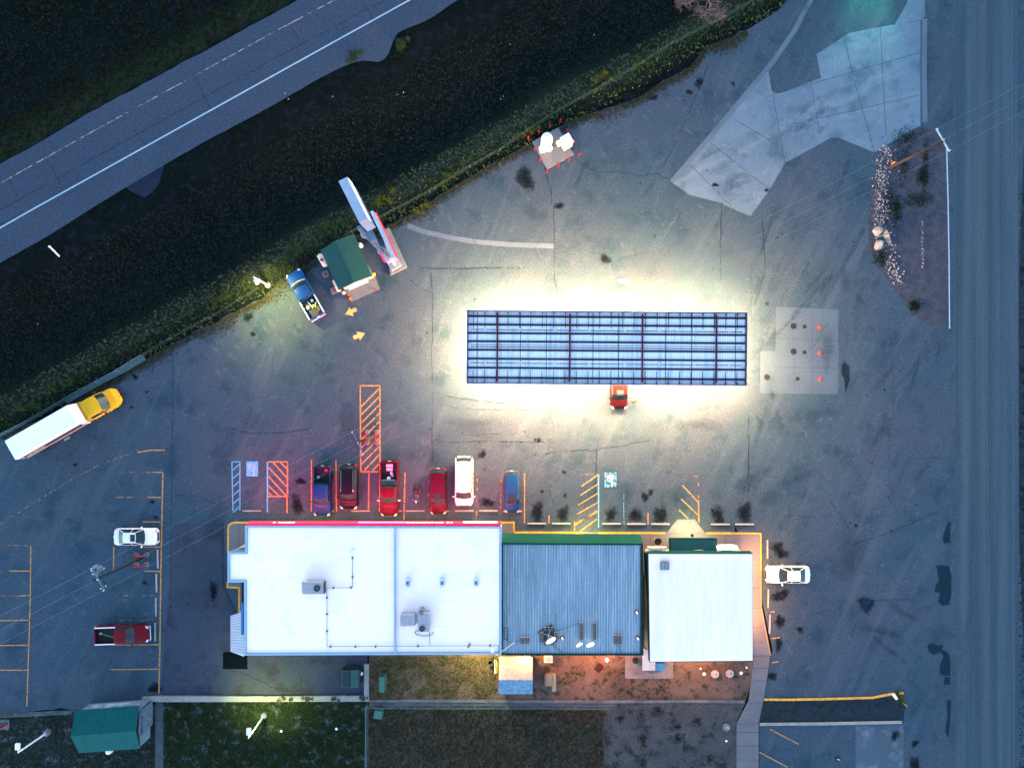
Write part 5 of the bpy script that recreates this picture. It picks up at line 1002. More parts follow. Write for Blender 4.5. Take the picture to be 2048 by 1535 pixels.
# hands with fingers
for (hx, hy, hz, s) in ((.30, .36, .94, 1), (.08, -.47, .84, -1)):
    hv = [(hx, hy, hz), (hx + .03, hy, hz - .05)]; he = [(0, 1)]; hr = [.028, .032]
    for k in range(4):
        n0 = len(hv); b_ = (hx + .03 + .012 * k - .02, hy + s * (.0), hz - .07); hv += [(hx + .02 + (k - 1.5) * .019, hy, hz - .085), (hx + .03 + (k - 1.5) * .021, hy - s * .008, hz - .125), (hx + .035 + (k - 1.5) * .021, hy - s * .025, hz - .15 + abs(k - 1.5) * .006)]; he += [(1, n0), (n0, n0 + 1), (n0 + 1, n0 + 2)]; hr += [.010, .009, .008]
    n0 = len(hv); hv += [(hx + .055, hy - s * .02, hz - .06), (hx + .07, hy - s * .03, hz - .09)]; he += [(0, n0), (n0, n0 + 1)]; hr += [.011, .009]
    skin("hand", hv, he, hr, SKN, pe, 1)
# ------------------------------------------------------------------ utility poles and wires
PZ = 10.4
poles = {}
def pole(key, bx, by, tx, ty, label, arm_a, arm_b, z=PZ, col=WOODP):
    b0 = P(bx, by, 0); tp = P(tx, ty, z); t = thing("utility_pole", label, "utility pole", b0)
    make("pole", MB().cyl(b0, tp, .17, .11, 12), col, t, True); a = P(*arm_a, z - .2); b = P(*arm_b, z - .2)
    d = (Vector(b) - Vector(a)); L = d.length; an = math.atan2(d.y, d.x); c = (Vector(a) + Vector(b)) / 2
    make("crossarm", MB().box((c.x, c.y, z - .3), (L, .11, .13), an), mat("crossarm_pale", (.4, .45, .5), None, 3, .7) if key == 'A' else mat("crossarm_grey", (.1, .14, .16), None, 3, .7), t, True)
    ins = []
    for u in (.03, .5, .97):
        p = Vector(a) + d * u; make("insulator", MB().lathe((p.x, p.y, z - .17), [(.04, 0), (.08, .06), (.05, .1), (.08, .15), (.03, .2)], 10), mat("insulator_glass", (.4, .5, .52), None, 3, .2), t, True); ins.append((p.x, p.y, z + .04))
    poles[key] = ins; return t
uA = pole('A', 1780, 334, 1885, 284, "brown wooden utility pole on the gravel island beside the road", (1873, 257), (1899, 303))
uC = pole('C', 747, 873, 712, 885, "utility pole between two red hoops in the long orange hatched box", (704, 862), (727, 908))
uB = pole('B', 284, 1114, 188, 1161, "dark utility pole with transformers in the left parking bays", (183, 1135), (209, 1181), col=mat("dark_pole_wood", (.006, .008, .012), (.012, .013, .016), 3, .9))
mk = make("marker", MB().cyl(P(1783, 328, .6), P(1790, 324, 1.6), .06), mat("orange_marker", (.8, .25, .03), None, 3, .5), uA, True)
TB = mat("transformer_teal", (.16, .24, .26), (.12, .19, .21), 3, .4)
for (px, py, r, z) in ((187, 1134, .16, 9.6), (195, 1136, .16, 9.3), (201, 1139, .14, 9.0), (190, 1146, .14, 9.0)):
    a = P(px, py, z); make("transformer", MB().lathe((a[0], a[1], z - .7), [(r, 0), (r, .6), (r * .7, .72), (r * .3, .8)], 12), TB, uB, True)
for (px, py) in ((184, 1141), (189, 1146), (194, 1150), (186, 1147), (202, 1176), (208, 1180), (212, 1171)):
    a = P(px, py, 9.8); make("bushing", MB().lathe(a, [(.03, -.1), (.07, 0), (.07, .12), (.03, .16)], 8), mat("insulator_glass", (1, 1, 1)), uB, True)
mb = MB(); mb.tube([P(203, 1134, 9.3), P(206, 1147, 9.2), P(207, 1158, 9.2), P(212, 1170, 9.3)], .04); make("drop_cable", mb, BLACKP, uB, True)
mb = MB(); mb.tube([P(188, 1150, 9.6), P(196, 1140, 9.6)], .04); mb.tube([P(197, 1157, 9.7), P(207, 1175, 9.7)], .04); make("bracket", mb, TB, uB, True)
WIRE = mat("aluminium_wire", (.14, .17, .23), None, 3, .4, .2)
def span(mb, a, b, sag, n=26, r=.008):
    pts = [(a[0] + (b[0] - a[0]) * i / n, a[1] + (b[1] - a[1]) * i / n, a[2] + (b[2] - a[2]) * i / n - sag * 4 * (i / n) * (1 - i / n)) for i in range(n + 1)]; mb.tube(pts, r, 4)
for k, lab in enumerate(("upper", "middle", "lower")):
    mb = MB(); A, B, Cc = poles['A'][k], poles['B'][k], poles['C'][k]; far = (A[0] + 62, A[1] + 33, 10.6); far2 = (B[0] - 60, B[1] - 31, 10.6)
    span(mb, far, A, .6); span(mb, A, Cc, 1.1, 40); span(mb, Cc, B, .5); span(mb, B, far2, .5)
    tag(make("power_line", mb, WIRE), "%s of the three thin overhead wires strung between the utility poles" % lab, "power line", "overhead wires")
# ------------------------------------------------------------------ red hoops on concrete discs
def hoop(p0, p1, label, key=None, z=1.15):
    a = P(*p0, 0); b = P(*p1, 0); t = thing("guard_hoop", label, "guard rail", ((a[0] + b[0]) / 2, (a[1] + b[1]) / 2, 0), 0, "red pipe hoops")
    mb = MB(); mid = []
    for i in range(9): 
        u = i / 8; mid.append((a[0] + (b[0] - a[0]) * u, a[1] + (b[1] - a[1]) * u, z - .32 + .32 * math.sin(math.pi * u) ** .4 if 0 < u < 1 else z - .35))
    mb.tube([(a[0], a[1], 0)] + mid + [(b[0], b[1], 0)], .09, 10); make("pipe", mb, REDP, t, True, smooth=True)
    for q in (a, b): make("footing", MB().lathe((q[0], q[1], 0), [(.28, 0), (.28, .08), (.22, .1)], 16), CONCL, t, True)
hoop((734.5, 864), (734.5, 885), "red hoop left of the pole in the orange hatched box"); hoop((754, 864), (754, 885), "red hoop right of the pole in the orange hatched box")
hoop((273, 1108), (294, 1108), "upper red hoop beside the left utility pole"); hoop((273, 1128), (294, 1127.5), "lower red hoop beside the left utility pole")
# ------------------------------------------------------------------ street lamps
def street_lamp(bx, by, tx, ty, hx, hy, hw, hl, label, z, power, target, col, knob=True, rz=0):
    b = P(bx, by); tp = P(tx, ty, z); hd = P(hx, hy, z); t = thing("street_lamp", label, "street lamp", b)
    make("pole", MB().cyl((b[0], b[1], 0), tp, .11, .07, 12), WHITEM, t, True); make("base", MB().lathe(b, [(.34, 0), (.34, .5), (.2, .7)], 16), CONCL, t, True)
    make("arm", MB().cyl((tp[0], tp[1], z - .05), (hd[0], hd[1], z - .02), .05), WHITEM, t, True)
    h = make("lamp_head", MB().bbox((hd[0], hd[1], z - .12), (hw, hl, .22), .04, rz), WHITEM, t, True); make("lens", MB().box((hd[0], hd[1], z - .17), (hw * .7, hl * .7, .04), rz), mat("street_lens", (.9, .9, .8), None, 2, .3, emit=(1, 1, .75), es=6 if power else .1), h, True)
    if power: spot(h, (hd[0], hd[1], z - .3), target, power, col, 118, .85, .15)
street_lamp(538, 571, 507, 554, 513, 563, .42, .62, "white street lamp at the grass edge left of the blue pickup", 5.6, 3000, (P2(548, 620)[0], P2(548, 620)[1], 0), (1, .74, .2), rz=R(25))
street_lamp(530, 1427, 497, 1475, 497.5, 1462, .46, .72, "white street lamp in the lit grass yard below the kerb wall", 6.0, 1300, (P2(540, 1385)[0], P2(540, 1385)[1], 0), (.95, .9, .18))
street_lamp(97, 1462, 36, 1504, 35, 1492, .48, .66, "unlit white street lamp left of the large green-roofed shed", 5.8, 0, None, None)
# ------------------------------------------------------------------ highway sign pylon
ax_ = R(119.5)
pad_s = poly([(765, 462), (779, 456), (815, 534), (782, 551)])
tag(make("sign_footing", MB().prism(pad_s, -.02, .35), CONCL), "raised concrete slab under the tall highway sign", "slab")
PG = mat("pylon_grey", (.10, .15, .2), (.08, .12, .17), 2, .5); PWH = mat("sign_top_white", (.27, .32, .40), (.24, .29, .36), 2, .5)
bx, by = P2(789, 528)
py_ = thing("highway_sign", "very tall highway sign with grey slab top and red-edged boards beside the kiosk", "sign", (bx, by, 0))
make("pole", MB().cyl((bx, by, .3), (bx, by, 9), .30, .28, 14).cyl((bx, by, 9), (bx, by, 18.2), .22, .2, 14).cyl((bx, by, 18.2), (bx, by, 21), .18, .18, 12), PG, py_, True)
make("base_plate", MB().bbox((bx, by, .35), (1.25, 1.25, .08), .03, ax_), STEEL, py_, True); make("collar", MB().lathe((bx, by, 8.9), [(.42, 0), (.42, .18), (.34, .2)], 14).lathe((bx, by, 18.0), [(.4, 0), (.4, .18), (.3, .2)], 14), STEEL, py_, True)
def slab(pa, pb, wd, z0, z1, off=0):      # box whose top runs between two pixels at height z1
    a = Vector(P(*pa, z1)[:2]); b = Vector(P(*pb, z1)[:2]); d = (b - a); L = d.length; c = (a + b) / 2; an = math.atan2(d.y, d.x); n = Vector((-d.y, d.x)).normalized() * off
    return MB().box((c.x + n.x, c.y + n.y, z0), (L, wd, z1 - z0), an)
ts = make("sign_cabinet", slab((685.5, 358), (727, 440.5), .80, 19.2, 23.2), PWH, py_, True)
make("lit_edge", slab((687, 361), (726, 440), .05, 21.6, 23.1, .42), mat("lit_sign_face", (.9, .85, .75), None, 2, .4, emit=(1, .9, .75), es=.9), ts, True)
make("neck", slab((723, 438), (745, 480), .62, 17.2, 18.6), PG, py_, True)
for pa, pb, of, z0, z1, nm in (((743, 422), (787, 515), .0, 9.2, 11.2, 'r'), ((746, 478), (776, 523), 0, 7.8, 9.0, 'l')):
    bd = make("price_board", slab(pa, pb, .30, z0, z1), mat("board_white", (.44, .46, .52), None, 2, .6), py_, True)
REDS = mat("lit_red_sign", (.6, .02, .03), None, 2, .4, emit=(1, .04, .06), es=.3)
make("red_band", slab((750, 425), (792, 512), .22, 8.6, 9.3), REDS, py_, True); make("red_band", slab((740.5, 467), (768, 521), .15, 7.9, 9.1), REDS, py_, True)
mb = MB()
for k in range(13):
    u = (k + .5) / 13; p = P(752 + 41 * u, 427 + 86 * u, 9.25); mb.box((p[0], p[1], 9.205), (.16, .05, .03), ax_)
make("lettering", mb, mat("sign_letters_white", (.9, .9, .9), None, 2, .4, emit=(1, .8, .75), es=.8), py_, True)
mb = MB(); 
for z in (8.8, 10.8): mb.cyl((bx, by, z), (bx - .6, by + .9, z), .05)
for z in (6.3, 7.1): mb.cyl((bx, by, z), (bx - .7, by + .3, z), .05)
make("bracket", mb, STEEL, py_, True)
mb = MB(); a = P(757, 470, 6.5); b = P(764, 500, 8.5)
# ------------------------------------------------------------------ sheds with green roofs
def gable(px_ridge, px_e1, px_e2, zr_, ze, mname, m, t, rib=0, ribm=None):
    A, B = P(*px_ridge[0], zr_), P(*px_ridge[1], zr_); E = [P(*p, ze) for p in px_e1]; F = [P(*p, ze) for p in px_e2]; th = .1
    mb = MB()
    for (q0, q1) in ((E[0], E[1]), (F[0], F[1])):
        v = [A, B, q1, q0]; mb.add(v + [(p[0], p[1], p[2] - th) for p in v], [(0, 1, 2, 3), (7, 6, 5, 4), (0, 3, 7, 4), (1, 5, 6, 2), (3, 2, 6, 7)])
    make("roof", mb, m, t, True)
    if rib:
        mb = MB()
        for (q0, q1) in ((E[0], E[1]), (F[0], F[1])):
            for k in range(rib + 1):
                u = k / rib; a = Vector(A).lerp(Vector(B), u); b = Vector(q0).lerp(Vector(q1), u); mb.cyl(a, b, .03, .03, 4, False)
        mb.cyl(A, B, .07, .07, 6); make("roof_rib", mb, ribm or m, t, True)
    return A, B, E, F
cx, cy = P2(694, 525, 2.5); ks = thing("kiosk", "small kiosk with dark green ribbed gable roof next to the blue pickup", "kiosk", (cx, cy, 0))
gable([(670, 482.5), (709, 564)], [(641.5, 501), (677.5, 580)], [(708, 469), (745, 551)], 3.3, 2.6, "roof", mat("kiosk_green_roof", (0.0036, 0.0675, 0.0630), (0.0030, 0.0562, 0.0540), 1, .8), ks, 20, mat("kiosk_rib", (0.0024, 0.0450, 0.0450), None, 1, .5))
make("wall", MB().prism([P2(*p, 2.5) for p in ((649, 503), (675, 488), (704, 477), (741, 549), (712, 560), (682, 574))], 0, 2.6), mat("kiosk_wall", (.3, .27, .24), None, 1, .8), ks, True)
make("counter_awning", slab((697, 577), (735.5, 560.5), .38, 1.9, 2.0), WHITEM, ks, True)
ap = tag(make("kiosk_apron", MB().prism(poly([(686, 574), (740, 548), (750, 552), (760, 578), (703, 603)]), -.02, .1), CONCL), "concrete slab in front of the kiosk's serving side", "slab")
x, y = P2(644.5, 520, .9); pt = thing("propane_tank", "cream horizontal gas tank with a red cap against the kiosk", "gas tank", (x, y, 0), R(-60))
make("vessel", MB().loft([[(xx, r * math.cos(6.2832 * i / 16), .75 + r * math.sin(6.2832 * i / 16)) for i in range(16)] for xx, r in ((-.8, .08), (-.75, .22), (-.62, .33), (.62, .33), (.75, .22), (.8, .08))]), mat("cream_tank", (.66, .62, .5), None, 2, .4), pt, smooth=True)
make("valve_cap", MB().lathe((0, 0, 1.02), [(.2, 0), (.2, .16), (.1, .2)], 14), mat("magenta_red_cap", (.45, .02, .06), None, 3, .5), pt)
for s in (-.4, .4): make("saddle", MB().box((s, 0, 0), (.12, .5, .5)), CONC, pt)
for (px, py, lab) in ((651.5, 548, "upper red post on a square footing left of the kiosk"), (668, 581, "lower red post on a square footing left of the kiosk")):
    x, y = P2(px, py); t = thing("bollard", lab, "bollard", (x, y, 0), R(20), "red posts"); make("footing", MB().bbox((0, 0, 0), (.72, .72, .12), .04), CONCL, t); make("post", MB().cyl((.05, -.03, .1), (.05, -.03, 1.15), .08, .08, 12), REDP, t)
for (px, py, lab) in ((753, 579, "red post at the lower right corner of the kiosk slab"), ):
    x, y = P2(px, py); t = thing("bollard", lab, "bollard", (x, y, 0), 0, "red posts"); make("post", MB().cyl((0, 0, 0), (0, 0, 1.1), .08, .08, 12), REDP, t); make("cap", MB().lathe((0, 0, 1.1), [(.08, 0), (.04, .05)], 12), REDP, t)
x, y = P2(672, 571, .8); o = make("storage_box", MB().bbox((x, y, 0), (.35, 1.3, .9), .04, R(25)), mat("cream_box", (.6, .5, .36), None, 3, .6)); tag(o, "narrow cream box leaning on the kiosk's lower left corner", "box")
x, y = P2(719, 489, 1); t = thing("gas_bottle", "white gas bottle on the right side of the kiosk", "gas bottle", (x, y, 0)); make("bottle", MB().lathe((0, 0, 0), [(.2, 0), (.24, .1), (.24, .9), (.1, 1.1)], 14), WHITEM, t); make("collar", MB().lathe((0, 0, 1.1), [(.12, 0), (.12, .12)], 12), STEEL, t)
x, y = P2(686.5, 585, .5); t = thing("gas_bottle", "small white bottle at the lower left corner of the kiosk slab", "gas bottle", (x, y, 0)); make("bottle", MB().lathe((0, 0, 0), [(.14, 0), (.17, .08), (.17, .5), (.08, .62)], 14), WHITEM, t); make("collar", MB().lathe((0, 0, .62), [(.09, 0), (.09, .1)], 12), STEEL, t)
def cone(px, py, lab, m):
    x, y = P2(px, py); t = thing("traffic_cone", lab, "traffic cone", (x, y, .1)); make("base", MB().bbox((0, 0, 0), (.36, .36, .05), .02), m, t); make("cone", MB().lathe((0, 0, .04), [(.14, 0), (.03, .6)], 14), m, t)
cone(701, 597, "orange-red cone at the bottom corner of the kiosk slab", mat("cone_orange", (.7, .12, .03), None, 4, .6)); cone(748, 549, "yellow cone at the right corner of the kiosk", mat("cone_yellow", (.75, .45, .03), None, 4, .6))
mb = MB(); x, y = P2(699, 594); r_ = random.Random(3)
for i in range(60): a = r_.uniform(0, 6.28); l = r_.uniform(.2, .5); mb.add([(x, y, .1), (x + .04, y, .1), (x + l * math.cos(a), y + l * math.sin(a), .1 + r_.uniform(.1, .5))], [(0, 1, 2)])
tag(make("weed_clump", mb, mat("dry_weed", (.25, .16, .06), None, 5, .9)), "dry weed clump at the lower corner of the kiosk slab", "plant")
# big shed bottom left
cx, cy = P2(212, 1455, 2.5); sh = thing("shed", "large shed with bright teal ribbed gable roof at the lower left", "shed", (cx, cy, 0))
gable([(142, 1471.5), (271, 1462)], [(151, 1420), (276, 1411)], [(158, 1505), (279.5, 1496)], 4.3, 2.5, "roof", mat("shed_teal_roof", (0.0014, 0.0760, 0.0843), (0.0014, 0.0640, 0.0719), 1, .8), sh, 26, mat("shed_rib", (0.0018, 0.0660, 0.0600), None, 1, .5))
make("wall", MB().prism([P2(*p, 2.4) for p in ((156, 1424), (281, 1415), (281, 1492), (162, 1500))], 0, 2.45).add([P(281, 1417, 2.4), P(281, 1491, 2.4), P(277, 1461, 4.1)], [(0, 1, 2)]), mat("shed_wall", (.16, .22, .28), (.12, .17, .22), 1, .7), sh, True)
make("gable_panel", MB().prism([P2(*p, 2.6) for p in ((277, 1424), (285, 1418), (285, 1466), (277, 1476))], .1, 2.4), mat("shed_panel", (.14, .2, .27), (.05, .07, .1), 3, .6), sh, True)
make("fascia", slab((182, 1414), (276, 1408.5), .3, 1.9, 2.35), mat("peeling_fascia", (.36, .38, .36), (.12, .15, .16), 1.2, .8), sh, True)
x, y = P2(216, 1503, .8); o = make("white_barrel", MB().lathe((x, y, 0), [(.3, 0), (.36, .4), (.3, .8), (.1, .85)], 9), WHITEM); tag(o, "white lumpy bundle under the lower eave of the teal shed", "bundle")
x, y = P2(284, 1479, .3); o = make("stone", MB().lathe((x, y, 0), [(.14, 0), (.2, .12), (.1, .24)], 8), CONCL); tag(o, "pale stone at the right corner of the teal-roofed shed", "stone")
x, y = P2(10, 1448); t = thing("guard_post", "red post on a grey pad at the left edge of the photo", "bollard", (x, y, 0)); make("pad", MB().bbox((0, 0, 0), (1.0, 1.15, .06), .02), mat("grey_pad", (.12, .15, .16), None, 3, .9), t); make("post", MB().cyl((.25, .1, 0), (-.35, -.1, 1.2), .13, .13, 12), REDP, t)
# small shingled shed behind the middle building
cx, cy = P2(1031, 1350, 2.3); ss = thing("small_shed", "small shingled shed lit orange, against the ribbed-roof building", "shed", (cx, cy, 0))
SH = mat("shingles", (.30, .29, .30), (.20, .2, .215), 1.8, .9, bump=.5, fine=.25, stretch=(2, 5, 1)); SH2 = mat("blue_shingles", (.13, .24, .34), (.07, .14, .22), 2.2, .9, bump=.5, fine=.35)
A = [P(997.5, 1359, 2.7), P(1065.5, 1359, 2.7)]; N_ = [P(998, 1313, 2.35), P(1065, 1313, 2.35)]; S_ = [P(996.5, 1387, 2.1), P(1065.5, 1387, 2.1)]
def quad(a, b, c, d, th=.08): v = [a, b, c, d]; return MB().add(v + [(p[0], p[1], p[2] - th) for p in v], [(0, 1, 2, 3), (7, 6, 5, 4), (0, 3, 7, 4), (1, 5, 6, 2), (3, 2, 6, 7), (0, 4, 5, 1)])
make("roof", quad(N_[0], N_[1], A[1], A[0]), SH, ss, True); make("roof_slope", quad(A[0], A[1], S_[1], S_[0]), SH2, ss, True)
make("wall", MB().prism([P2(*p, 2.1) for p in ((1000, 1316), (1063, 1316), (1063, 1383), (1000, 1383))], 0, 2.1), mat("shed_boards", (.2, .15, .12), None, 2, .8), ss, True)
# ------------------------------------------------------------------ propane tank compound
pp = poly([(1064, 284.5), (1116.5, 255.5), (1147.5, 309.5), (1094, 339)])
tag(make("tank_pad", MB().prism(pp, -.02, .14), CONCL), "square concrete slab carrying the white tank and cabinet", "slab")
x, y = P2(1091, 297); vt = thing("vertical_tank", "white upright gas tank with domed top on the concrete slab", "gas tank", (x, y, .14))
make("vessel", MB().lathe((0, 0, .55), [(.3, 0), (.56, .12), (.62, .35), (.62, 3.0), (.56, 3.35), (.38, 3.62), (.15, 3.75), (.02, 3.78)], 26), WHITEM, vt, smooth=True)
for k in range(3):
    a = k * 2.094 - .6; make("leg", MB().box((.55 * math.cos(a), .55 * math.sin(a), 0), (.28, .16, 1.0), a), WHITEM, vt)
make("skirt", MB().bbox((0, -.1, .1), (1.45, .7, .5), .06, .3), WHITEM, vt); make("valve", MB().lathe((.05, 0, 4.3), [(.05, 0), (.05, .1)], 10), DK, vt)
x, y = P2(1131, 291, 0); cb = thing("tank_cabinet", "white metal cabinet beside the upright gas tank", "cabinet", (x, y + .0, .14), R(30))
make("cabinet", MB().bbox((0, 0, .2), (1.05, 1.05, 1.75), .04), WHITEM, cb); make("lid", MB().bbox((0, 0, 1.95), (1.13, 1.13, .07), .02), WHITEM, cb)
for sx in (-.45, .45):
    for sy in (-.45, .45): make("leg", MB().box((sx, sy, 0), (.09, .09, .22)), WHITEM, cb)
make("side_box", MB().bbox((-.75, .35, .6), (.42, .5, .7), .03), WHITEM, cb); make("handle", MB().box((-.535, -.35, 1.0), (.03, .06, .35)), DK, cb)
mb = MB(); x0, y0 = P2(1100, 294); x1, y1 = P2(1118, 289); mb.tube([(x0, y0, .7), (x1, y1, .8)], .06); mb.tube([(x0, y0 - .15, .5), (x1, y1 - .15, .5)], .05); tag(make("gas_pipe", mb, DK), "dark pipes joining the upright tank to its cabinet", "pipe")
bol = [(1120.5, 244.5, "topmost red post, in the weeds above the tank slab"), (1099.5, 255, "second red post from the top, above the tank slab"), (1078, 266.5, "third red post along the weedy side of the tank slab"), (1056.5, 278, "red post at the upper left of the tank slab, in the weeds"), (1069, 301, "upper red post left of the tank slab"), (1080, 321, "lower red post left of the tank slab"),
    (1093.5, 345.5, "lowest red post, at the slab's bottom corner"), (1116, 333, "middle red post along the lower right side of the tank slab"), (1137, 321.5, "red post below the white cabinet"), (1158, 310.5, "red post at the right of the tank slab"), (1147, 285.5, "red post just right of the white cabinet"), (1133.5, 264.5, "red post above the white cabinet")]
b0_ = None
for px, py, lab in bol:
    x, y = P2(px, py)
    if b0_ is None:
        b0_ = thing("bollard", lab, "bollard", (x, y, 0), 0, "red posts"); make("post", MB().cyl((0, 0, 0), (0, 0, 1.0), .10, .10, 12), REDP, b0_); make("cap", MB().lathe((0, 0, 1.0), [(.10, 0), (.08, .05), (.02, .08)], 12), REDP, b0_)
    else: copy_tree(b0_, (x, y, 0), 0, lab)
# ------------------------------------------------------------------ boulders
def rock(px, py, sx, sy, sz, rz, label, seed, m=None):
    import bmesh
    bm = bmesh.new(); bmesh.ops.create_icosphere(bm, subdivisions=2, radius=1)
    r = random.Random(seed); pl = [(Vector((r.uniform(-1, 1), r.uniform(-1, 1), r.uniform(-.2, 1))).normalized(), r.uniform(.55, .85)) for _ in range(9)]
    for v in bm.verts:
        for n, d in pl:
            k = v.co.dot(n)
            if k > d: v.co -= n * (k - d)
        v.co.x *= sx; v.co.y *= sy; v.co.z = max(-.1, v.co.z) * sz
    me = bpy.data.meshes.new("boulder"); bm.to_mesh(me); bm.free(); me.materials.append(m or mat("boulder_stone", (0.1920, 0.2000, 0.2080), (0.1360, 0.1440, 0.1520), 1.5, .9, bump=.4, fine=.12))
    o = bpy.data.objects.new("boulder", me); C.objects.link(o); x, y = P2(px, py); o.location = (x, y, .0); o.rotation_euler = (0, 0, R(rz)); tag(o, label, "boulder", "pale boulders on the gravel island")
rock(1753, 463, .72, .62, 1.1, 20, "uppermost of the three pale boulders, blocky", 1); rock(1758.5, 490, .58, .80, 1.0, -35, "lowest of the three pale boulders, pointed", 5); rock(1772, 472, .36, 1.05, .8, 22, "long narrow pale boulder right of the two blocky ones", 8)
mb = MB(); 
for dy in (0, .12): mb.cyl(P(1750, 476 - dy * 9, .9), P(1783, 465 - dy * 9, .9), .05)
tag(make("fallen_post", mb, mat("greenish_bar", (.12, .17, .17), None, 3, .6)), "greenish bars lying across the boulders", "bars")
# white stones, gravel specks
r_ = random.Random(11); mb = MB()
def chip(mb, x, y, s, z=.02):
    a = r_.uniform(0, 3); mb.add([(x + s * math.cos(a), y + s * math.sin(a), z), (x + s * .7 * math.cos(a + 1.7), y + s * .7 * math.sin(a + 1.7), z), (x + s * math.cos(a + 3.2), y + s * math.sin(a + 3.2), z), (x + s * .8 * math.cos(a + 4.7), y + s * .8 * math.sin(a + 4.7), z), (x, y, z + s * 1.1)], [(0, 1, 4), (1, 2, 4), (2, 3, 4), (3, 0, 4)])
for i in range(750):
    u = r_.random(); py = 290 + u * 280; cx_ = 1772 - 10 * math.sin(u * 3) if u < .62 else 1768 + (u - .62) * 75; px = cx_ + r_.gauss(0, 9 if u < .75 else 7)
    if 452 < py < 500 and 1745 < px < 1785 and r_.random() < .7: continue
    if px < 1743: continue
    chip(mb, *P2(px, py), r_.choice([.05, .06, .07, .1, .14]) * r_.uniform(.7, 1.2))
for i in range(60): chip(mb, *P2(1845 + r_.gauss(0, 1.2), 440 + r_.random() * 95), .07)
tag(make("white_stones", mb, mat("white_stone", (0.2520, 0.2660, 0.2940), (0.1120, 0.1260, 0.1540), 3, .8)), "band of scattered white stones along the gravel island's left side", "stones", kind='stuff')
# ------------------------------------------------------------------ yard things
x, y = P2(701, 1356, 1.2); d = thing("dumpster", "dark green dumpster with one lid open beside the kerb wall corner", "dumpster", (x, y, 0))
DG = mat("dumpster_green", (.012, .07, .07), (.01, .055, .055), 2, .5); make("bin", MB().bbox((0, 0, .1), (1.95, 1.9, 1.1), .05), mat("dumpster_body", (.01, .03, .035), None, 2, .6), d)
make("lid", MB().bbox((.48, 0, 1.2), (.82, 1.95, .08), .03), DG, d)
mb = MB()
for k in range(9): mb.box((-.5, -.85 + k * .21, 1.2), (.85, .06, .06))
mb.box((-.9, 0, 1.2), (.08, 1.9, .07)); make("grille", mb, mat("dumpster_bars", (.03, .08, .08), None, 2, .5), d)
for s in (1, -1): make("fork_pocket", MB().box((0, s * 1.0, .5), (1.3, .14, .18)), DG, d)
x, y = P2(723.5, 1345); tag(make("rubbish_bag", MB().lathe((x, y, 0), [(.12, 0), (.22, .12), (.16, .34), (.04, .42)], 9), WHITEM), "pale rubbish bag between the dumpster and the kerb wall", "bag")
GBX = mat("utility_green", (.03, .12, .11), (.025, .10, .095), 2, .6)
for (px, py, sx, sy, h, rz, lab) in ((763.5, 1368, .58, 1.7, 1.0, 0, "narrow green utility box in the dry yard"), (755.5, 1428.5, .85, .88, .8, -6, "square green utility box below the strip wall")):
    x, y = P2(px, py, h); t = thing("utility_box", lab, "utility box", (x, y, 0), R(rz)); make("cabinet", MB().bbox((0, 0, .06), (sx, sy, h), .04), GBX, t); make("plinth", MB().box((0, 0, 0), (sx + .15, sy + .15, .07)), CONC, t)
x, y = P2(981, 1326, .9); t = thing("barrel", "open black barrel beside the shingled shed", "barrel", (x, y, 0)); mb = MB(); mb.lathe((0, 0, 0), [(.3, 0), (.32, .85), (.27, .85), (.25, .1)], 18); make("drum", mb, mat("rusty_drum", (.05, .05, .045), None, 3, .7), t); make("inside", MB().lathe((0, 0, .09), [(.25, 0), (.25, .01)], 16), BLACKP, t)
for k, (px, lab) in enumerate(((989.5, "pale upright ladder rail left of the shingled shed"), (993.5, "thin yellowish pole against the shingled shed"))):
    a = P(px, 1318, .2); b = P(px + .5, 1346, 1.6); tag(make("leaning_pole", MB().cyl(a, b, .06 if k == 0 else .04), mat("pale_pole_%d" % k, (.5, .6, .55) if k == 0 else (.4, .4, .12), None, 3, .6)), lab, "pole")
x, y = P2(1097, 1318, 1.0); t = thing("cooling_unit", "pinkish-lit square metal unit at the rear wall right of the shingled shed", "air conditioner", (x, y, 0)); make("cabinet", MB().bbox((0, 0, 0), (.95, .8, .95), .03), mat("cream_unit", (.5, .46, .44), None, 3, .6), t); make("grille", MB().box((0, 0, .951), (.6, .5, .012)), UNIT, t)
x, y = P2(1100, 1363, 1); t = thing("storage_box", "grey-lidded wooden chest standing in the dirt yard", "chest", (x, y, 0)); make("chest", MB().bbox((-.15, .1, 0), (.85, 1.35, .75), .03), mat("grey_chest", (.13, .13, .12), None, 3, .8), t); make("side_board", MB().bbox((.46, -.25, 0), (.45, 1.9, .62), .03), mat("sage_board", (.15, .19, .14), None, 3, .8), t)
x, y = P2(1214.5, 1319.5, .3); tag(make("white_box", MB().bbox((x, y, 0), (.36, .36, .3), .02, R(38)), WHITEM), "small white square box lying askew on the dirt", "box")
x, y = P2(1198, 1335, .1); tag(make("dark_board", MB().bbox((x, y, .02), (.72, .85, .08), .02, R(-40)), mat("dark_board", (.03, .014, .014), None, 3, .8)), "dark brown board lying askew on the dirt", "board")
x, y = P2(1271, 1322, .6); tag(make("black_bin", MB().lathe((x, y, .07), [(.28, 0), (.34, .4), (.24, .7), (.08, .75)], 9), BLACKP), "black rubbish bag on the patio", "bag")
x, y = P2(1190, 1308, 0); 
t = thing("deck", "pale painted deck beside the patio corner under the white roof", "deck", (*P2(1297, 1318, .5), 0)); make("platform", MB().prism(poly([(1285, 1295), (1311, 1305), (1311, 1340), (1285, 1340)], .5), .3, .5), mat("pale_deck", (.4, .45, .48), (.3, .35, .38), 1, .8, fine=.1), t, True); make("skirt", MB().prism(poly([(1287, 1298), (1309, 1306), (1309, 1338), (1287, 1338)], .3), .0, .3), CONC, t, True)
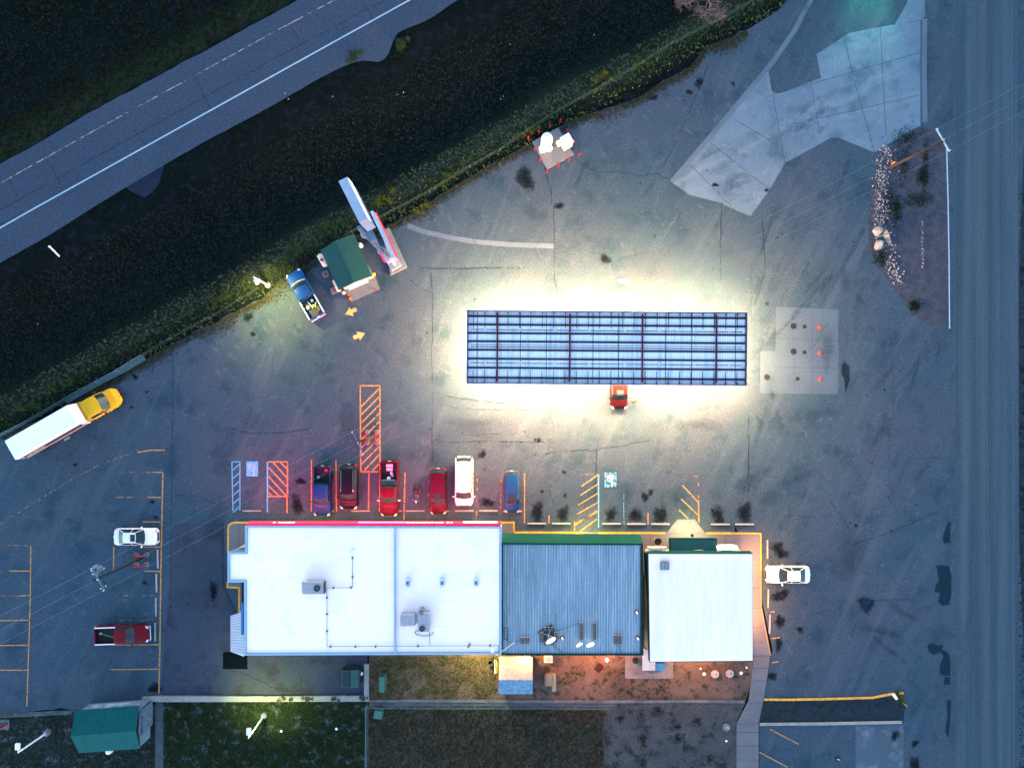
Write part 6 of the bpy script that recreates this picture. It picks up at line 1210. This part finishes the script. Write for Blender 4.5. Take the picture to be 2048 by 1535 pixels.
make("blue_tarp", MB().prism(poly([(1312, 1326), (1330, 1326), (1330, 1340), (1312, 1340)], .5), .07, .55), mat("blue_tarp", (.03, .17, .34), (.02, .13, .28), 3, .6), None); tag(bpy.data.objects["blue_tarp"], "bright blue box top beside the pale deck", "box")
for (px, py, lab) in ((1430, 1347, "left of the two round concrete table tops in the dirt yard"), (1459.5, 1346, "right of the two round concrete table tops in the dirt yard")):
    x, y = P2(px, py, .4); t = thing("round_table", lab, "table", (x, y, 0), 0, "round concrete table tops"); make("top", MB().lathe((0, 0, .35), [(.43, 0), (.45, .1), (.40, .12)], 22), mat("table_concrete", (.3, .28, .26), (.2, .19, .19), 3, .9), t); make("base", MB().lathe((0, 0, 0), [(.3, 0), (.26, .35)], 16), CONC, t); make("tray", MB().bbox((.08, 0, .471), (.22, .16, .04), .01, .4), mat("tray_grey", (.15, .15, .18), None, 3, .6), t)
for (px, py, s, lab) in ((1408, 1346.5, .2, "white stone left of the round concrete tables"), (1482, 1344.5, .19, "white stone right of the round concrete tables"), (1401, 1336, .12, "small white stone near the end building's rear wall"), (1493, 1334, .12, "tiny white stone beside the footpath"), (1452.5, 1480.5, .13, "white stone below the round lid on the purple gravel"), (673, 1456, .16, "white upright scrap in the dark grass yard"), (563, 1460.5, .15, "pale round stone right of the lit street lamp")):
    x, y = P2(px, py); mb = MB(); mb.lathe((x, y, 0), [(s * .8, 0), (s, s * .5), (s * .5, s * 1.1), (s * .1, s * 1.2)], 8); tag(make("stone", mb, WHITEM), lab, "stone")
x, y = P2(1791, 1393, .4); tag(make("junction_box", MB().bbox((x, y, 0), (.28, .6, .5), .05, R(35)), WHITEM), "white box in the bush at the end of the yellow kerb", "box")
x, y = P2(103, 504); t = thing("marker_post", "white marker pipe lying in the ditch beside the highway", "marker post", P(109, 504, 0)); make("pipe", MB().cyl(P(119, 513, .0), P(100, 493.5, .5), .09, .09, 10), WHITEM, t, True); make("cap", MB().lathe(P(100, 493.5, .42), [(.12, 0), (.12, .16)], 10), WHITEM, t, True)
# litter in the verge
mb = MB(); r_ = random.Random(5)
for (px, py) in ((1006, 187), (1001, 193), (1111, 200), (1104, 211), (570, 187), (577, 198), (665, 192), (704, 241), (213, 487), (177, 515), (65, 646), (1190, 62), (840, 335), (520, 478), (1128, 219), (1140, 219), (1210, 147), (1265, 176), (1336, 142), (1020, 82), (805, 180), (793, 185), (403, 642)):
    x, y = P2(px, py); chip(mb, x, y, r_.uniform(.05, .11), gz(x, y) + .1)
tag(make("litter", mb, mat("litter_white", (.2, .25, .3), None, 3, .8)), "scattered pale scraps in the dark verge", "litter", kind='stuff')
# ------------------------------------------------------------------ fences
FM = mat("fence_steel", (.10, .18, .22), (.07, .13, .16), 2, .5, .4)
def fence(pts, label, h=1.2, zf=None, step=3.0, wires=5, m=FM, r=.03):
    q = [P2(*p) for p in pts]; z = lambda x, y: 0 if zf is None else zf(x, y)
    t = thing("wire_fence", label, "fence", (q[0][0], q[0][1], z(*q[0])))
    rail, mesh, k = MB(), MB(), 0
    for a, b in zip(q, q[1:]):
        L = math.hypot(b[0] - a[0], b[1] - a[1]); n = max(1, round(L / step))
        for i in range(n):
            p0 = (a[0] + (b[0] - a[0]) * i / n, a[1] + (b[1] - a[1]) * i / n); p1 = (a[0] + (b[0] - a[0]) * (i + 1) / n, a[1] + (b[1] - a[1]) * (i + 1) / n)
            z0, z1 = z(*p0), z(*p1); rail.cyl((*p0, z0 + h), (*p1, z1 + h), r, r, 5)
            for w_ in range(wires): mesh.cyl((*p0, z0 + .1 + (h - .15) * w_ / wires), (*p1, z1 + .1 + (h - .15) * w_ / wires), .008, .008, 3, False)
            nn = int(L / n / .35)
            for j in range(nn):
                u = j / nn; xx, yy = p0[0] + (p1[0] - p0[0]) * u, p0[1] + (p1[1] - p0[1]) * u; mesh.cyl((xx, yy, z0 + .05), (xx + (p1[0] - p0[0]) / max(nn, 1), yy + (p1[1] - p0[1]) / max(nn, 1), z0 + h), .006, .006, 3, False)
            make("fence_post", MB().cyl((*p0, z0 - .1), (*p0, z0 + h + .06), .045, .045, 8), m, t, True)
    make("top_rail", rail, m, t, True); make("fence_mesh", mesh, m, t, True)
fence([(-50, 898), (0, 874), (82, 831), (160, 785), (240, 742), (290, 711)], "steel fence behind the yellow box truck along the lot edge", 1.3, None, 3.2, 6)
fence([(290, 711), (345, 677), (421, 637), (480, 603), (520, 578)], "weed-grown wire fence left of the lit street lamp", 1.1, None, 3.5, 3, mat("weedy_fence", (.03, .06, .05), None, 2, .8), .02)
fence([(640, 508), (705, 465), (770, 432), (860, 385), (940, 335), (1000, 302), (1055, 264), (1117, 224), (1191, 183), (1284, 128.5), (1342, 90), (1427, 48), (1500, 8)], "weed-grown wire fence above the kiosk and tank compound", 1.1, None, 4, 3, mat("weedy_fence", (1, 1, 1)), .02)
fence([(735, 1404), (735, 1470), (734, 1560)], "wire fence running down between the two dark grass yards", 1.3, None, 3, 4)
fence([(735, 1409), (830, 1410), (950, 1410), (1080, 1410), (1215, 1411)], "low wire fence along the strip above the brown yard", .9, None, 3.5, 3)
fence([(-20, 1427), (60, 1423), (152, 1418)], "wire fence running left from the teal-roofed shed", 1.1, None, 2.5, 4)
o = tag(make("barrier_beam", MB().loft([[(*P2(px + dx, py + dy), z) for dx, dy, z in ((-2, -3.5, .05), (-2, -3.5, .22), (2.5, 3.5, .22), (2.5, 3.5, .05))] for px, py in ((134, 803), (190, 771), (245, 742), (290, 716))]), mat("blue_kerb_beam", (.04, .09, .11), (.03, .07, .08), 1, .8)), "long bluish kerb beam along the fence ahead of the yellow truck", "kerb beam")
# ------------------------------------------------------------------ box truck
cx, cy = P2(118, 862, 1.6); bt = thing("box_truck", "yellow moving truck with long white box and striped flank", "truck", (cx, cy, 0), R(29.8))
YT = paint("truck_yellow", (.66, .34, .015)); zt = 3.55
roofc = [P(7.5, 881, zt), P(134, 808, zt), P(156, 846.5, zt), P(32, 922, zt)]
cxy = Vector(((roofc[0][0] + roofc[1][0] + roofc[2][0] + roofc[3][0]) / 4, (roofc[0][1] + roofc[1][1] + roofc[2][1] + roofc[3][1]) / 4))
Mi = (Matrix.Translation(bt.location) @ bt.rotation_euler.to_matrix().to_4x4()).inverted(); lc = Mi @ Vector((cxy.x, cxy.y, 0)); BX = lc.x; BY = lc.y; BL_, BW = 7.75, 2.32
make("cargo_box", MB().bbox((BX, BY, .95), (BL_, BW, zt - .95), .05), mat("box_white", (.8, .81, .82), (.76, .77, .79), .8, .4), bt)
for (z0, z1, m_, x0, x1, nm) in ((1.0, 1.35, mat("stripe_brown", (0.1100, 0.0425, 0.0150), None, 2, .5), 0, 1, "stripe"), (1.42, 1.5, WHITEM, 0, 1, "stripe"), (1.56, 1.95, mat("stripe_brown", (1, 1, 1)), 0, 1, "stripe"), (1.98, 2.5, mat("stripe_navy", (0.0120, 0.0120, 0.0780), None, 2, .5), 0.02, .97, "stripe"), (2.53, 2.95, mat("stripe_brown2", (0.1500, 0.0700, 0.0200), None, 2, .5), 0, 1, "stripe")):
    for s in (-1, 1): make(nm, MB().box((BX - BL_ / 2 + BL_ * (x0 + x1) / 2, BY + s * (BW / 2 + .006), z0), (BL_ * (x1 - x0) - .12, .012, z1 - z0)), m_, bt)
mb = MB(); r_ = random.Random(2); xx = BX - BL_ / 2 + .6
while xx < BX - 1.0: wd = r_.uniform(.1, .2); mb.box((xx, BY - BW / 2 - .016, 2.08), (wd, .012, r_.choice([.22, .3]))); xx += wd + .07
make("lettering", mb, mat("lettering_pale", (.6, .58, .66), None, 2, .5), bt)
hx = BX + BL_ / 2
make("front_cap", MB().add([(hx, BY - BW / 2 + .03, 2.2), (hx, BY + BW / 2 - .03, 2.2), (hx, BY + BW / 2 - .03, zt - .05), (hx, BY - BW / 2 + .03, zt - .05), (hx + .42, BY - BW / 2 + .06, 2.2), (hx + .42, BY + BW / 2 - .06, 2.2), (hx + .30, BY + BW / 2 - .08, 3.2), (hx + .30, BY - BW / 2 + .08, 3.2)], [(3, 2, 6, 7), (7, 6, 5, 4), (0, 3, 7, 4), (1, 5, 6, 2), (0, 4, 5, 1)]), mat("cap_blue_white", (.5, .56, .66), None, 2, .4), bt)
make("fairing", MB().bbox((hx + .45, BY, 1.1), (.7, BW - .1, 1.35), .08), mat("truck_ochre", (.4, .2, .015), None, 2, .45), bt)
cb_ = BY
make("cab", MB().loft(body_loft(2.3, 2.2, interp([(-1.15, 1.5), (0, 1.5), (1.15, 1.5)]), .6, -1.15, 1.15, nose=.05, tail=.02, nr=.06)), YT, bt, smooth=True).location = (hx + 1.75, BY, 0)
# hood with rounded nose
hd_ = make("hood", MB().loft(body_loft(2.9, 2.15, interp([(-1.45, 1.5), (0, 1.46), (1.0, 1.32), (1.45, 1.0)]), .5, -1.45, 1.45, nose=.24, nr=.42, tail=.02, tr=.02)), YT, bt, smooth=True); hd_.location = (hx + 2.75, BY, 0)
tmp = thing("tmp_x", "x", "x"); greenhouse(tmp, YT, 1.5, 2.45, 1.55, .98, -.55, -.75, 1.06, .96, bulge=.22, bp=(.3,))
for ch in list(tmp.children): ch.parent = bt; ch.location = (hx + 1.35, BY, 0)
bpy.data.objects.remove(tmp)
make("grille", MB().loft([[(hx + 4.02 - .25 * abs(s) ** 2, BY + s * .75, .6), (hx + 4.13 - .25 * abs(s) ** 2, BY + s * .75, .6), (hx + 4.09 - .25 * abs(s) ** 2, BY + s * .75, 1.12), (hx + 3.96 - .25 * abs(s) ** 2, BY + s * .75, 1.12)] for s in (-1, -.5, 0, .5, 1)]), CHROME, bt)
make("bumper", MB().loft([[(hx + 4.1 - .42 * abs(s) ** 2.2, BY + s * 1.08, .4), (hx + 4.32 - .42 * abs(s) ** 2.2, BY + s * 1.08, .4), (hx + 4.32 - .42 * abs(s) ** 2.2, BY + s * 1.08, .68), (hx + 4.1 - .42 * abs(s) ** 2.2, BY + s * 1.08, .68)] for s in (-1, -.7, -.35, 0, .35, .7, 1)]), BLACKP, bt)
for s in (1, -1):
    make("headlight", MB().bbox((hx + 3.72, BY + s * .88, .86), (.34, .22, .2), .04, s * -.3), HEADL, bt); make("mirror", MB().bbox((hx + 2.35, BY + s * 1.32, 1.5), (.12, .3, .5), .04), BLACKP, bt)
    make("fender", MB().bbox((hx + 2.95, BY + s * 1.03, .7), (1.1, .2, .35), .08), YT, bt)
make("step", MB().box((BX + .5, BY - BW / 2 - .12, .45), (.7, .24, .06)), STEEL, bt); make("chassis", MB().box((BX + 1, BY, .55), (BL_ + 2, .9, .38)), BLACKP, bt)
make("rear_trim", MB().box((BX - BL_ / 2 - .03, BY, 1.0), (.05, BW - .1, 2.4)), mat("rear_ochre", (.35, .3, .1), None, 2, .6), bt)
for xx in (hx + 2.95, BX - 2.1):
    for s in (1, -1):
        o = make("wheel", MB().lathe((0, 0, 0), [(.33, -.14), (.47, -.12), (.47, .12), (.33, .14)], 20), RUBBER, bt); o.location = (xx, BY + s * 1.0, .47); o.rotation_euler = (R(90), 0, 0); make("rim", MB().lathe((0, 0, 0), [(.3, -.1), (.3, .12), (.1, .14)], 14), RIMM, o)
# ------------------------------------------------------------------ vegetation
def tufts(name, n, gen, hmin, hmax, smin, smax, m, label, zf=gz, blades=4, seed=1, cat="grass"):
    r = random.Random(seed); vs, fs, col = [], [], []
    for i in range(n):
        q = gen(r)
        if q is None: continue
        x, y = q; z = zf(x, y); s = r.uniform(smin, smax); h = r.uniform(hmin, hmax); c = r.random()
        for b in range(blades):
            a = r.uniform(0, 6.283); l = s * r.uniform(.4, 1); wd = s * r.uniform(.12, .3); dx, dy = math.cos(a), math.sin(a); k = len(vs)
            vs += [(x - dy * wd, y + dx * wd, z), (x + dy * wd, y - dx * wd, z), (x + dx * l, y + dy * l, z + h * r.uniform(.6, 1))]; fs.append((k, k + 1, k + 2)); col += [c] * 3
    mb = MB(); mb.v, mb.f, mb.col = vs, fs, col
    return tag(make(name, mb, m, attr=True, keep=True), label, None, kind='stuff')
def bandgen(lo, hi, x0=-62, x1=35, p=None):
    def f(r):
        x, y = r.uniform(x0, x1), r.uniform(-10, 46); b = -dB0(x, y); a = dA(x, y)
        if a > 0.2 and lo < b < hi: return x, y
    return f
tufts("ditch_grass", 60000, bandgen(.6, 14), .08, .3, .12, .35, mat("grass_blade_dark", (0.0085, 0.0156, 0.0085), (0.0143, 0.0201, 0.0143), .4, .9, attrc=(0.0126, 0.0189, 0.0118)), "dark rough grass in the ditch between highway and lot", seed=2)
tufts("dry_grass", 60000, bandgen(1.6, 4.2), .1, .4, .1, .3, mat("grass_blade_dry", (0.0638, 0.0907, 0.0435), (0.1001, 0.1090, 0.0638), .5, .9, attrc=(0.0728, 0.0855, 0.0530)), "paler dry grass band along the ditch crest", seed=3)
tufts("weeds", 52000, bandgen(-.2, 2.3, -62, 31), .1, .5, .1, .32, mat("weed_leaf", (0.0274, 0.0731, 0.0219), (0.0366, 0.0641, 0.0366), .35, .8, attrc=(0.0360, 0.0675, 0.0180)), "green weeds crowding the fence along the lot edge", seed=4, blades=3)
zero = lambda x, y: .0
def edgeq(r):
    i = r.randrange(2, 28); a, b = lot_px[i], lot_px[i + 1]; u = r.random(); x, y = P2(a[0] + (b[0] - a[0]) * u, a[1] + (b[1] - a[1]) * u)
    d = abs(r.gauss(0, .35 + .7 * max(0, mn.noise(Vector((x * .22, y * .22, 2)))))); return (x + d * .48, y - d * .87, d)
def flg(r):
    q = bandgen(.3, 2.6, -40, 28)(r)
    return q if q and mn.noise(Vector((q[0] * .35, q[1] * .35, 7))) > .05 else None
tufts("edge_weeds", 14000, lambda r: edgeq(r)[:2], .03, .16, .08, .22, mat("edge_blade", (0.0077, 0.0121, 0.0066), (0.0154, 0.0165, 0.0110), .6, .9, attrc=(.05, .055, .035)), "ragged fringe of low weeds creeping onto the asphalt edge", zf=zero, seed=31, blades=3)
tufts("seed_heads", 26000, flg, .25, .6, .05, .11, mat("seed_head_pale", (.09, .13, .11), (.05, .08, .05), .8, .9, attrc=(.16, .2, .17)), "pale seed heads speckling the weeds along the fence", seed=21, blades=2)
def upg(r):
    x, y = r.uniform(-62, -20), r.uniform(10, 46); u = -dU(x, y)
    if u > .2: return (x, y) if (u < 4 or r.random() < .4) else None
tufts("verge_grass", 30000, upg, .08, .35, .12, .35, mat("grass_blade_olive", (0.0072, 0.0112, 0.0040), (0.0048, 0.0080, 0.0048), .5, .9, attrc=(0.0200, 0.0240, 0.0080)), "dark grass verge beyond the highway", seed=5)
def pxgen(polys):
    def f(r):
        px0, px1, py0, py1 = polys; return P2(r.uniform(px0, px1), r.uniform(py0, py1))
    return f
zero = lambda x, y: .0
tufts("yard_tufts", 7000, pxgen((330, 731, 1403, 1540)), .05, .2, .1, .25, mat("yard_blade", (0.0070, 0.0150, 0.0040), (0.0150, 0.0225, 0.0070), .8, .9, attrc=(0.0225, 0.0300, 0.0100)), "short green grass tufts in the lamp-lit yard", zf=zero, seed=6)
tufts("yard_tufts", 5000, pxgen((0, 310, 1430, 1540)), .05, .2, .1, .22, mat("yard_blade2", (0.0231, 0.0270, 0.0154), (0.0347, 0.0385, 0.0270), .8, .9, attrc=(0.0110, 0.0165, 0.0055)), "sparse dry tufts around the teal-roofed shed", zf=zero, seed=7)
tufts("yard_tufts", 9000, pxgen((738, 1206, 1414, 1540)), .05, .18, .1, .25, mat("yard_blade3", (0.0421, 0.0340, 0.0131), (0.0253, 0.0287, 0.0131), .8, .9, attrc=(0.0203, 0.0180, 0.0117)), "brown dead grass in the fenced yard", zf=zero, seed=8)
def backg(r):
    x, y = P2(r.uniform(741, 992), r.uniform(1312, 1398)); 
    return (x, y) if mn.noise(Vector((x * .5, y * .5, 9))) > -.1 or r.random() < .25 else None
tufts("yard_tufts", 5500, backg, .04, .2, .08, .22, mat("yard_blade4", (0.0714, 0.0816, 0.0255), (0.0306, 0.0561, 0.0153), 1.2, .9, attrc=(0.0840, 0.0720, 0.0330)), "patchy yellow-green grass behind the store", zf=zero, seed=9)
def backg2(r):
    x, y = P2(r.uniform(1115, 1500), r.uniform(1330, 1400)); 
    return (x, y) if mn.noise(Vector((x * .45, y * .45, 3))) > .12 else None
tufts("yard_tufts", 3000, backg2, .04, .15, .06, .18, mat("yard_blade5", (0.0234, 0.0312, 0.0094), (0.0390, 0.0351, 0.0156), 1.2, .9), "scattered small weeds in the dirt yard", zf=zero, seed=10)
def gyg(r):
    c = r.choice([(1213, 1440, 3, 60), (1285, 1475, 8, 4), (1288, 1478, 4, 14), (1316, 1418, 6, 4), (1355, 1452, 4, 3), (1286, 1520, 4, 8), (1240, 1437, 5, 4), (1400, 1525, 14, 5), (1420, 1515, 5, 4), (1358, 1478, 6, 4), (1282, 1430, 4, 8), (1395, 1440, 4, 5), (1225, 1530, 8, 6)]); return P2(r.gauss(c[0], c[2]), r.gauss(c[1], c[3]))
tufts("yard_tufts", 900, gyg, .04, .18, .05, .16, mat("yard_blade6", (0.0210, 0.0240, 0.0072), (0.0180, 0.0132, 0.0072), 1.2, .9), "small weeds scattered over the purple gravel", zf=zero, seed=11)
def islg(r):
    c = r.choice([(1812, 275, 14, 12), (1805, 330, 8, 26), (1850, 330, 4, 28), (1835, 400, 16, 8), (1795, 420, 5, 14), (1828, 612, 6, 6), (1765, 515, 10, 10), (1780, 400, 8, 20), (1845, 355, 6, 8)]); return P2(r.gauss(c[0], c[2]), r.gauss(c[1], c[3]))
tufts("island_weeds", 2200, islg, .05, .25, .08, .2, mat("island_blade", (0.0090, 0.0225, 0.0100), (0.0150, 0.0225, 0.0125), 1, .9), "dark green weeds on the gravel island", zf=zero, seed=12)
def rvg(r): return P2(r.uniform(2038, 2080), r.uniform(380, 1540))
tufts("verge_weeds", 1500, rvg, .05, .3, .08, .25, mat("verge_blade", (0.0060, 0.0125, 0.0090), (0.0100, 0.0150, 0.0125), 1, .9), "dark weeds at the right edge beyond the side road", zf=zero, seed=13)
# kerb-wall weeds, bush at kerb end
def shrub(px, py, r0, h, n, m, label, name="shrub", z=0, leaf=.12, seed=1, sq=1.0):
    x, y = P2(px, py); t = thing(name, label, "shrub", (x, y, z)); r = random.Random(seed); mb = MB()
    cs = [(r.uniform(-1, 1) * r0 * sq, r.uniform(-.7, .7) * r0, r0 * r.uniform(.25, .6), r.uniform(.4, 1)) for _ in range(7)]
    for i in range(n):
        kx, ky, kr, kh = cs[int(r.random() ** 1.3 * 7)]; a = r.uniform(0, 6.28); d = kr * abs(r.gauss(0, .55)); zz = h * kh * max(.1, 1 - (d / r0) ** 2 * .7) * r.uniform(.3, 1); cx, cy = kx + d * math.cos(a), ky + d * math.sin(a)
        l = leaf * r.uniform(.5, 1.2); b = r.uniform(0, 6.28); e = r.uniform(-.5, .5); c_ = r.random()
        mb.add([(cx, cy, zz), (cx + l * math.cos(b), cy + l * math.sin(b), zz + e * l), (cx + l * 1.6 * math.cos(b + .5), cy + l * 1.6 * math.sin(b + .5), zz + e * l), (cx + l * math.cos(b + 1.1), cy + l * math.sin(b + 1.1), zz)], [(0, 1, 2, 3)], c_)
    make("foliage", mb, m, t, attr=True); mb = MB()
    for i in range(7): a = i * .9; mb.cyl((0, 0, 0), (r0 * .5 * math.cos(a), r0 * .5 * math.sin(a), h * .7), .03, .01, 5)
    make("stem", mb, mat("stem_brown", (.05, .035, .02), None, 5, .9), t); return t
LF = mat("leaf_green", (0.0110, 0.0275, 0.0066), (0.0165, 0.0330, 0.0083), 2, .8, attrc=(0.0330, 0.0550, 0.0165)); LFY = mat("leaf_yellowish", (0.0275, 0.0440, 0.0055), (0.0193, 0.0385, 0.0066), 2, .8, attrc=(0.0550, 0.0660, 0.0110))
shrub(1799, 1391, .55, .7, 420, LFY, "small green bush at the far end of the yellow kerb", seed=1)
for i, (px, py, r0, lab, m_) in enumerate([(770, 395, 1.0, "shrub right of the tall sign's lit slab", LFY), (665, 450, .9, "bushy weeds left of the tall sign above the kiosk", LF), (580, 505, 1.0, "leafy clump above the blue pickup's hood", LF), (440, 600, .8, "leafy clump on the bank above the lot's left corner", LF), (1205, 158, .9, "bright green clump right of the tank compound fence", LFY), (1285, 125, .9, "leafy clump along the fence left of the bare bush", LF),
        (120, 770, .9, "leafy clump above the yellow truck's cab", LF), (60, 815, .8, "leafy clump above the yellow truck's box", LF), (900, 355, .9, "leafy clump on the fence line between sign and tank slab", LF), (1060, 262, .7, "low yellow-green clump at the upper left of the tank slab", LFY), (705, 115, .7, "dark clump at the highway's lower edge", LF), (815, 80, .9, "dark clump where the highway verge steps inward", LF), (845, 415, .6, "yellow-green clump on the fence near the sign slab", LFY)]):
    x, y = P2(px, py); shrub(px, py, r0 * .9, .7, 520, m_, lab, z=gz(x, y), seed=i + 20, sq=1.5).rotation_euler = (0, 0, R(29))
for i, (px, py, r0, sq, lab) in enumerate([(583, 1395, .5, 3.6, "long low weed mat growing on the kerb wall"), (617, 1396, .35, 1.6, "round weed clump on the kerb wall right of the long mat"), (672, 1396, .25, 1.6, "small weed clump on the kerb wall near the dumpster"), (729, 1394, .35, 1.3, "weed clump in the inside corner of the kerb wall")]):
    shrub(px, py, r0, .22, 260, mat("olive_weed", (.045, .055, .03), (.03, .04, .02), 3, .9, attrc=(.07, .08, .045)), lab, z=.3, seed=i + 60, leaf=.08, sq=sq, name="weed_mat")
# bare bush at the top
def bare(px, py, R0, label, seed, m):
    x, y = P2(px, py, 1.5); t = thing("bare_bush", label, "bush", (x, y, 0)); r = random.Random(seed); trunk, tw = MB(), MB()
    def grow(mb, p, d, l, rad, dep):
        q = p + d * l; (trunk if dep > 3 else tw).cyl(p, q, rad, rad * .7, 5 if dep > 3 else 3, False)
        if dep == 0: return
        for _ in range(3):
            nd = (d + Vector((r.uniform(-.8, .8), r.uniform(-.8, .8), r.uniform(-.35, .5)))).normalized(); grow(mb, q, nd, l * r.uniform(.65, .9), rad * .62, dep - 1)
    for i in range(7):
        a = i * .9 + r.random(); grow(tw, Vector((0, 0, 0)), Vector((math.cos(a) * .8, math.sin(a) * .8, .8)).normalized(), R0 * .32, .07, 5)
    make("trunk", trunk, m, t); make("twigs", tw, m, t)
TW = mat("bare_twig", (.12, .10, .115), (.09, .075, .09), 3, .9)
bare(1422, 12, 2.0, "leafless purplish-grey bush at the top edge of the photo", 3, TW); bare(1375, -5, 1.4, "smaller leafless bush left of the large bare one at the top", 8, TW)
# green-lit sign just past the top edge, whose glow reaches the asphalt
x, y = P2(1740, -80); gs = thing("roadside_sign", "green lit roadside sign standing beyond the top edge", "sign", (x, y, 0)); make("post", MB().cyl((0, 0, 0), (0, 0, 4), .12), STEEL, gs); make("sign_face", MB().bbox((0, 0, 3.4), (4.2, .3, 1.2), .04), mat("lit_green_sign", (.05, .5, .3), None, 2, .4, emit=(.05, 1, .5), es=3), gs)
tx, ty = P2(1735, 36); spot(gs, (x, y - .3, 4.0), (tx, ty, 0), 900, (.05, 1, .55), 62, .8, .2); tx, ty = P2(1735, 110); spot(gs, (x + 1, y - .3, 5.0), (tx, ty, 0), 500, (1, .95, .9), 50, 1, .2)
